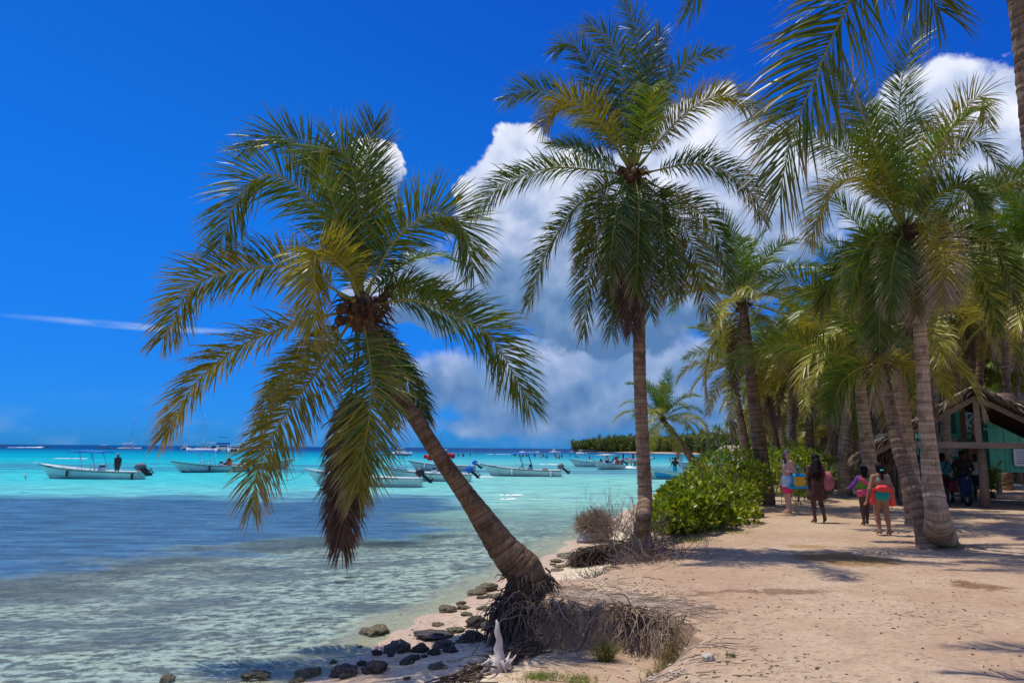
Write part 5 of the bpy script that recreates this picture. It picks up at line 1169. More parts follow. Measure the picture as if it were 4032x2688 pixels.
        mb.add([c + M_ @ Vector(q) for q in ((-.02, .015, -.62), (-.2, .015, -.62), (-.16, .015, -.8), (-.02, -.015, -.62), (-.2, -.015, -.62), (-.16, -.015, -.8))], [(0, 1, 2), (5, 4, 3), (0, 3, 4, 1), (1, 4, 5, 2), (2, 5, 3, 0)])
        mb.build('propeller_unit', M_BLACK, root, True)
    for (s, sg, fm) in fend:
        q = sec(s, L, B)[-2]; mb = MB(); mb.lathe([(.02, -.52), (.075, -.47), (.085, -.3), (.08, -.1), (.03, -.03)], 8, (q.x - L / 2, sg * (q.y + .09), q.z + .02)); mb.build('fender', fm, root, True)
    for txt, s, zf, sz in [t for t in (name, reg) if t]:
        cu = bpy.data.curves.new('lettering', 'FONT'); cu.body = txt; cu.size = sz; cu.align_x = 'CENTER'; cu.align_y = 'CENTER'; cu.extrude = .002
        to = bpy.data.objects.new('tmp', cu); COL.objects.link(to); dg = bpy.context.evaluated_depsgraph_get()
        me = bpy.data.meshes.new_from_object(to.evaluated_get(dg)); bpy.data.objects.remove(to); me.materials.clear(); me.materials.append(M_LETTER)
        for sg in (1,):                          # seen from the beach side
            a_, b_ = sec(s - .05, L, B), sec(s + .05, L, B)
            pa_ = a_[7].lerp(a_[8], zf); pb_ = b_[7].lerp(b_[8], zf); m_ = (pa_ + pb_) / 2
            ang = math.atan2(pa_.y - pb_.y, pb_.x - pa_.x)
            obj('lettering', me, root, loc=(m_.x - L / 2, m_.y + .05, m_.z), rot=Euler((R(90 - 8), 0, math.pi - ang), 'XYZ'))
    return root
def at(px, py): return G(px, py, 0.0)
PI = math.pi
# bow to the left means yaw near 180 degrees
boats = {}
p = at(348, 1884); boats[1] = launch('white launch with black rail and thin blue canopy, a man standing aboard', p, PI - .05, 8.0, .95, canopy=(M_BLUE, -.20, .13, 1.95), motors=2, fend=((.64, 1, M_BLACK), (.02, 1, M_BLACK)), name=('RUBEN II', .84, .55, .17), cmat=M_STEEL)
p = at(830, 1858); boats[2] = launch('white launch with dark bottom, three black fenders and striped canopy', p, PI + .62, 7.4, .98, bottom=M_NAVY, canopy=(M_BLUE, -.12, .24, 1.95), motors=1, mcol=M_BLACK, fend=((.55, 1, M_BLACK), (.25, 1, M_BLACK), (.06, 1, M_BLACK)), pulpit=False, name=('JULIO', .4, .3, .14))
p = at(1030, 1846); boats[12] = launch('white launch with cream canopy half hidden by hanging palm fronds', p, .25, 7.0, .95, canopy=(M_CREAM, -.2, .2, 2.05), motors=1, rail=M_NAVY, cmat=M_WHITE)
p = at(1425, 1914); boats[3] = launch('large plain white launch behind the hanging dead frond, black motor tilted up', p, PI - .03, 7.6, .98, rail=M_HULL, motors=1, mcol=M_BLACK, console=False, pulpit=False, name=('PRISCILA II', .83, .5, .15), reg=('BM 837-413506', .24, .45, .16), white_bow=True)
p = at(1665, 1893); boats[4] = launch('white launch with a red gunwale stripe passing behind the leaning trunk', p, PI - .12, 7.2, .9, rail=M_DKRED, canopy=(M_NAVY, .12, .42, 1.9), motors=1, mcol=M_BLUE, chest=M_GREY)
p = at(1738, 1853); boats[5] = launch('white launch with blue covered motors and red life vests hung up', p, PI + .1, 7.4, .95, rail=M_NAVY, canopy=(M_NAVY, -.12, .12, 2.0), motors=2, mcol=M_BLUE, fend=((.12, 1, M_WHITE), (.75, 1, M_WHITE)), cmat=M_GREY)
p = at(2050, 1874); boats[6] = launch('white launch with black canopy frame, bright blue top and white fenders', p, PI - .06, 7.4, .95, rail=M_BLACK, canopy=(M_BLUE, -.22, .08, 2.0), motors=2, fend=((.60, 1, M_WHITE), (.13, 1, M_WHITE)), name=('MARISELA', .83, .5, .15), chest=M_RED, cmat=M_BLACK)
p = at(2345, 1838); boats[7] = launch('white launch with dark canopy anchored behind the one carrying passengers', p, PI - .05, 7.6, 1.0, rail=M_NAVY, canopy=(M_NAVY, -.05, .28, 2.2), motors=1, fend=((.5, 1, M_WHITE),), pulpit=False)
p = at(2392, 1848); boats[8] = launch('small white launch under way with passengers under a pale canopy', p, PI + .75, 5.2, .95, rail=M_HULLIN, canopy=(M_CREAM, -.25, .18, 1.75), motors=1, tilt=False, mcol=M_GREY, cmat=M_WHITE, pulpit=False)
p = at(2500, 1822); boats[9] = launch('distant white launch with red cushions and standing people', p, .12, 7.4, .95, rail=M_HULL, canopy=(M_NAVY, .0, .25, 2.2), motors=1, mcol=M_BLACK, fend=((.6, -1, M_BLACK),), pulpit=False)
p = at(2645, 1886); boats[10] = launch('white launch with sky blue gunwale just beyond the tall palm', p, PI + .05, 5.6, .85, rail=M_SKYB, motors=1, mcol=M_DKRED, console=False, gun=M_SKYB, pulpit=False, tilt=False)
p = at(2760, 1848); boats[11] = launch('white launch partly hidden by the shrubs and arching palm', p, PI - .3, 6.6, .95, rail=M_SKYB, motors=1, console=False, name=('YOLANDA M', .75, .4, .15))
# hanging vests and covers aboard
def vest_bunch(label, boat, n, loc, seed, mat=M_RED):
    g = random.Random(seed); m_ = boat.matrix_basis
    c = m_ @ Vector(loc); rt = empty('life_vest_bundle', c, label, 'life vests')
    for i in range(n):
        mb = MB(); q = Vector((g.uniform(-.35, .35), g.uniform(-.2, .2), g.uniform(-.15, .15)))
        mb.loft([[q + Vector((sx * w, sy * .06, z)) for sx, sy in ((-.16, -1), (.16, -1), (.18, 0), (.16, 1), (-.16, 1), (-.18, 0))] for z, w in ((-.26, .8), (-.1, 1.05), (.08, .95), (.2, .6))]); mb.build('life_vest', mat, rt, True)
vest_bunch('red life vests bundled under the canopy of the blue motored launch', boats[5], 5, (-1.1, .3, 1.70), 1)
vest_bunch('red life vests draped over the cabin of the blue motored launch', boats[5], 4, (1.5, .3, 1.5), 2)
vest_bunch('red cushions piled in the distant launch', boats[9], 4, (-1.4, -.2, .75), 3)
# mooring line of the plain white launch
mb = MB(); e = boats[3].matrix_basis @ Vector((3.8, 0, .85)); pts = [e.lerp(at(1120, 1890), t) - Vector((0, 0, .18 * math.sin(PI * t))) for t in np.linspace(0, 1, 8)]
tag(mb.tube(pts, .02, 4).build('mooring_rope', M_GREY, None), 'slack mooring rope running from the bow of the plain white launch', 'rope')
p = at(103, 1886); mb = MB(); mb.tube([(p.x, p.y, -.3), (p.x - .05, p.y, .15), (p.x - .12, p.y, .36)], [.05, .05, .06], 6); tag(mb.build('mooring_post', M_PALE_STONE, None, True), 'short slanted mooring post standing in the turquoise water', 'post')

# --- larger boats far out
def cat_hull(mb_fn, root, L, B, h, mat=M_WHITE):
    for sg in (-1, 1):
        mb = MB(); rows = []
        for s in (0, .15, .5, .8, .94, 1.0):
            w = B * .13 * (1 - max(0, (s - .5) / .5) ** 2 * .95); z = h * (1 + .18 * s * s); x = (s - .5) * L
            rows.append([Vector((x, sg * B * .36 - w, z)), Vector((x, sg * B * .36 - w * .8, 0)), Vector((x, sg * B * .36, -.3)), Vector((x, sg * B * .36 + w * .8, 0)), Vector((x, sg * B * .36 + w, z))])
        mb.loft(rows); mb.build('hull', mat, root, True)
def catamaran(label, px, py, yaw, L=12, B=6, h=1.1, cabin=True, roof=None, roof_h=3.0, fly=None, mast=0, deckc=M_WHITE, rails=None, cab_l=.45, group='boats anchored far out', sail=False):
    c = at(px, py); root = empty('catamaran', (c.x, c.y, 0), label, 'boat', group, yaw); cat_hull(None, root, L, B, h)
    mb = MB(); mb.box((-.06 * L, 0, h + .02), (L * .74, B * .92, .22)); mb.build('deck', deckc, root)
    if cabin:
        cl = L * cab_l; mb = MB(); mb.box((-.08 * L, 0, h + .75), (cl, B * .74, 1.25), taper=.88); cb = mb.build('cabin', M_WHITE, root, bevel=.08)
        for sg in (-1, 1):
            for q in (-.3, 0, .3):
                mb = MB(); mb.box((-.08 * L + q * cl, sg * B * .352, h + .9), (cl * .22, .05, .45), (sg * .12, 0, 0)); mb.build('window', M_GLASS, cb)
        mb = MB(); mb.box((-.08 * L + cl * .475, 0, h + .9), (.05, B * .5, .5), (0, -.2, 0)); mb.build('windscreen', M_GLASS, cb)
        mb = MB(); mb.box((-.08 * L - cl * .49, 0, h + .8), (.05, B * .3, .9), (0, .0, 0)); mb.build('doorway', M_GLASS, cb)
    if roof is not None:
        mb = MB(); mb.box((-.1 * L, 0, roof_h + h), (L * .55, B * .86, .16)); mb.build('roof', roof, root, bevel=.05)
        for sx in (-.34, .12):
            for sg in (-1, 1): mb = MB(); mb.tube([(sx * L, sg * B * .36, h), (sx * L, sg * B * .38, roof_h + h)], .05, 6); mb.build('roof_post', M_WHITE, root)
    if fly is not None:
        z = h + 1.45; mb = MB(); mb.box((-.1 * L, 0, z + .35), (L * .5, B * .84, .6)); mb.build('fly_bridge', rails or M_BLUE, root)
        mb = MB(); mb.box((-.12 * L, 0, z + 2.5), (L * .3, B * .55, .12)); mb.build('bimini', fly, root)
        for sx in (-.24, .0):
            for sg in (-1, 1): mb = MB(); mb.tube([(sx * L, sg * B * .25, z + .6), (sx * L, sg * B * .25, z + 2.5)], .05, 6); mb.build('bimini_post', M_WHITE, root)
    if mast:
        mb = MB(); mb.tube([(.08 * L, 0, h), (.08 * L, 0, mast)], [.13, .08], 7); mb.build('mast', M_STEEL, root, True)
        mb = MB(); mb.tube([(.08 * L, 0, h + 2.6), (-.42 * L, 0, h + 2.7)], .17, 6); mb.build('boom', M_CREAM if not sail else M_NAVY, root, True)
        for a_, b_ in (((.48 * L, 0, h), (.08 * L, 0, mast * .97)), ((0, B * .4, h), (.08 * L, 0, mast * .9)), ((0, -B * .4, h), (.08 * L, 0, mast * .9))):
            mb = MB(); mb.tube([a_, b_], .03, 4); mb.build('stay', M_GREY, root)
    return root
catamaran('white round roofed excursion boat with a tall mast on the horizon', 512, 1768, .1, 12, 6, 1.0, roof=M_WHITE, roof_h=2.3, mast=21)
catamaran('small white motor catamaran seen end on near the horizon', 731, 1768, -1.45, 9, 4.6, 1.0, cab_l=.5, fly=M_WHITE, rails=M_WHITE)
catamaran('sailing catamaran with a bare mast between two motor boats', 808, 1776, 2.75, 17, 8.0, 1.2, roof=M_CREAM, roof_h=2.6, mast=17)
catamaran('two deck white yacht with blue rails and dark sunshade', 876, 1784, -1.2, 11, 5.4, 1.5, fly=M_NAVY, rails=M_BLUE)
catamaran('white motor catamaran just behind the two deck yacht', 924, 1777, -1.35, 11, 5.5, 1.1, roof=M_WHITE, roof_h=2.1)
catamaran('sailing catamaran with a thin mast beside the drooping fronds', 960, 1777, -1.9, 12, 6.0, 1.1, roof=M_WHITE, roof_h=2.3, mast=16)
catamaran('low white catamaran behind the brown dead frond tips', 1583, 1791, .35, 6.4, 3.2, .9, cab_l=.4)
catamaran('lone white sailing catamaran with a bright mast near the horizon', 1730, 1774, .3, 12, 6.4, 1.1, mast=17, cab_l=.35)
catamaran('white party catamaran with blue top beyond the bathers', 2085, 1786, .3, 8.5, 4, .95, cabin=False, roof=M_BLUE, roof_h=1.5)
catamaran('small white catamaran between the bathers and the wooded point', 2187, 1783, .5, 5.6, 3, .8, cab_l=.3, cabin=True, group='boats anchored far out')
catamaran('tiny white motorboat off the wooded point', 2290, 1788, .2, 4.2, 2.2, .7, cab_l=.3)
p = at(405, 1766); launch('dark hulled tender with a pale canopy on the horizon', p, .2, 10, 1.4, bottom=M_NAVY, rail=M_NAVY, canopy=(M_WHITE, -.2, .3, 2.6), motors=1, group='boats anchored far out', pulpit=False)
p = at(470, 1767); launch('long low white launch on the horizon beside the round roofed boat', p, .05, 12, 1.4, motors=1, group='boats anchored far out', pulpit=False)
p = at(843, 1775); launch('small white tender beside the two deck yacht', p, -1.2, 6, 1.1, motors=1, group='boats anchored far out', pulpit=False)
def wake(label, px, py, L, w, yaw, seed):
    c = at(px, py); g = random.Random(seed); mb = MB(); rows = []
    for i in range(14):
        t = i / 13; x = (t - .5) * L; hh = (.25 + .75 * t) * .8; ww = w * (1 - .4 * t)
        rows.append([Vector((x, ww * math.cos(a) * g.uniform(.8, 1.2), .02 + max(0, hh * math.sin(a)) * g.uniform(.5, 1.2))) for a in np.linspace(0, PI, 7)])
    mb.loft(rows); o = mb.build('boat_wake', M_FOAM, None, True, loc=(c.x, c.y, 0), rot=(0, 0, yaw)); o['kind'] = 'stuff'; o['label'] = label; o['category'] = 'wake'
p = at(165, 1761); launch('dark speeding tour launch pulling a white wake on the horizon', p, .03, 16, 1.9, rail=M_BROWNB, bottom=M_BROWNB, canopy=(M_BROWNB, -.35, .25, 2.4), motors=1, group='boats under way', pulpit=False, tilt=False)
wake('bright white wake behind the dark tour launch', 100, 1762, 26, 2.2, .03, 1)
p = at(15, 1761); launch('white speedboat leaving the frame along the horizon', p, .03, 15, 1.8, rail=M_NAVY, canopy=(M_NAVY, -.25, .1, 2.2), motors=1, group='boats under way', pulpit=False, tilt=False)
wake('short white wake trailing the small launch with passengers', 2450, 1846, 3.6, .5, 2.9, 3)
def foam_patch(label, px, py, L, w, seed):
    c = at(px, py); g = random.Random(seed); mb = MB()
    for i in range(9):
        q = Vector((g.gauss(0, L * .3), g.gauss(0, w * .3), 0)); a = [Vector((q.x + L * .22 * math.cos(t) * g.uniform(.5, 1.2), q.y + w * .3 * math.sin(t) * g.uniform(.5, 1.2), .03)) for t in np.linspace(0, 2 * PI, 9)[:-1]]
        mb.add(a + [q + Vector((0, 0, .10))], [(j, (j + 1) % 8, 8) for j in range(8)])
    o = mb.build('breaking_foam', M_FOAM, None, True, loc=(c.x, c.y, 0)); o['kind'] = 'stuff'; o['label'] = label; o['category'] = 'foam'
for i, (px, py, L, w, lb) in enumerate([(2022, 1952, .9, .3, 'white foam breaking over the weed bed off the beach'), (2000, 1968, .6, .25, 'small curl of foam on the dark weed bed'), (1955, 1788, 7, 2, 'far white breaker among the bathers'),
                                        (2178, 1829, 3.5, .7, 'thin line of foam beyond the blue topped launch'), (1895, 1878, 2.2, .8, 'foam ripple off the bow of the blue topped launch'), (268, 1805, 4.5, 1.2, 'white crest on the water behind the canopied launch')]): foam_patch(lb, px, py, L, w, i)
# ------------------------------------------------------------------ people: one skin grown round a posed skeleton (distance field, surface nets)
def surface_nets(F, o, h):
    nx, ny, nz = F.shape; ins = F < 0
    cs = [(a, b, c) for a in (0, 1) for b in (0, 1) for c in (0, 1)]
    sl = lambda A, c: A[c[0]:nx - 1 + c[0], c[1]:ny - 1 + c[1], c[2]:nz - 1 + c[2]]
    cnt = sum(sl(ins, c).astype(np.int8) for c in cs); act = (cnt > 0) & (cnt < 8)
    acc = np.zeros(act.shape + (3,)); num = np.zeros(act.shape)
    for i in range(8):
        for j in range(i + 1, 8):
            df = [cs[j][q] - cs[i][q] for q in range(3)]
            if sum(abs(q) for q in df) != 1: continue
            fa, fb = sl(F, cs[i]), sl(F, cs[j]); x = (fa < 0) != (fb < 0)
            t = np.where(x, fa / np.where(fa == fb, 1, fa - fb), 0)
            for q in range(3): acc[..., q] += np.where(x, cs[i][q] + t * df[q], 0)
            num += x
    idx = np.full(act.shape, -1); w = np.argwhere(act); idx[act] = np.arange(len(w))
    V = (w + acc[act] / num[act][:, None]) * h + np.array(o); Fc = []
    for ax in range(3):
        s0 = [slice(1, -1)] * 3; s0[ax] = slice(0, -1); s1 = [slice(1, -1)] * 3; s1[ax] = slice(1, None)
        A, B = ins[tuple(s0)], ins[tuple(s1)]; ch = np.argwhere(A != B)
        if not len(ch): continue
        base = ch.copy(); u, v = (ax + 1) % 3, (ax + 2) % 3
        for q in (u, v): base[:, q] += 1
        def cell(du, dv):
            c = base.copy(); c[:, u] += du; c[:, v] += dv; return idx[c[:, 0], c[:, 1], c[:, 2]]
        q4 = np.stack([cell(-1, -1), cell(0, -1), cell(0, 0), cell(-1, 0)], -1)
        fl = A[ch[:, 0], ch[:, 1], ch[:, 2]]; q4[~fl] = q4[~fl][:, ::-1]
        Fc.append(q4[(q4 >= 0).all(1)])
    return V, np.vstack(Fc)
def sdf_mesh(name, caps, h, k=.035, mat=None, off=0.0, clip=None, pad=.06):
    A = np.array([tuple(c[0]) for c in caps]); B = np.array([tuple(c[1]) for c in caps]); ra = np.array([c[2] for c in caps]) + off; rb = np.array([c[3] for c in caps]) + off
    m = np.maximum(ra, rb)[:, None]; lo = np.minimum((A - m).min(0), (B - m).min(0)) - pad; hi = np.maximum((A + m).max(0), (B + m).max(0)) + pad
    n = np.ceil((hi - lo) / h).astype(int) + 1; F = np.full(tuple(n), .2)
    for a, b, r0, r1 in zip(A, B, ra, rb):
        mm = max(r0, r1) + .09; l_ = np.maximum(((np.minimum(a, b) - mm - lo) / h).astype(int), 0); u_ = np.minimum(((np.maximum(a, b) + mm - lo) / h).astype(int) + 2, n)
        gx_ = [lo[q] + h * np.arange(l_[q], u_[q]) for q in range(3)]; X = np.stack(np.meshgrid(*gx_, indexing='ij'), -1)
        ab = b - a; t = np.clip(((X - a) @ ab) / max(ab @ ab, 1e-9), 0, 1); d = np.linalg.norm(X - a - t[..., None] * ab, axis=-1) - (r0 + (r1 - r0) * t)
        s = (slice(l_[0], u_[0]), slice(l_[1], u_[1]), slice(l_[2], u_[2])); f = F[s]; hh = np.clip(.5 + .5 * (f - d) / k, 0, 1); F[s] = f * (1 - hh) + d * hh - k * hh * (1 - hh)
    if clip is not None:
        g3 = np.meshgrid(*[lo[q] + h * np.arange(n[q]) for q in range(3)], indexing='ij'); F = np.maximum(F, clip(*g3))
    V, Fc = surface_nets(F, lo, h); return new_mesh(name, V, Fc, True, (mat,))
V3 = Vector
M_SKIN_L = pm('fair skin', (0.62, 0.36, 0.26), (0.55, 0.30, 0.21), 5, .5); M_SKIN_M = pm('tan skin', (0.34, 0.17, 0.10), (0.28, 0.135, 0.08), 5, .45)
M_SKIN_D = pm('dark skin', (0.10, 0.052, 0.034), (0.075, 0.038, 0.025), 5, .4); M_HAIR = pm('black hair', (0.006, 0.005, 0.005), (0.012, 0.009, 0.008), 30, .75, spec=.15, stretch=(6, 6, .6))
M_CORAL = pm('coral red foam vest', (0.85, 0.08, 0.06), (0.75, 0.06, 0.05), 6, .7); M_TEAL = pm('teal swimsuit', (0.01, 0.33, 0.26), (0.01, 0.27, 0.21), 8, .5)
M_PINK = pm('pink vest', (0.72, 0.10, 0.18), (0.60, 0.07, 0.14), 6, .7); M_PURPLE = pm('purple sleeve', (0.18, 0.06, 0.34), (0.14, 0.045, 0.27), 6, .7); M_LIME = pm('green costume', (0.13, 0.30, 0.02), (0.09, 0.24, 0.02), 6, .6)
M_DRESS = pm('brown patterned dress', (0.035, 0.016, 0.014), (0.10, 0.05, 0.035), 9, .9); M_DRESSR = pm('dark red bodice', (0.22, 0.015, 0.018), (0.16, 0.012, 0.014), 6, .7)  # dress colour darkened to stand in for the shade of the palm crowns
M_DUSTY = pm('dusty pink canvas', (0.42, 0.13, 0.15), (0.34, 0.10, 0.12), 6, .8); M_SLATE = pm('dark slate canvas', (0.04, 0.05, 0.07), (0.03, 0.035, 0.05), 6, .8)
M_CAP = pm('grey cap', (0.24, 0.22, 0.25), (0.18, 0.165, 0.19), 6, .8); M_SHORT_W = pm('white blue print cotton', (0.68, 0.76, 0.82), (0.24, 0.46, 0.62), 14, .8); M_SHORT_P = pm('hot pink cotton', (0.78, 0.05, 0.16), (0.66, 0.04, 0.12), 6, .8)
M_BAGB = pm('bright blue bag', (0.01, 0.34, 0.62), (0.01, 0.27, 0.52), 5, .55); M_BAGY = pm('yellow bag panel', (0.62, 0.42, 0.04), (0.52, 0.34, 0.03), 6, .6); M_STRAP = pm('slate blue strap', (0.06, 0.18, 0.32), (0.05, 0.14, 0.25), 6, .7)
M_TSHIRT = pm('blue green shirt', (0.015, 0.20, 0.25), (0.012, 0.16, 0.20), 6, .8); M_MAROON = pm('dark shorts', (0.06, 0.015, 0.015), (0.045, 0.012, 0.012), 6, .8); M_MINT = pm('mint shirt', (0.10, 0.66, 0.56), (0.08, 0.58, 0.49), 6, .8)
M_DARKC = pm('black printed shirt', (0.015, 0.014, 0.014), (0.06, 0.06, 0.05), 11, .8); M_WSHIRT = pm('white cotton shirt', (0.74, 0.74, 0.72), (0.64, 0.65, 0.66), 6, .85); M_NAVYC = pm('navy cotton', (0.02, 0.03, 0.08), (0.015, 0.022, 0.06), 6, .8)
M_PINKL = pm('pale pink cotton', (0.74, 0.36, 0.40), (0.66, 0.30, 0.34), 6, .8); M_AQUA = pm('aqua shorts', (0.03, 0.45, 0.52), (0.02, 0.38, 0.44), 6, .8)

def skeleton(**ov):
    J = dict(pel=(0, 0, .95), wai=(0, .01, 1.10), che=(0, 0, 1.30), neck=(0, -.01, 1.47), head=(0, .02, 1.585), htop=(0, .01, 1.66), face=(0, .075, 1.60),
             shl=(-.175, 0, 1.415), shr=(.175, 0, 1.415), ell=(-.235, -.03, 1.13), elr=(.235, -.03, 1.13), wrl=(-.25, .04, .89), wrr=(.25, .04, .89), hal=(-.25, .06, .82), har=(.25, .06, .82),
             hil=(-.085, 0, .92), hir=(.085, 0, .92), knl=(-.095, .02, .50), knr=(.095, .02, .50), anl=(-.095, -.03, .085), anr=(.095, -.03, .085), tol=(-.11, .12, .03), tor=(.11, .12, .03))
    J.update(ov); return {a: Vector(b) for a, b in J.items()}
def body_caps(J, w=1.0, fem=False, hands=True):
    c = []; A = lambda a, b, r0, r1: c.append((J[a] if isinstance(a, str) else a, J[b] if isinstance(b, str) else b, r0, r1))
    hp = .125 if fem else .112
    for s in (-1, 1):
        A(J['pel'] + V3((s * .065 * w, 0, 0)), J['wai'] + V3((s * .05 * w, 0, 0)), hp * w, .098 * w); A(J['wai'] + V3((s * .05 * w, 0, 0)), J['che'] + V3((s * .075 * w, 0, 0)), .098 * w, .105 * w)
        A(J['che'] + V3((s * .07 * w, 0, 0)), J['neck'] + V3((s * .06, 0, -.06)), .105 * w, .06)
    for s in 'lr':
        A('neck', 'sh' + s, .055, .062); A('sh' + s, 'el' + s, .058 * w, .043 * w); A('el' + s, 'wr' + s, .043 * w, .028)
        A('hi' + s, 'kn' + s, .098 * w * (1.06 if fem else 1), .058 * w); d = J['an' + s] - J['kn' + s]; A('kn' + s, J['kn' + s] + d * .3 + V3((0, -.015, 0)), .055 * w, .058 * w); A(J['kn' + s] + d * .3 + V3((0, -.015, 0)), 'an' + s, .058 * w, .036)
        A('an' + s, 'to' + s, .038, .024); A(J['an' + s] + V3((0, -.03, -.045)), 'an' + s, .03, .036)
        if hands:
            h0, h1 = J['wr' + s], J['ha' + s]; d = (h1 - h0); n_ = d.normalized(); sd = n_.cross(V3((1, 0, 0))); sd = sd.normalized() if sd.length > .1 else V3((0, 1, 0))
            A(h0, h1, .026, .030); up = n_.cross(sd) * (1 if s == 'l' else -1)
            for q, l in ((-1.5, .055), (-.5, .068), (.5, .072), (1.5, .062)):
                b = h1 + sd * q * .017; m_ = b + n_ * l * .55 + up * .008; A(b, m_, .010, .0095); A(m_, m_ + n_ * l * .4 + up * .022, .0095, .008)
            th = h0 + n_ * .03 + sd * .03; A(th, th + n_ * .045 + sd * .022, .013, .010)
        else: A('wr' + s, 'ha' + s, .03, .035)
    A('neck', 'head', .052, .06); A('head', 'htop', .078, .088)
    f = (J['face'] - J['head']); f = V3((f.x, f.y, 0)).normalized(); hd = J['head']
    A(hd + f * .03 + V3((0, 0, -.045)), hd + f * .045 + V3((0, 0, .03)), .045, .055); A(hd + f * .088 + V3((0, 0, .03)), hd + f * .105 + V3((0, 0, -.005)), .010, .016)   # jaw, nose
    A(hd + f * .086 + V3((0, 0, -.040)), hd + f * .090 + V3((0, 0, -.038)), .014, .014)                                                                             # mouth
    e = f.cross(V3((0, 0, 1)))
    for s in (-1, 1): A(hd + e * s * .082 + V3((0, 0, .0)), hd + e * s * .086 + V3((0, 0, .03)), .014, .018)
    return c
def person(label, base, yaw, H, J, skin, w=1.0, fem=False, parts=(), h=.014, hands=True, group=None):
    root = empty('person', base, label, 'person', group, yaw); s = H / 1.75
    caps = body_caps(J, w, fem, hands); o = obj('body', sdf_mesh('body', caps, h, .03, skin), root, scale=s)
    for (nm, mat, cp, kw) in parts: obj(nm, sdf_mesh(nm, cp, kw.pop('h', .016), kw.pop('k', .03), mat, **kw), root, scale=s)
    root['_s'] = s; return root
def torso(J, w=1.0, fem=False): return body_caps(J, w, fem, False)[:6]
def limb(J, which, w=1.0, fem=False):
    c = []
    for s in 'lr':
        if which == 'arm': c += [(J['neck'], J['sh' + s], .055, .062), (J['sh' + s], J['el' + s], .058 * w, .046 * w), (J['el' + s], J['wr' + s], .045 * w, .03)]
        if which == 'uparm': c += [(J['neck'], J['sh' + s], .055, .062), (J['sh' + s], J['sh' + s].lerp(J['el' + s], .7), .06 * w, .055 * w)]
        if which == 'leg': c += [(J['hi' + s], J['kn' + s], .10 * w, .062 * w)]
        if which == 'leglong': c += [(J['hi' + s], J['kn' + s], .10 * w, .065 * w), (J['kn' + s], J['an' + s], .065 * w, .05 * w)]
    return c
zclip = lambda lo, hi: (lambda X, Y, Z: np.maximum(lo - Z, Z - hi))
def hair_cap(J, r=.10, low=0.0):
    hd, ht = J['head'], J['htop']; f = V3((J['face'].x - hd.x, J['face'].y - hd.y, 0)).normalized()
    return [(hd - f * .022 + V3((0, 0, .01 - low)), ht - f * .016 + V3((0, 0, .012)), r * .88, r)]

GZ = lambda px, py: onto(px, py, .7)
# 1 - man with cap and beach bag, standing side-on, looking round
J = skeleton(face=(-.04, .062, 1.60), tol=(-.07, .13, .03), anl=(-.06, .02, .085), knl=(-.07, .05, .5), ell=(-.24, -.10, 1.16), wrl=(-.15, .13, 1.17), hal=(-.08, .17, 1.18), elr=(.2, -.02, 1.12), wrr=(.22, .06, .88), har=(.22, .09, .81))
b = GZ(3108, 2020); yawm = R(100)
man = person('shirtless man in grey cap and sunglasses standing with a beach bag', b, yawm, 1.80, J, M_SKIN_L, 1.08, parts=[
    ('shorts', M_SHORT_W, torso(J, 1.08)[:4] + limb(J, 'leg', 1.12), dict(off=.018, clip=zclip(.70, 1.04))), ('shorts_band', M_SHORT_P, limb(J, 'leg', 1.14), dict(off=.024, clip=zclip(.56, .74))),
    ('scarf', M_BLACK, [(J['neck'] + V3((0, .0, -.02)), J['neck'] + V3((0, .01, .05)), .075, .068), (J['neck'] + V3((0, .05, -.05)), J['neck'] + V3((0, .03, 0)), .05, .06)], {}),
    ('cap', M_CAP, [(J['htop'] + V3((0, 0, -.01)), J['htop'] + V3((0, -.005, .025)), .094, .088)], dict(clip=lambda X, Y, Z: 1.645 - Z)),
    ('cap_brim', M_CAP, [(J['htop'] + V3((-.03, .07, -.012)), J['htop'] + V3((-.06, .15, -.028)), .06, .05)], dict(clip=lambda X, Y, Z: np.abs(Z - 1.637) - .010, h=.008)),
    ('sunglasses', M_BLACK, [(J['head'] + V3((-.085, .068, .032)), J['head'] + V3((-.015, .105, .032)), .020, .020), (J['head'] + V3((-.015, .105, .032)), J['head'] + V3((.045, .090, .032)), .020, .020)], dict(h=.008, k=.01)),
    ('beard', M_HAIR, [(J['head'] + V3((-.05, .075, -.05)), J['head'] + V3((.02, .085, -.055)), .028, .028)], dict(h=.009)),
    ('watch', M_WHITE, [(J['wrl'] + V3((-.02, -.03, 0)), J['wrl'] + V3((0, -.01, 0)), .036, .036)], dict(h=.01, clip=lambda X, Y, Z: np.abs(Y - .11) - .014))])
# bag hangs at his side, nearer the path
mw = Matrix.Translation(b) @ Matrix.Rotation(yawm, 4, 'Z'); bc = mw @ V3((-.27, -.16, .95))
bag = empty('beach_bag', bc, 'bright blue beach bag with yellow panels on the man\'s arm', 'bag', rz=yawm + math.pi)
mb = MB(); prof = [(-.17, .20, .07), (-.05, .25, .10), (.10, .24, .09), (.2, .16, .05)]
mb.loft([[V3((y * t, x * l, z)) for x, t in ((-1, .6), (-.7, 1), (0, 1.15), (.7, 1), (1, .6), (.7, -.4), (-.7, -.4))] for z, l, y in prof]); mb.build('bag_body', M_BAGB, bag, True)
mb = MB(); mb.loft([[V3((y * t + .012, x * l, z)) for x, t in ((-.75, .95), (-.4, 1.12), (0, 1.15), (.4, 1.12), (.75, .95))] for z, l, y in prof[:3]], False, False); mb.build('bag_panel', M_BAGY, bag, True)
mb = MB(); mb.box((.02, -.02, -.20), (.16, .58, .07), (0, 0, 0)); mb.build('bag_base', M_BAGB, bag, bevel=.02)
for q in (-.10, .10):
    mb = MB(); mb.tube([V3((.10, q, -.12)), V3((.09, q, .12)), V3((.04, q * .6, .34)), V3((-.02, 0, .46))], .016, 5); mb.build('strap', M_STRAP, bag, True)

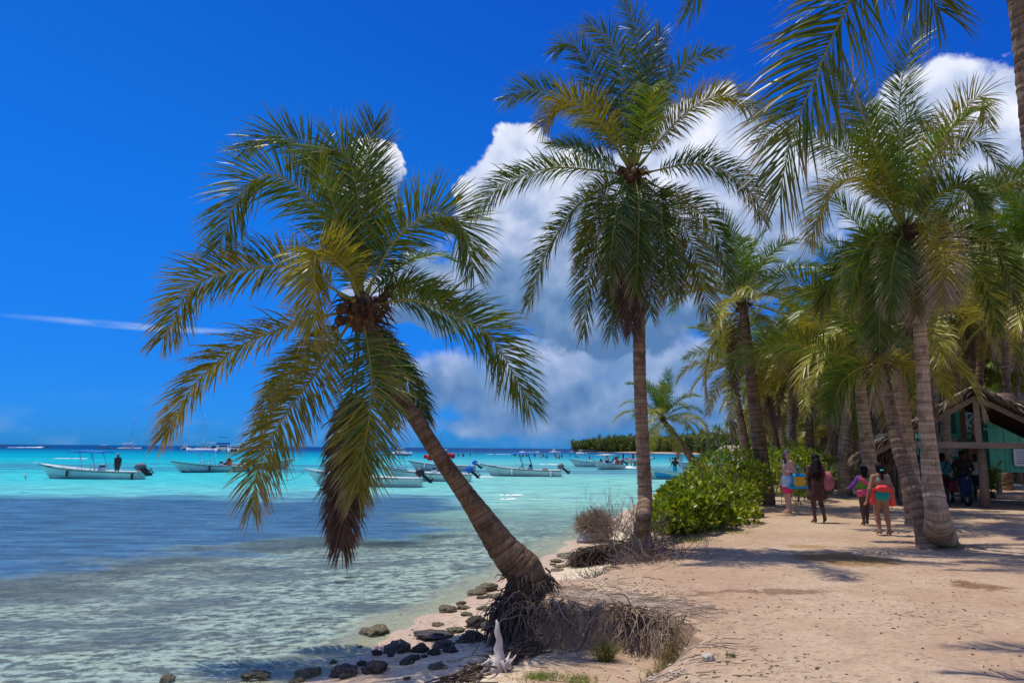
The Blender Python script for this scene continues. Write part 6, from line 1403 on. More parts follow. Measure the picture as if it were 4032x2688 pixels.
# 2 - woman with long hair, walking away
J = skeleton(hir=(.085, 0, .92), knr=(.11, .02, .50), anr=(.13, -.10, .13), tor=(.15, .0, .03), ell=(-.26, -.02, 1.14), wrl=(-.17, .12, 1.02), hal=(-.13, .16, 1.02), wrr=(.22, .1, 1.05), har=(.18, .16, 1.08))
b = GZ(3222, 2058); yw = R(4)
person('woman with very long black hair and a dark patterned dress walking away', b, yw, 1.72, J, M_SKIN_D, 1.0, True, parts=[
    ('dress', M_DRESS, [(V3((-.06, 0, 1.12)), V3((-.10, 0, .68)), .12, .155), (V3((.06, 0, 1.12)), V3((.10, 0, .68)), .12, .155), (V3((0, .02, 1.1)), V3((0, .02, .7)), .12, .16)], dict(off=.012, clip=lambda X, Y, Z: np.maximum(.60 + .015 * np.sin(X * 40) - Z, Z - 1.16))),
    ('bodice', M_DRESSR, torso(J, 1.0, True), dict(off=.016, clip=zclip(1.10, 1.30))),
    ('hair', M_HAIR, hair_cap(J, .105) + [(V3((0, -.07, 1.56)), V3((-.03, -.13, 1.28)), .10, .095), (V3((.05, -.07, 1.52)), V3((.03, -.13, 1.22)), .07, .06), (V3((-.03, -.13, 1.28)), V3((-.03, -.13, 1.10)), .09, .045), (V3((-.08, -.05, 1.5)), V3((-.12, -.1, 1.2)), .06, .05)], {})])
pb = (Matrix.Translation(b) @ Matrix.Rotation(yw, 4, 'Z')) @ V3((.27, -.06, 1.02))
pk = empty('shoulder_bag', pb, 'dusty pink canvas bag hanging at the long haired woman\'s side', 'bag', rz=yw)
mb = MB(); mb.loft([[V3((x * w_, y * d_, z)) for x, y in ((-1, -.8), (-.5, -1), (.5, -1), (1, -.8), (1, .8), (0, 1), (-1, .8))] for z, w_, d_ in ((-.20, .12, .08), (-.02, .14, .10), (.16, .11, .08), (.27, .04, .03))]); mb.build('bag_body', M_DUSTY, pk, True)
mb = MB(); mb.loft([[V3((x * w_ + .01, y * d_, z)) for x, y in ((-1, -.8), (-.5, -1), (.5, -1), (1, -.8), (1, .8), (0, 1), (-1, .8))] for z, w_, d_ in ((-.29, .07, .05), (-.24, .11, .07), (-.16, .125, .085))]); mb.build('bag_bottom', M_SLATE, pk, True)
mb = MB(); mb.tube([(-.06, -.02, .2), (-.10, -.03, .32), (-.12, .0, .40)], .014, 5); mb.build('strap', M_DUSTY, pk, True)

# 3 - shorter woman with purple sleeves
J = skeleton(shl=(-.165, 0, 1.40), ell=(-.31, .05, 1.20), wrl=(-.42, .15, 1.08), hal=(-.46, .2, 1.06), anr=(.06, .14, .085), knr=(.07, .12, .50), tor=(.06, .28, .04), hil=(-.085, 0, .92))
b = GZ(3414, 2066); yw = R(-6)
person('short dark haired woman with purple sleeves and a pink wrap vest', b, yw, 1.42, J, M_SKIN_D, 1.18, True, parts=[
    ('swimsuit', M_LIME, torso(J, 1.18, True), dict(off=.012, clip=lambda X, Y, Z: np.maximum(.83 + 1.1 * np.abs(np.abs(X) - .0) * .45 - Z, Z - 1.40))),
    ('sleeves', M_PURPLE, limb(J, 'arm', 1.18), dict(off=.010, clip=lambda X, Y, Z: .15 - np.abs(X))),
    ('vest', M_PINK, torso(J, 1.18, True), dict(off=.045, clip=lambda X, Y, Z: np.maximum(np.minimum(np.abs(Z - 1.27 + .75 * X) - .075, np.abs(Z - 1.04 - .2 * X) - .05), np.maximum(.97 - Z, Z - 1.46)))),
    ('waist_wrap', M_PINK, torso(J, 1.18, True)[:2], dict(off=.03, clip=lambda X, Y, Z: np.abs(Z - .97 - .35 * X) - .07)),
    ('hair', M_HAIR, hair_cap(J, .115, .03) + [(J['head'] + V3((0, -.06, .02)), J['head'] + V3((0, -.08, -.08)), .10, .075)], {})])
# 4 - woman in teal swimsuit, coral vest
J = skeleton(ell=(-.29, -.03, 1.12), elr=(.29, -.03, 1.12), wrl=(-.35, .02, .86), wrr=(.35, .02, .86), hal=(-.37, .04, .78), har=(.37, .04, .78), knl=(-.10, .07, .5), anl=(-.085, -.02, .10), tol=(-.09, .12, .03), knr=(.11, -.01, .5), anr=(.12, -.08, .085), tor=(.13, .06, .03))
b = GZ(3478, 2106); yw = R(3)
person('woman in a teal swimsuit with a coral life vest slung behind', b, yw, 1.52, J, M_SKIN_M, 1.14, True, parts=[
    ('swimsuit', M_TEAL, torso(J, 1.14, True), dict(off=.012, clip=lambda X, Y, Z: np.maximum(np.maximum(.80 + .42 * np.abs(X) - Z, Z - 1.22), Y - 9))),
    ('swimsuit_strap', M_TEAL, torso(J, 1.14, True), dict(off=.014, clip=lambda X, Y, Z: np.maximum(np.abs(np.abs(X) - .085) - .016, np.maximum(1.18 - Z, Z - 1.47)))),
    ('vest', M_CORAL, [(V3((-.13, -.14, 1.13)), V3((.13, -.14, 1.13)), .075, .075), (V3((-.10, -.15, 1.16)), V3((.10, -.15, 1.16)), .06, .06)], {}),
    ('vest_panel', M_CORAL, [(V3((.22, -.05, 1.12)), V3((.26, -.02, .76)), .05, .075)], {}), ('vest_panel', M_CORAL, [(V3((-.22, -.05, 1.12)), V3((-.25, -.02, .82)), .05, .075)], {}),
    ('hair', M_HAIR, hair_cap(J, .103) + [(J['head'] + V3((0, -.10, .05)), J['head'] + V3((0, -.13, -.02)), .05, .042), (J['head'] + V3((0, -.13, -.03)), J['head'] + V3((.01, -.12, -.22)), .04, .022)], {}),
    ('hair_tie', M_MINT, [(J['head'] + V3((-.02, -.145, .0)), J['head'] + V3((.02, -.145, .0)), .026, .026)], dict(h=.012))])
# people further back
def walker(label, px, py, yaw, H, skin, top, bottom, long_=False, pose=None, sleeves='uparm', hairr=.10, w=1.0, hat=None, group=None, base=None, fem=False, h=.02):
    J = skeleton(**(pose or {})); b = base if base is not None else GZ(px, py); ps = []
    if top: ps.append(('shirt', top, torso(J, w, fem) + (limb(J, sleeves, w) if sleeves else []), dict(off=.02, h=.02, clip=zclip(.98, 1.46))))
    if bottom: ps.append(('trousers' if long_ else 'shorts', bottom, torso(J, w, fem)[:2] + limb(J, 'leglong' if long_ else 'leg', w), dict(off=.022, h=.02, clip=zclip(.12 if long_ else .56, 1.05))))
    ps.append(('hat', hat, [(J['htop'] + V3((0, 0, -.02)), J['htop'] + V3((0, 0, .03)), .105, .095), (J['htop'] + V3((0, 0, -.03)), J['htop'] + V3((0, .01, -.03)), .13, .13)], dict(h=.02, clip=lambda X, Y, Z: 1.615 - Z)) if hat else ('hair', M_HAIR, hair_cap(J, hairr, .02), dict(h=.02)))
    return person(label, b, yaw, H, J, skin, w, fem, parts=ps, h=h, hands=h < .021, group=group)
walker('man in a blue green shirt with a crossbody strap under the hut', 3722, 1985, R(-5), 1.76, M_SKIN_D, M_TSHIRT, M_MAROON, pose=dict(elr=(.26, .06, 1.16), wrr=(.12, .22, 1.05), har=(.08, .26, 1.05)))
tb = GZ(3722, 1985); mb = MB(); mb.tube([(-.16, -.135, 1.02), (-.05, -.165, 1.2), (.10, -.12, 1.46)], .018, 5); mb.tube([(-.17, -.13, 1.02), (.05, -.16, .99), (.2, -.1, 1.0)], .02, 5)
sb = empty('crossbody_bag', tb + V3((0, 0, .0)), 'dark strap bag worn across the blue green shirt', 'bag'); mb.build('strap', M_BLACK, sb, True); mb = MB(); mb.box((-.19, -.14, 1.0), (.10, .07, .14)); mb.build('pouch', M_BLACK, sb, bevel=.02)
walker('dark silhouetted person with hands on hips behind the scooter', 3802, 1978, R(170), 1.80, M_SKIN_D, M_DARKC, M_NAVYC, pose=dict(ell=(-.36, -.04, 1.16), wrl=(-.17, .04, 1.02), hal=(-.12, .06, 1.0), elr=(.36, -.04, 1.16), wrr=(.17, .04, 1.02), har=(.12, .06, 1.0)), w=1.1)
walker('person in a pale shirt standing behind the hut post', 3856, 1972, R(160), 1.70, M_SKIN_D, M_WSHIRT, M_NAVYC)
walker('person in shade between the two crossing palm trunks', 3618, 1985, R(80), 1.72, M_SKIN_D, M_GREY, M_NAVYC, pose=dict(ell=(-.2, .15, 1.2), wrl=(-.16, .36, 1.25), hal=(-.15, .43, 1.27)))
walker('person in mint shirt and white hat by the green house steps', 3745, 1905, R(200), 1.72, M_SKIN_M, M_MINT, M_WSHIRT, hat=M_WHITE, h=.022)
walker('person in a pale pink top bending forward near the far hut', 3440, 1925, R(-80), 1.62, M_SKIN_M, M_PINKL, M_NAVYC, pose=dict(che=(0, .12, 1.26), neck=(0, .2, 1.4), head=(0, .27, 1.5), htop=(0, .28, 1.57), face=(0, .34, 1.49), shl=(-.17, .18, 1.35), shr=(.17, .18, 1.35), ell=(-.2, .28, 1.1), elr=(.2, .28, 1.1), wrl=(-.15, .36, .9), wrr=(.15, .36, .9), hal=(-.14, .38, .84), har=(.14, .38, .84)), fem=True, h=.022)
walker('sunbather in navy trunks standing near the far hut', 3482, 1925, R(10), 1.75, M_SKIN_M, None, M_NAVYC, h=.022)
walker('person in a loose white shirt walking past the far hut', 3514, 1930, R(-10), 1.76, M_SKIN_M, M_WSHIRT, M_CREAM, sleeves='arm', w=1.05, h=.022)
p = GZ(3498, 1925); mb = MB(); mb.loft([[V3((x * r, y * r * .6, z)) for x, y in ((-1, 0), (-.5, -1), (.5, -1), (1, 0), (.5, 1), (-.5, 1))] for z, r in ((.5, .16), (.62, .2), (.78, .18), (.86, .08))])
hb = empty('hand_bag', p, 'bright blue carrier bag in front of the far hut', 'bag'); mb.build('bag_body', M_BLUE, hb, True)
# aboard the boats
def aboard(label, boat, loc, yaw, top, bottom, skin=M_SKIN_D, pose=None, hat=None, group='people aboard the launches', H=1.72):
    q = boats[boat].matrix_basis @ V3(loc); return walker(label, 0, 0, yaw, H, skin, top, bottom, pose=pose, hat=hat, group=group, base=q, h=.03)
aboard('man in dark clothes and pale hat standing at the stern of a launch', 1, (-2.15, 0, .15), R(180), M_DARKC, M_SLATE, hat=M_CAP)
aboard('man in black shirt and aqua shorts standing in the blue edged launch', 10, (-.3, 0, .12), R(0), M_DARKC, M_AQUA, pose=dict(ell=(-.30, -.02, 1.15), wrl=(-.40, .03, .92), hal=(-.43, .05, .86), elr=(.30, -.02, 1.15), wrr=(.42, .03, .93), har=(.46, .05, .87)))
aboard('passenger in white shirt standing in the moving launch', 8, (.2, .1, .12), R(190), M_WSHIRT, M_NAVYC)
aboard('passenger in red at the stern of the moving launch', 8, (-1.6, .2, -.25), R(150), M_RED, M_RED)
aboard('passenger in red seated forward in the moving launch', 8, (.9, -.3, -.4), R(150), M_RED, M_NAVYC)
aboard('person in dark red standing in the distant launch', 9, (-.3, 0, .12), R(20), M_DKRED, M_DKRED, pose=dict(elr=(.30, .05, 1.5), wrr=(.12, .05, 1.66), har=(.06, .05, 1.68)))
aboard('person in black standing by the motor of the distant launch', 9, (-2.2, 0, .12), R(60), M_DARKC, M_NAVYC)
aboard('person with bundle in red sitting in the launch with dark bottom', 2, (-1.6, .1, -.35), R(180), M_RED, M_NAVYC)
# bathers, far off
BJ = skeleton(); hcap = [c for c in body_caps(BJ, 1, False, False)]
def bather_mesh(skin): return sdf_mesh('body', hcap, .045, .04, skin)
BM = [bather_mesh(M_SKIN_M), bather_mesh(M_SKIN_D), bather_mesh(M_SKIN_L)]
HM = sdf_mesh('hair', hair_cap(BJ, .105), .035, .03, M_HAIR)
Z8 = lambda x, y: (1880 + x * .1446, 1780 + y * .1446); Z9 = lambda x, y: (2540 + x * .1956, 1680 + y * .1956); Z10 = lambda x, y: (2220 + x * .1361, 1760 + y * .1361)
bl = [Z8(*q) for q in ((455, 80), (1005, 95), (1155, 112), (1220, 128), (1262, 118), (1338, 118), (1075, 126), (1040, 126), (1560, 72), (1560, 124), (1655, 64), (1772, 80), (1872, 80), (1792, 128), (1715, 164), (1858, 164), (1910, 164), (2095, 84), (2120, 130), (2155, 166), (2225, 170), (2275, 176), (2298, 130))]
bl += [Z9(*q) for q in ((490, 655), (515, 705), (553, 655), (625, 672), (655, 650), (965, 610), (970, 665), (1030, 672), (992, 702), (1042, 700), (730, 722), (180, 650))]
bl += [Z10(*q) for q in ((180, 240), (345, 292), (355, 250), (410, 305), (740, 340), (1945, 530), (2060, 530), (1445, 370), (1495, 372), (1550, 320), (1590, 320))]
bl += [(1800 + x * .34, 1700 + y * .34) for x, y in ((12, 280), (55, 280), (70, 282), (155, 278), (222, 268))]
g = random.Random(4)
for i, (px, py) in enumerate(bl):
    q = at(px, py); i_ = g.randrange(3); rt = empty('person', (q.x, q.y, -g.uniform(.75, 1.25)), 'distant bather standing in the shallow turquoise water', 'person', 'bathers in the water', g.uniform(0, 6.28))
    obj('body', BM[i_], rt); obj('hair', HM, rt)
SM = [pm('swim %d' % i, c, None, 6, .7) for i, c in enumerate(((.6, .05, .06), (.03, .08, .3), (.7, .7, .68), (.05, .3, .3), (.02, .02, .02), (.65, .4, .1)))]
SW = [sdf_mesh('swimwear', torso(BJ)[:4] + limb(BJ, 'leg'), .05, .04, m_, .03, zclip(.6, 1.25)) for m_ in SM]
for i in range(26):
    px = g.uniform(2850, 2985); q = G(px, g.uniform(1795, 1803), .5); q.z = gzs(q.x, q.y); rt = empty('person', q, 'far beachgoer standing on the white sand by the bay', 'person', 'beachgoers on the far sand', g.uniform(0, 6.28))
    obj('body', BM[g.randrange(3)], rt); obj('swimwear', g.choice(SW), rt); obj('hair', HM, rt)
# ------------------------------------------------------------------ thatched hut, green house, scooter, far coast
M_WOOD = pm('weathered timber', (0.30, 0.22, 0.15), (0.17, 0.12, 0.08), 3, .85, .4, 12, stretch=(1, 1, 6)); M_WOODG = pm('grey beam', (0.38, 0.31, 0.23), (0.25, 0.195, 0.14), 3, .85, .4, 12, stretch=(.4, 4, 4))
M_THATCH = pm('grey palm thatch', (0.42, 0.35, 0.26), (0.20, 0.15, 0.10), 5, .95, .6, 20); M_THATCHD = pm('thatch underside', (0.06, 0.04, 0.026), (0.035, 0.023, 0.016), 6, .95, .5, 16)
M_GREENW = pm('green painted boards', (0.10, 0.42, 0.24), (0.07, 0.32, 0.18), 2, .7, .2, 10, stretch=(5, 5, .5)); M_GREEND = pm('dark green paint', (0.02, 0.16, 0.11), (0.015, 0.12, 0.08), 2, .7); M_WHITEW = pm('white painted timber', (0.72, 0.73, 0.70), (0.60, 0.61, 0.58), 3, .7)
M_PINKW = pm('pink white balusters', (0.70, 0.56, 0.54), (0.60, 0.47, 0.45), 3, .7); M_TIN = pm('brown roofing', (0.16, 0.10, 0.07), (0.10, 0.065, 0.045), 3, .8)
# --- hut
dH = 24.5; ap = P(3842, 1545, dH); el_ = P(3445, 1800, dH); er_ = Vector((2 * ap.x - el_.x, dH, el_.z)); DEEP = 5.0
hut = empty('thatched_hut', (ap.x, dH, gzs(ap.x, dH)), 'open timber hut with a grey thatched gable roof beside the path', 'hut'); o_ = Vector(hut.location); L_ = lambda v: Vector(v) - o_
for y0 in (0.25, DEEP - .25):
    kp = MB(); kp.beam(L_((ap.x, dH + y0, P(3842, 1750, dH).z)), L_((ap.x, dH + y0, ap.z - .12)), .17, .17); kp.build('king_post', M_WOODG, hut)
zb_ = P(3842, 1752, dH).z
for y0 in (.25, DEEP - .25):
    mb = MB(); mb.beam(L_((el_.x + .5, dH + y0 - .04, zb_)), L_((er_.x - .5, dH + y0 - .04, zb_)), .14, .20); mb.build('tie_beam', M_WOODG, hut)
for x_ in (el_.x + 1.15, ap.x + .05, er_.x - 1.15):
    for y0 in (.3, DEEP - .3):
        mb = MB(); zg_ = gzs(x_, dH + y0) - .2; mb.tube([L_((x_, dH + y0 + .1, zg_)), L_((x_ + .02, dH + y0 + .1, (zg_ + zb_) / 2)), L_((x_, dH + y0 + .1, zb_ + .08))], [.16, .14, .13], 9); mb.build('post', M_WOOD, hut, True)
for sg, e in ((-1, el_), (1, er_)):
    for i in range(6):
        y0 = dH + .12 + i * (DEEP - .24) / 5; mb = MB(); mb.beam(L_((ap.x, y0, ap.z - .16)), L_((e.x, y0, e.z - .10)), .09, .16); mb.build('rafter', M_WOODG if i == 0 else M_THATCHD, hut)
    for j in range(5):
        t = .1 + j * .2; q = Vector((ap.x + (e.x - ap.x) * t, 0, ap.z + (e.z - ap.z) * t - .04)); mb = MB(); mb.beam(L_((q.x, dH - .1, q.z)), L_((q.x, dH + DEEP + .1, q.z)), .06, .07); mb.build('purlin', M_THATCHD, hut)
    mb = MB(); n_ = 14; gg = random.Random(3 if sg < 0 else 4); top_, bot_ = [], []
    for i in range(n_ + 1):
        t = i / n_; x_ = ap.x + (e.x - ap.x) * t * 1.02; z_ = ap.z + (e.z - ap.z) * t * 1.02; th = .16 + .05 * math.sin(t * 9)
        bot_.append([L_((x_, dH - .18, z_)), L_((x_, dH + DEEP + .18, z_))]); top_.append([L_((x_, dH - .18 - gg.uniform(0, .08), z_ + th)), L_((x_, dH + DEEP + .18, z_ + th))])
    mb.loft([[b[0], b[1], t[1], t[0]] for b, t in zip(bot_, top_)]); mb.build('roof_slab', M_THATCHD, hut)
    mb = MB()                                     # shaggy thatch: ragged strips lying down the slope and hanging at the edges
    sl_ = Vector((e.x - ap.x, 0, e.z - ap.z)).normalized(); nn_ = Vector((-sl_.z * sg * sg, 0, sl_.x)); nn_ = nn_ if nn_.z > 0 else -nn_
    ln_ = (Vector((e.x, 0, e.z)) - Vector((ap.x, 0, ap.z))).length
    for i in range(2600):
        t = gg.random() * ln_; y0 = dH - .22 + gg.random() * (DEEP + .44); edge = gg.random()
        if edge < .38: y0 = dH - .2 + gg.uniform(-.06, .10)
        if edge > .78: t = ln_ - gg.uniform(-.05, .2)
        b_ = Vector((ap.x, y0, ap.z)) + sl_ * t + nn_ * gg.uniform(.10, .24); l_ = gg.uniform(.25, .6); w_ = gg.uniform(.012, .03)
        d_ = (sl_ + Vector((0, gg.gauss(-.15 if y0 < dH + .1 else 0, .3), gg.gauss(-.1, .12))) + nn_ * gg.uniform(-.05, .18)).normalized(); s_ = Vector((0, 1, 0)) * w_ + nn_ * gg.gauss(0, .01)
        m_ = b_ + d_ * l_ * .6; e_ = b_ + d_ * l_ + Vector((0, 0, -.12 * l_ - (.1 if edge > .78 or edge < .38 else 0)))
        mb.add([L_(b_ - s_), L_(b_ + s_), L_(m_ + s_), L_(m_ - s_), L_(e_)], [(0, 1, 2, 3), (3, 2, 4)])
    mb.build('thatch', M_THATCH, hut, kind='stuff')
mb = MB(); mb.lathe([(.05, .3), (.20, .2), (.22, .0), (.05, -.1)], 8); 
hut.rotation_euler = (0, 0, R(-26))
# drooping far eave: a rounded palapa just left of the hut
pc_ = P(3468, 1800, 28.5); pal = empty('palapa', (pc_.x, pc_.y, gzs(pc_.x, pc_.y)), 'round grey thatched shade with a drooping fringe behind the crossing trunks', 'parasol'); o_ = Vector(pal.location)
mb = MB(); mb.tube([(.25, 0, -.1), (.25, 0, 2.4)], .09, 8); mb.build('pole', M_WOOD, pal, True)
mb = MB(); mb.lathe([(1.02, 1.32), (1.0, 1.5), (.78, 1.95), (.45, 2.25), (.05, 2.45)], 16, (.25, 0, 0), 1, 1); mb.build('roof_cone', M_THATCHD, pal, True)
mb = MB(); gg = random.Random(9)
for i in range(1500):
    a = gg.uniform(0, 6.28); t = gg.random() ** .7; r_ = .1 + .98 * t; z_ = 2.5 - 1.1 * t ** 1.7; o2 = Vector((math.cos(a), math.sin(a), 0)); b_ = Vector((.25, 0, z_)) + o2 * r_; d_ = (o2 * .5 + Vector((gg.gauss(0, .2), gg.gauss(0, .2), -.35 - .9 * t))).normalized(); l_ = gg.uniform(.2, .45); s_ = o2.cross(Vector((0, 0, 1))) * gg.uniform(.012, .028)
    mb.add([b_ - s_, b_ + s_, b_ + d_ * l_ * .6 + s_, b_ + d_ * l_ * .6 - s_, b_ + d_ * l_], [(0, 1, 2, 3), (3, 2, 4)])
mb.build('thatch', M_THATCH, pal, kind='stuff')
# --- green plank house
dG2 = 33.0; w0 = P(3905, 1900, dG2); hs_ = empty('plank_house', (w0.x, dG2, gzs(w0.x, dG2)), 'green vertical plank house on stilts behind the hut', 'house'); o_ = Vector(hs_.location)
zlo, zhi = P(3905, 1858, dG2).z - o_.z, P(3905, 1650, dG2).z - o_.z; bw = .34
for i in range(26):
    mb = MB(); mb.box((i * bw + bw / 2, (i % 2) * .012, (zlo + zhi) / 2), (bw - .014, .04, zhi - zlo)); mb.build('plank', M_GREENW, hs_)
mb = MB(); mb.box((26 * bw / 2, .35, (zlo + zhi) / 2), (26 * bw, .6, zhi - zlo - .02)); mb.build('wall_core', M_GREEND, hs_)
mb = MB(); mb.beam((-.2, -.04, (zlo + zhi) / 2 + .72), (26 * bw, -.04, (zlo + zhi) / 2 + .72), .05, .10); mb.build('trim', M_GREENW, hs_)
wx = P(4005, 1790, dG2); wn_ = MB(); wn_.box((wx.x - o_.x + .28, -.05, wx.z - o_.z - .10), (.95, .05, .62)); wf = wn_.build('window', M_GREEND, hs_)
for i in range(6): mb = MB(); mb.box((wx.x - o_.x + .28, -.085, wx.z - o_.z - .33 + i * .095), (.8, .05, .06), (R(35), 0, 0)); mb.build('louvre', M_WHITEW, wf)
for a_, b_, c_, d_ in ((-.46, 0, .10, .74), (.46, 0, .10, .74), (0, .34, .82, .10), (0, -.34, .82, .10)): mb = MB(); mb.box((wx.x - o_.x + .28 + a_, -.095, wx.z - o_.z - .10 + b_), (c_, .06, d_)); mb.build('frame', M_WHITEW, wf)
for i in range(7): mb = MB(); mb.box((.5 + i * 1.25, .3, zlo / 2 - .1), (.16, .16, zlo + .2)); mb.build('stilt', M_WOOD, hs_)
mb = MB(); mb.add([(-.5, -.6, zhi), (26 * bw, -.6, zhi), (26 * bw, 1.6, zhi + 1.3), (-.5, 1.6, zhi + 1.3), (-.5, -.6, zhi - .08), (26 * bw, -.6, zhi - .08), (26 * bw, 1.6, zhi + 1.22), (-.5, 1.6, zhi + 1.22)], [(0, 1, 2, 3), (7, 6, 5, 4), (0, 4, 5, 1), (1, 5, 6, 2), (2, 6, 7, 3), (3, 7, 4, 0)]); mb.build('roof', M_TIN, hs_)
# --- two-storey house with balconies
dV = 38.0; v0 = P(3690, 1900, dV); vh = empty('balcony_house', (v0.x, dV, gzs(v0.x, dV)), 'pale green two storey house with white crossed balcony rails seen through the hut', 'house'); o_ = Vector(vh.location)
VW = P(3870, 1900, dV).x - v0.x; zf_ = P(3700, 1715, dV).z - o_.z; zt = P(3700, 1560, dV).z - o_.z
mb = MB(); mb.box((VW / 2 + .6, 1.6, zt / 2), (VW + 1.2, .2, zt)); mb.build('wall', M_GREEND, vh)
mb = MB(); mb.box((VW / 2 + .4, .7, zf_), (VW + .9, 1.9, .22)); mb.build('balcony_floor', M_GREENW, vh)
mb = MB(); mb.box((VW / 2 + .4, .5, zt + .1), (VW + 1.4, 2.6, .2)); mb.build('roof', M_TIN, vh)
for x_ in (0, VW * .55, VW + .2):
    mb = MB(); mb.box((x_, 0, zt / 2), (.16, .16, zt)); pst = mb.build('post', M_GREENW, vh); mb = MB(); mb.box((x_, 0, .35), (.3, .3, .7)); mb.build('post_base', M_GREENW, pst)
def xrail(x0, x1, z0, z1, nm='cross_rail'):
    for z_ in (z0, z1): mb = MB(); mb.beam((x0, -.02, z_), (x1, -.02, z_), .06, .07); mb.build('rail', M_WHITEW, vh)
    mb = MB(); mb.beam((x0, -.03, z0), (x1, -.03, z1), .05, .06); mb.build(nm, M_WHITEW, vh); mb = MB(); mb.beam((x0, .03, z1), (x1, .03, z0), .05, .06); mb.build(nm, M_WHITEW, vh)
    mb = MB(); mb.beam(((x0 + x1) / 2, 0, z0), ((x0 + x1) / 2, 0, z1), .05, .06); mb.build('upright', M_WHITEW, vh)
xrail(VW * .56, VW * .95, zf_ + .25, zf_ + 1.15); xrail(VW * .05, VW * .3, .3, 1.15); xrail(VW * .56, VW * .95, .3, 1.15)
for i in range(17): mb = MB(); mb.box((i * VW * .5 / 16, 0, zf_ - .55), (.06, .05, .85)); mb.build('baluster', M_PINKW, vh)
for z_ in (zf_ - .98, zf_ - .12): mb = MB(); mb.beam((-.1, -.0, z_), (VW * .52, -.0, z_), .07, .07); mb.build('rail', M_WHITEW, vh)
for x_ in (VW * .25, VW * .75):
    mb = MB(); mb.box((x_, 1.47, 1.05), (.9, .06, 2.1)); dr = mb.build('door', M_GREENW, vh); mb = MB(); mb.lathe([(.03, -.03), (.035, 0), (.03, .03)], 8, (x_ + .32, 1.42, 1.0)); mb.build('handle', M_STEEL, dr)
# --- motor scooter in the shade of the hut
p = GZ(3808, 1990); sc = empty('motor_scooter', p, 'navy motor scooter with grey leg shield parked in the hut shade', 'scooter', rz=R(-6))
mb = MB(); mb.loft([[V3((x * w_, y * .06 - .12 + ly, z)) for x, y in ((-1, 1), (-.7, -.4), (0, -1), (.7, -.4), (1, 1))] for z, w_, ly in ((.32, .13, .0), (.5, .2, .02), (.75, .23, .06), (.92, .17, .10), (1.0, .08, .14))]); mb.build('leg_shield', M_NAVY, sc, True)
mb = MB(); mb.loft([[V3((x * w_, y * .05 - .06 + ly, z)) for x, y in ((-1, 1), (-.7, -.4), (0, -1), (.7, -.4), (1, 1))] for z, w_, ly in ((.28, .17, .0), (.5, .25, .02), (.78, .26, .06), (.93, .2, .10))]); mb.build('shield_rim', M_GREY, sc, True)
mb = MB(); mb.tube([(-.36, .12, 1.02), (-.16, .06, 1.06), (0, .04, 1.05), (.16, .06, 1.06), (.36, .12, 1.02)], .02, 6); hbr = mb.build('handlebar', M_BLACK, sc, True)
for sg in (-1, 1): mb = MB(); mb.tube([(sg * .26, .1, 1.05), (sg * .3, .08, 1.2)], .008, 5); mb.lathe([(.01, -.02), (.06, 0), (.01, .02)], 8, (sg * .31, .07, 1.24)); mb.build('mirror', M_BLACK, hbr, True)
mb = MB(); mb.lathe([(.06, -.01), (.085, 0), (.06, .01)], 10, (0, 0, 0)); me = mb.mesh('headlight', M_GLASS, True); obj('headlight', me, sc, loc=(0, -.09, .93), rot=(R(90), 0, 0))
for y_ in (-.1, 1.15):
    mb = MB(); pts = [V3((0, math.cos(a) * .2, math.sin(a) * .2)) for a in np.linspace(0, 2 * PI, 19)]; mb.tube(pts, .055, 7, False); wh = mb.build('wheel', M_BLACK, sc, True, loc=(0, y_, .25)); mb = MB(); mb.tube([(-.03, 0, 0), (.03, 0, 0)], .13, 12); mb.build('rim', M_STEEL, wh)
mb = MB(); mb.box((0, .95, .62), (.34, .75, .4), taper=.8); mb.build('rear_body', M_DKRED, sc, bevel=.06); mb = MB(); mb.box((0, .85, .87), (.28, .7, .12)); mb.build('seat', M_BLACK, sc, bevel=.04); mb = MB(); mb.box((0, .35, .3), (.3, .6, .08)); mb.build('footboard', M_GREY, sc)
# fallen trunk
a_ = GZ(3250, 1880); tag(MB().tube([a_ + V3((-.9, .6, .55)), a_ + V3((0, .1, .3)), a_ + V3((.7, -.2, .1))], [.2, .2, .18], 10).build('fallen_log', M_TRUNK_A, None, True), 'short fallen palm log lying tilted in the clearing', 'log')

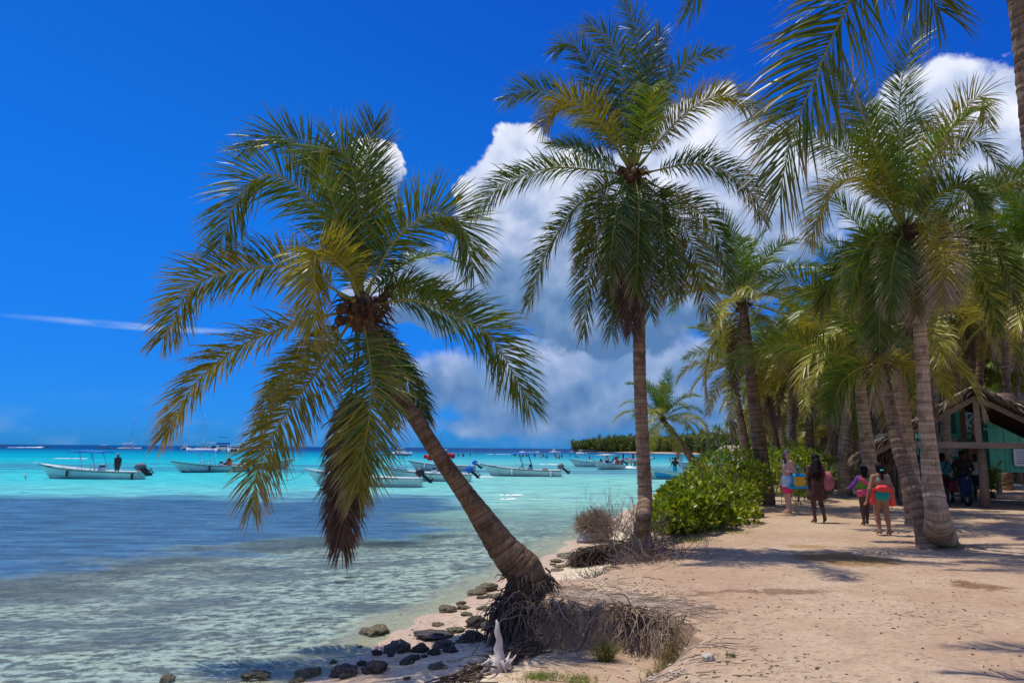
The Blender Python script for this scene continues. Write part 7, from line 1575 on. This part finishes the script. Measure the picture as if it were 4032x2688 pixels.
# --- far wooded coast
M_FAR = leaf_material('far foliage', .25, .6, .2)
def far_wood(name, label, pts, n, seed, hgt, size, cols, jit=(8, 10), nl=60):
    g = np.random.default_rng(seed); pts = np.array(pts, float); t = np.sort(g.random(n)) * (len(pts) - 1); i = np.clip(t.astype(int), 0, len(pts) - 2); f = (t - i)[:, None]
    c = pts[i] * (1 - f) + pts[i + 1] * f; c = c + g.normal(0, 1, c.shape) * np.array(jit); V = []; T = []
    H = hgt * (0.55 + .45 * g.random(n)) * (.8 + .3 * vnoise(c[:, 0], c[:, 1], .03, 2, seed)); R_ = H * g.uniform(.22, .4, n)
    for q in range(nl):
        v = nrm(g.normal(size=(n, 3))); p_ = np.stack([c[:, 0], c[:, 1], .5 + H * g.uniform(.15, .95, n)], -1) + v * (R_ * g.uniform(.5, 1, n))[:, None]
        d = nrm(v + np.array([0, 0, -.2]) + g.normal(0, .4, (n, 3))); s = nrm(np.cross(d, g.normal(size=(n, 3)))); L = size * g.uniform(.5, 1.3, n)[:, None]
        V.append(np.stack([p_ - s * L * .18, p_ + s * L * .18, p_ + d * L], 1)); kx = g.random((n, 1)); T.append(np.repeat(((np.array(cols[0]) * (1 - kx) + np.array(cols[1]) * kx) * g.uniform(.7, 1.3, (n, 1)))[:, None], 3, 1))
    V = np.vstack(V).reshape(-1, 3); T = np.vstack(T).reshape(-1, 3); me = new_mesh(name, V, np.arange(len(V)).reshape(-1, 3), False, (M_FAR,)); c_ = me.color_attributes.new('tint', 'FLOAT_COLOR', 'POINT')
    c_.data.foreach_set('color', np.hstack([T, np.ones((len(T), 1))]).astype(np.float32).ravel()); o = obj(name, me, kind='stuff'); o['label'] = label; o['category'] = 'trees'; return o
FC = ((.035, .075, .014), (.12, .145, .02))
far_wood('far_wood', 'dense dark green wood along the far point', [(66, 606), (80, 590), (100, 572), (122, 545), (128, 470), (128, 380), (118, 310), (105, 275)], 1500, 1, 12, 2.6, FC, nl=90)
far_wood('far_wood', 'second rank of trees filling the far coast', [(100, 640), (140, 600), (150, 480), (150, 360), (150, 300), (110, 250), (95, 220)], 1500, 2, 13, 3.0, FC, nl=80)
far_wood('grove_backdrop', 'green mass of palms closing the depth of the grove', [(95, 240), (74, 190), (60, 150), (60, 122), (78, 112), (110, 125), (170, 150)], 1300, 3, 11, 1.0, ((.05, .09, .012), (.19, .20, .02)), (4, 5), 150)
FPL = 'slender palm standing above the trees of the far coast'; gg = random.Random(5)
for i in range(34):
    t = i / 33; px = 2245 + t * 700 + gg.uniform(-9, 9); d = (580 - 330 * max(0, (t - .45) / .55)) * gg.uniform(.95, 1.02) if t > .1 else 585
    b = P(px, 1765, d); b.z = .6; h_ = gg.uniform(8, 12) if i not in (5, 19, 22) else 13.5
    if i < 6: h_ = gg.uniform(4.5, 7.5)
    rt = empty('far_palm', b, FPL, 'palm tree', 'palms above the far coast'); mb = MB(); lx = gg.uniform(-1.5, 1.5); mb.tube([(0, 0, 0), (lx * .3, 0, h_ * .5), (lx, 0, h_)], [.3, .22, .18], 6); mb.build('trunk', M_TRUNK_B, rt, True)
    frond_batch(gg, Vector((lx, 0, h_)), rt, 1.2, (0, 1, 2, 3, 4), thin=.9)
# far thatched roofs on the beach
for px, w_, lb in ((2900, 11, 'long low thatched roof on the far beach behind the crowd'), (2945, 7, 'smaller thatched roof beside the long one on the far beach')):
    b = P(px, 1782, 225); b.z = gzs(b.x, b.y); rt = empty('beach_shelter', b, lb, 'hut')
    mb = MB(); mb.add([(-w_ / 2, -2.5, 2.2), (w_ / 2, -2.5, 2.2), (w_ / 2 - 1.5, 0, 3.9), (-w_ / 2 + 1.5, 0, 3.9), (-w_ / 2, 2.5, 2.2), (w_ / 2, 2.5, 2.2)], [(0, 1, 2, 3), (5, 4, 3, 2), (0, 3, 4), (1, 5, 2), (0, 4, 5, 1)]); mb.build('roof', M_THATCH, rt)
    for sx in (-1, -.33, .33, 1):
        for sy in (-1, 1): mb = MB(); mb.tube([(sx * w_ * .44, sy * 2.1, -.2), (sx * w_ * .44, sy * 2.1, 2.25)], .1, 6); mb.build('post', M_WOOD, rt)
# market awning glimpsed behind the shrubs
b = P(3045, 1815, 60); b.z = gzs(b.x, b.y); aw = empty('beach_stall', b, 'blue topped stall glimpsed behind the man with the beach bag', 'stall')
mb = MB(); mb.box((0, 0, 1.75), (2.2, 1.6, .28)); mb.build('awning', M_BLUE, aw); mb = MB(); mb.box((0, .3, .7), (2.0, .9, 1.3)); mb.build('counter', M_WHITE, aw)
for sx in (-1, 1):
    for sy in (-.7, .7): mb = MB(); mb.tube([(sx, sy, -.1), (sx, sy, 1.65)], .04, 6); mb.build('pole', M_WHITE, aw)
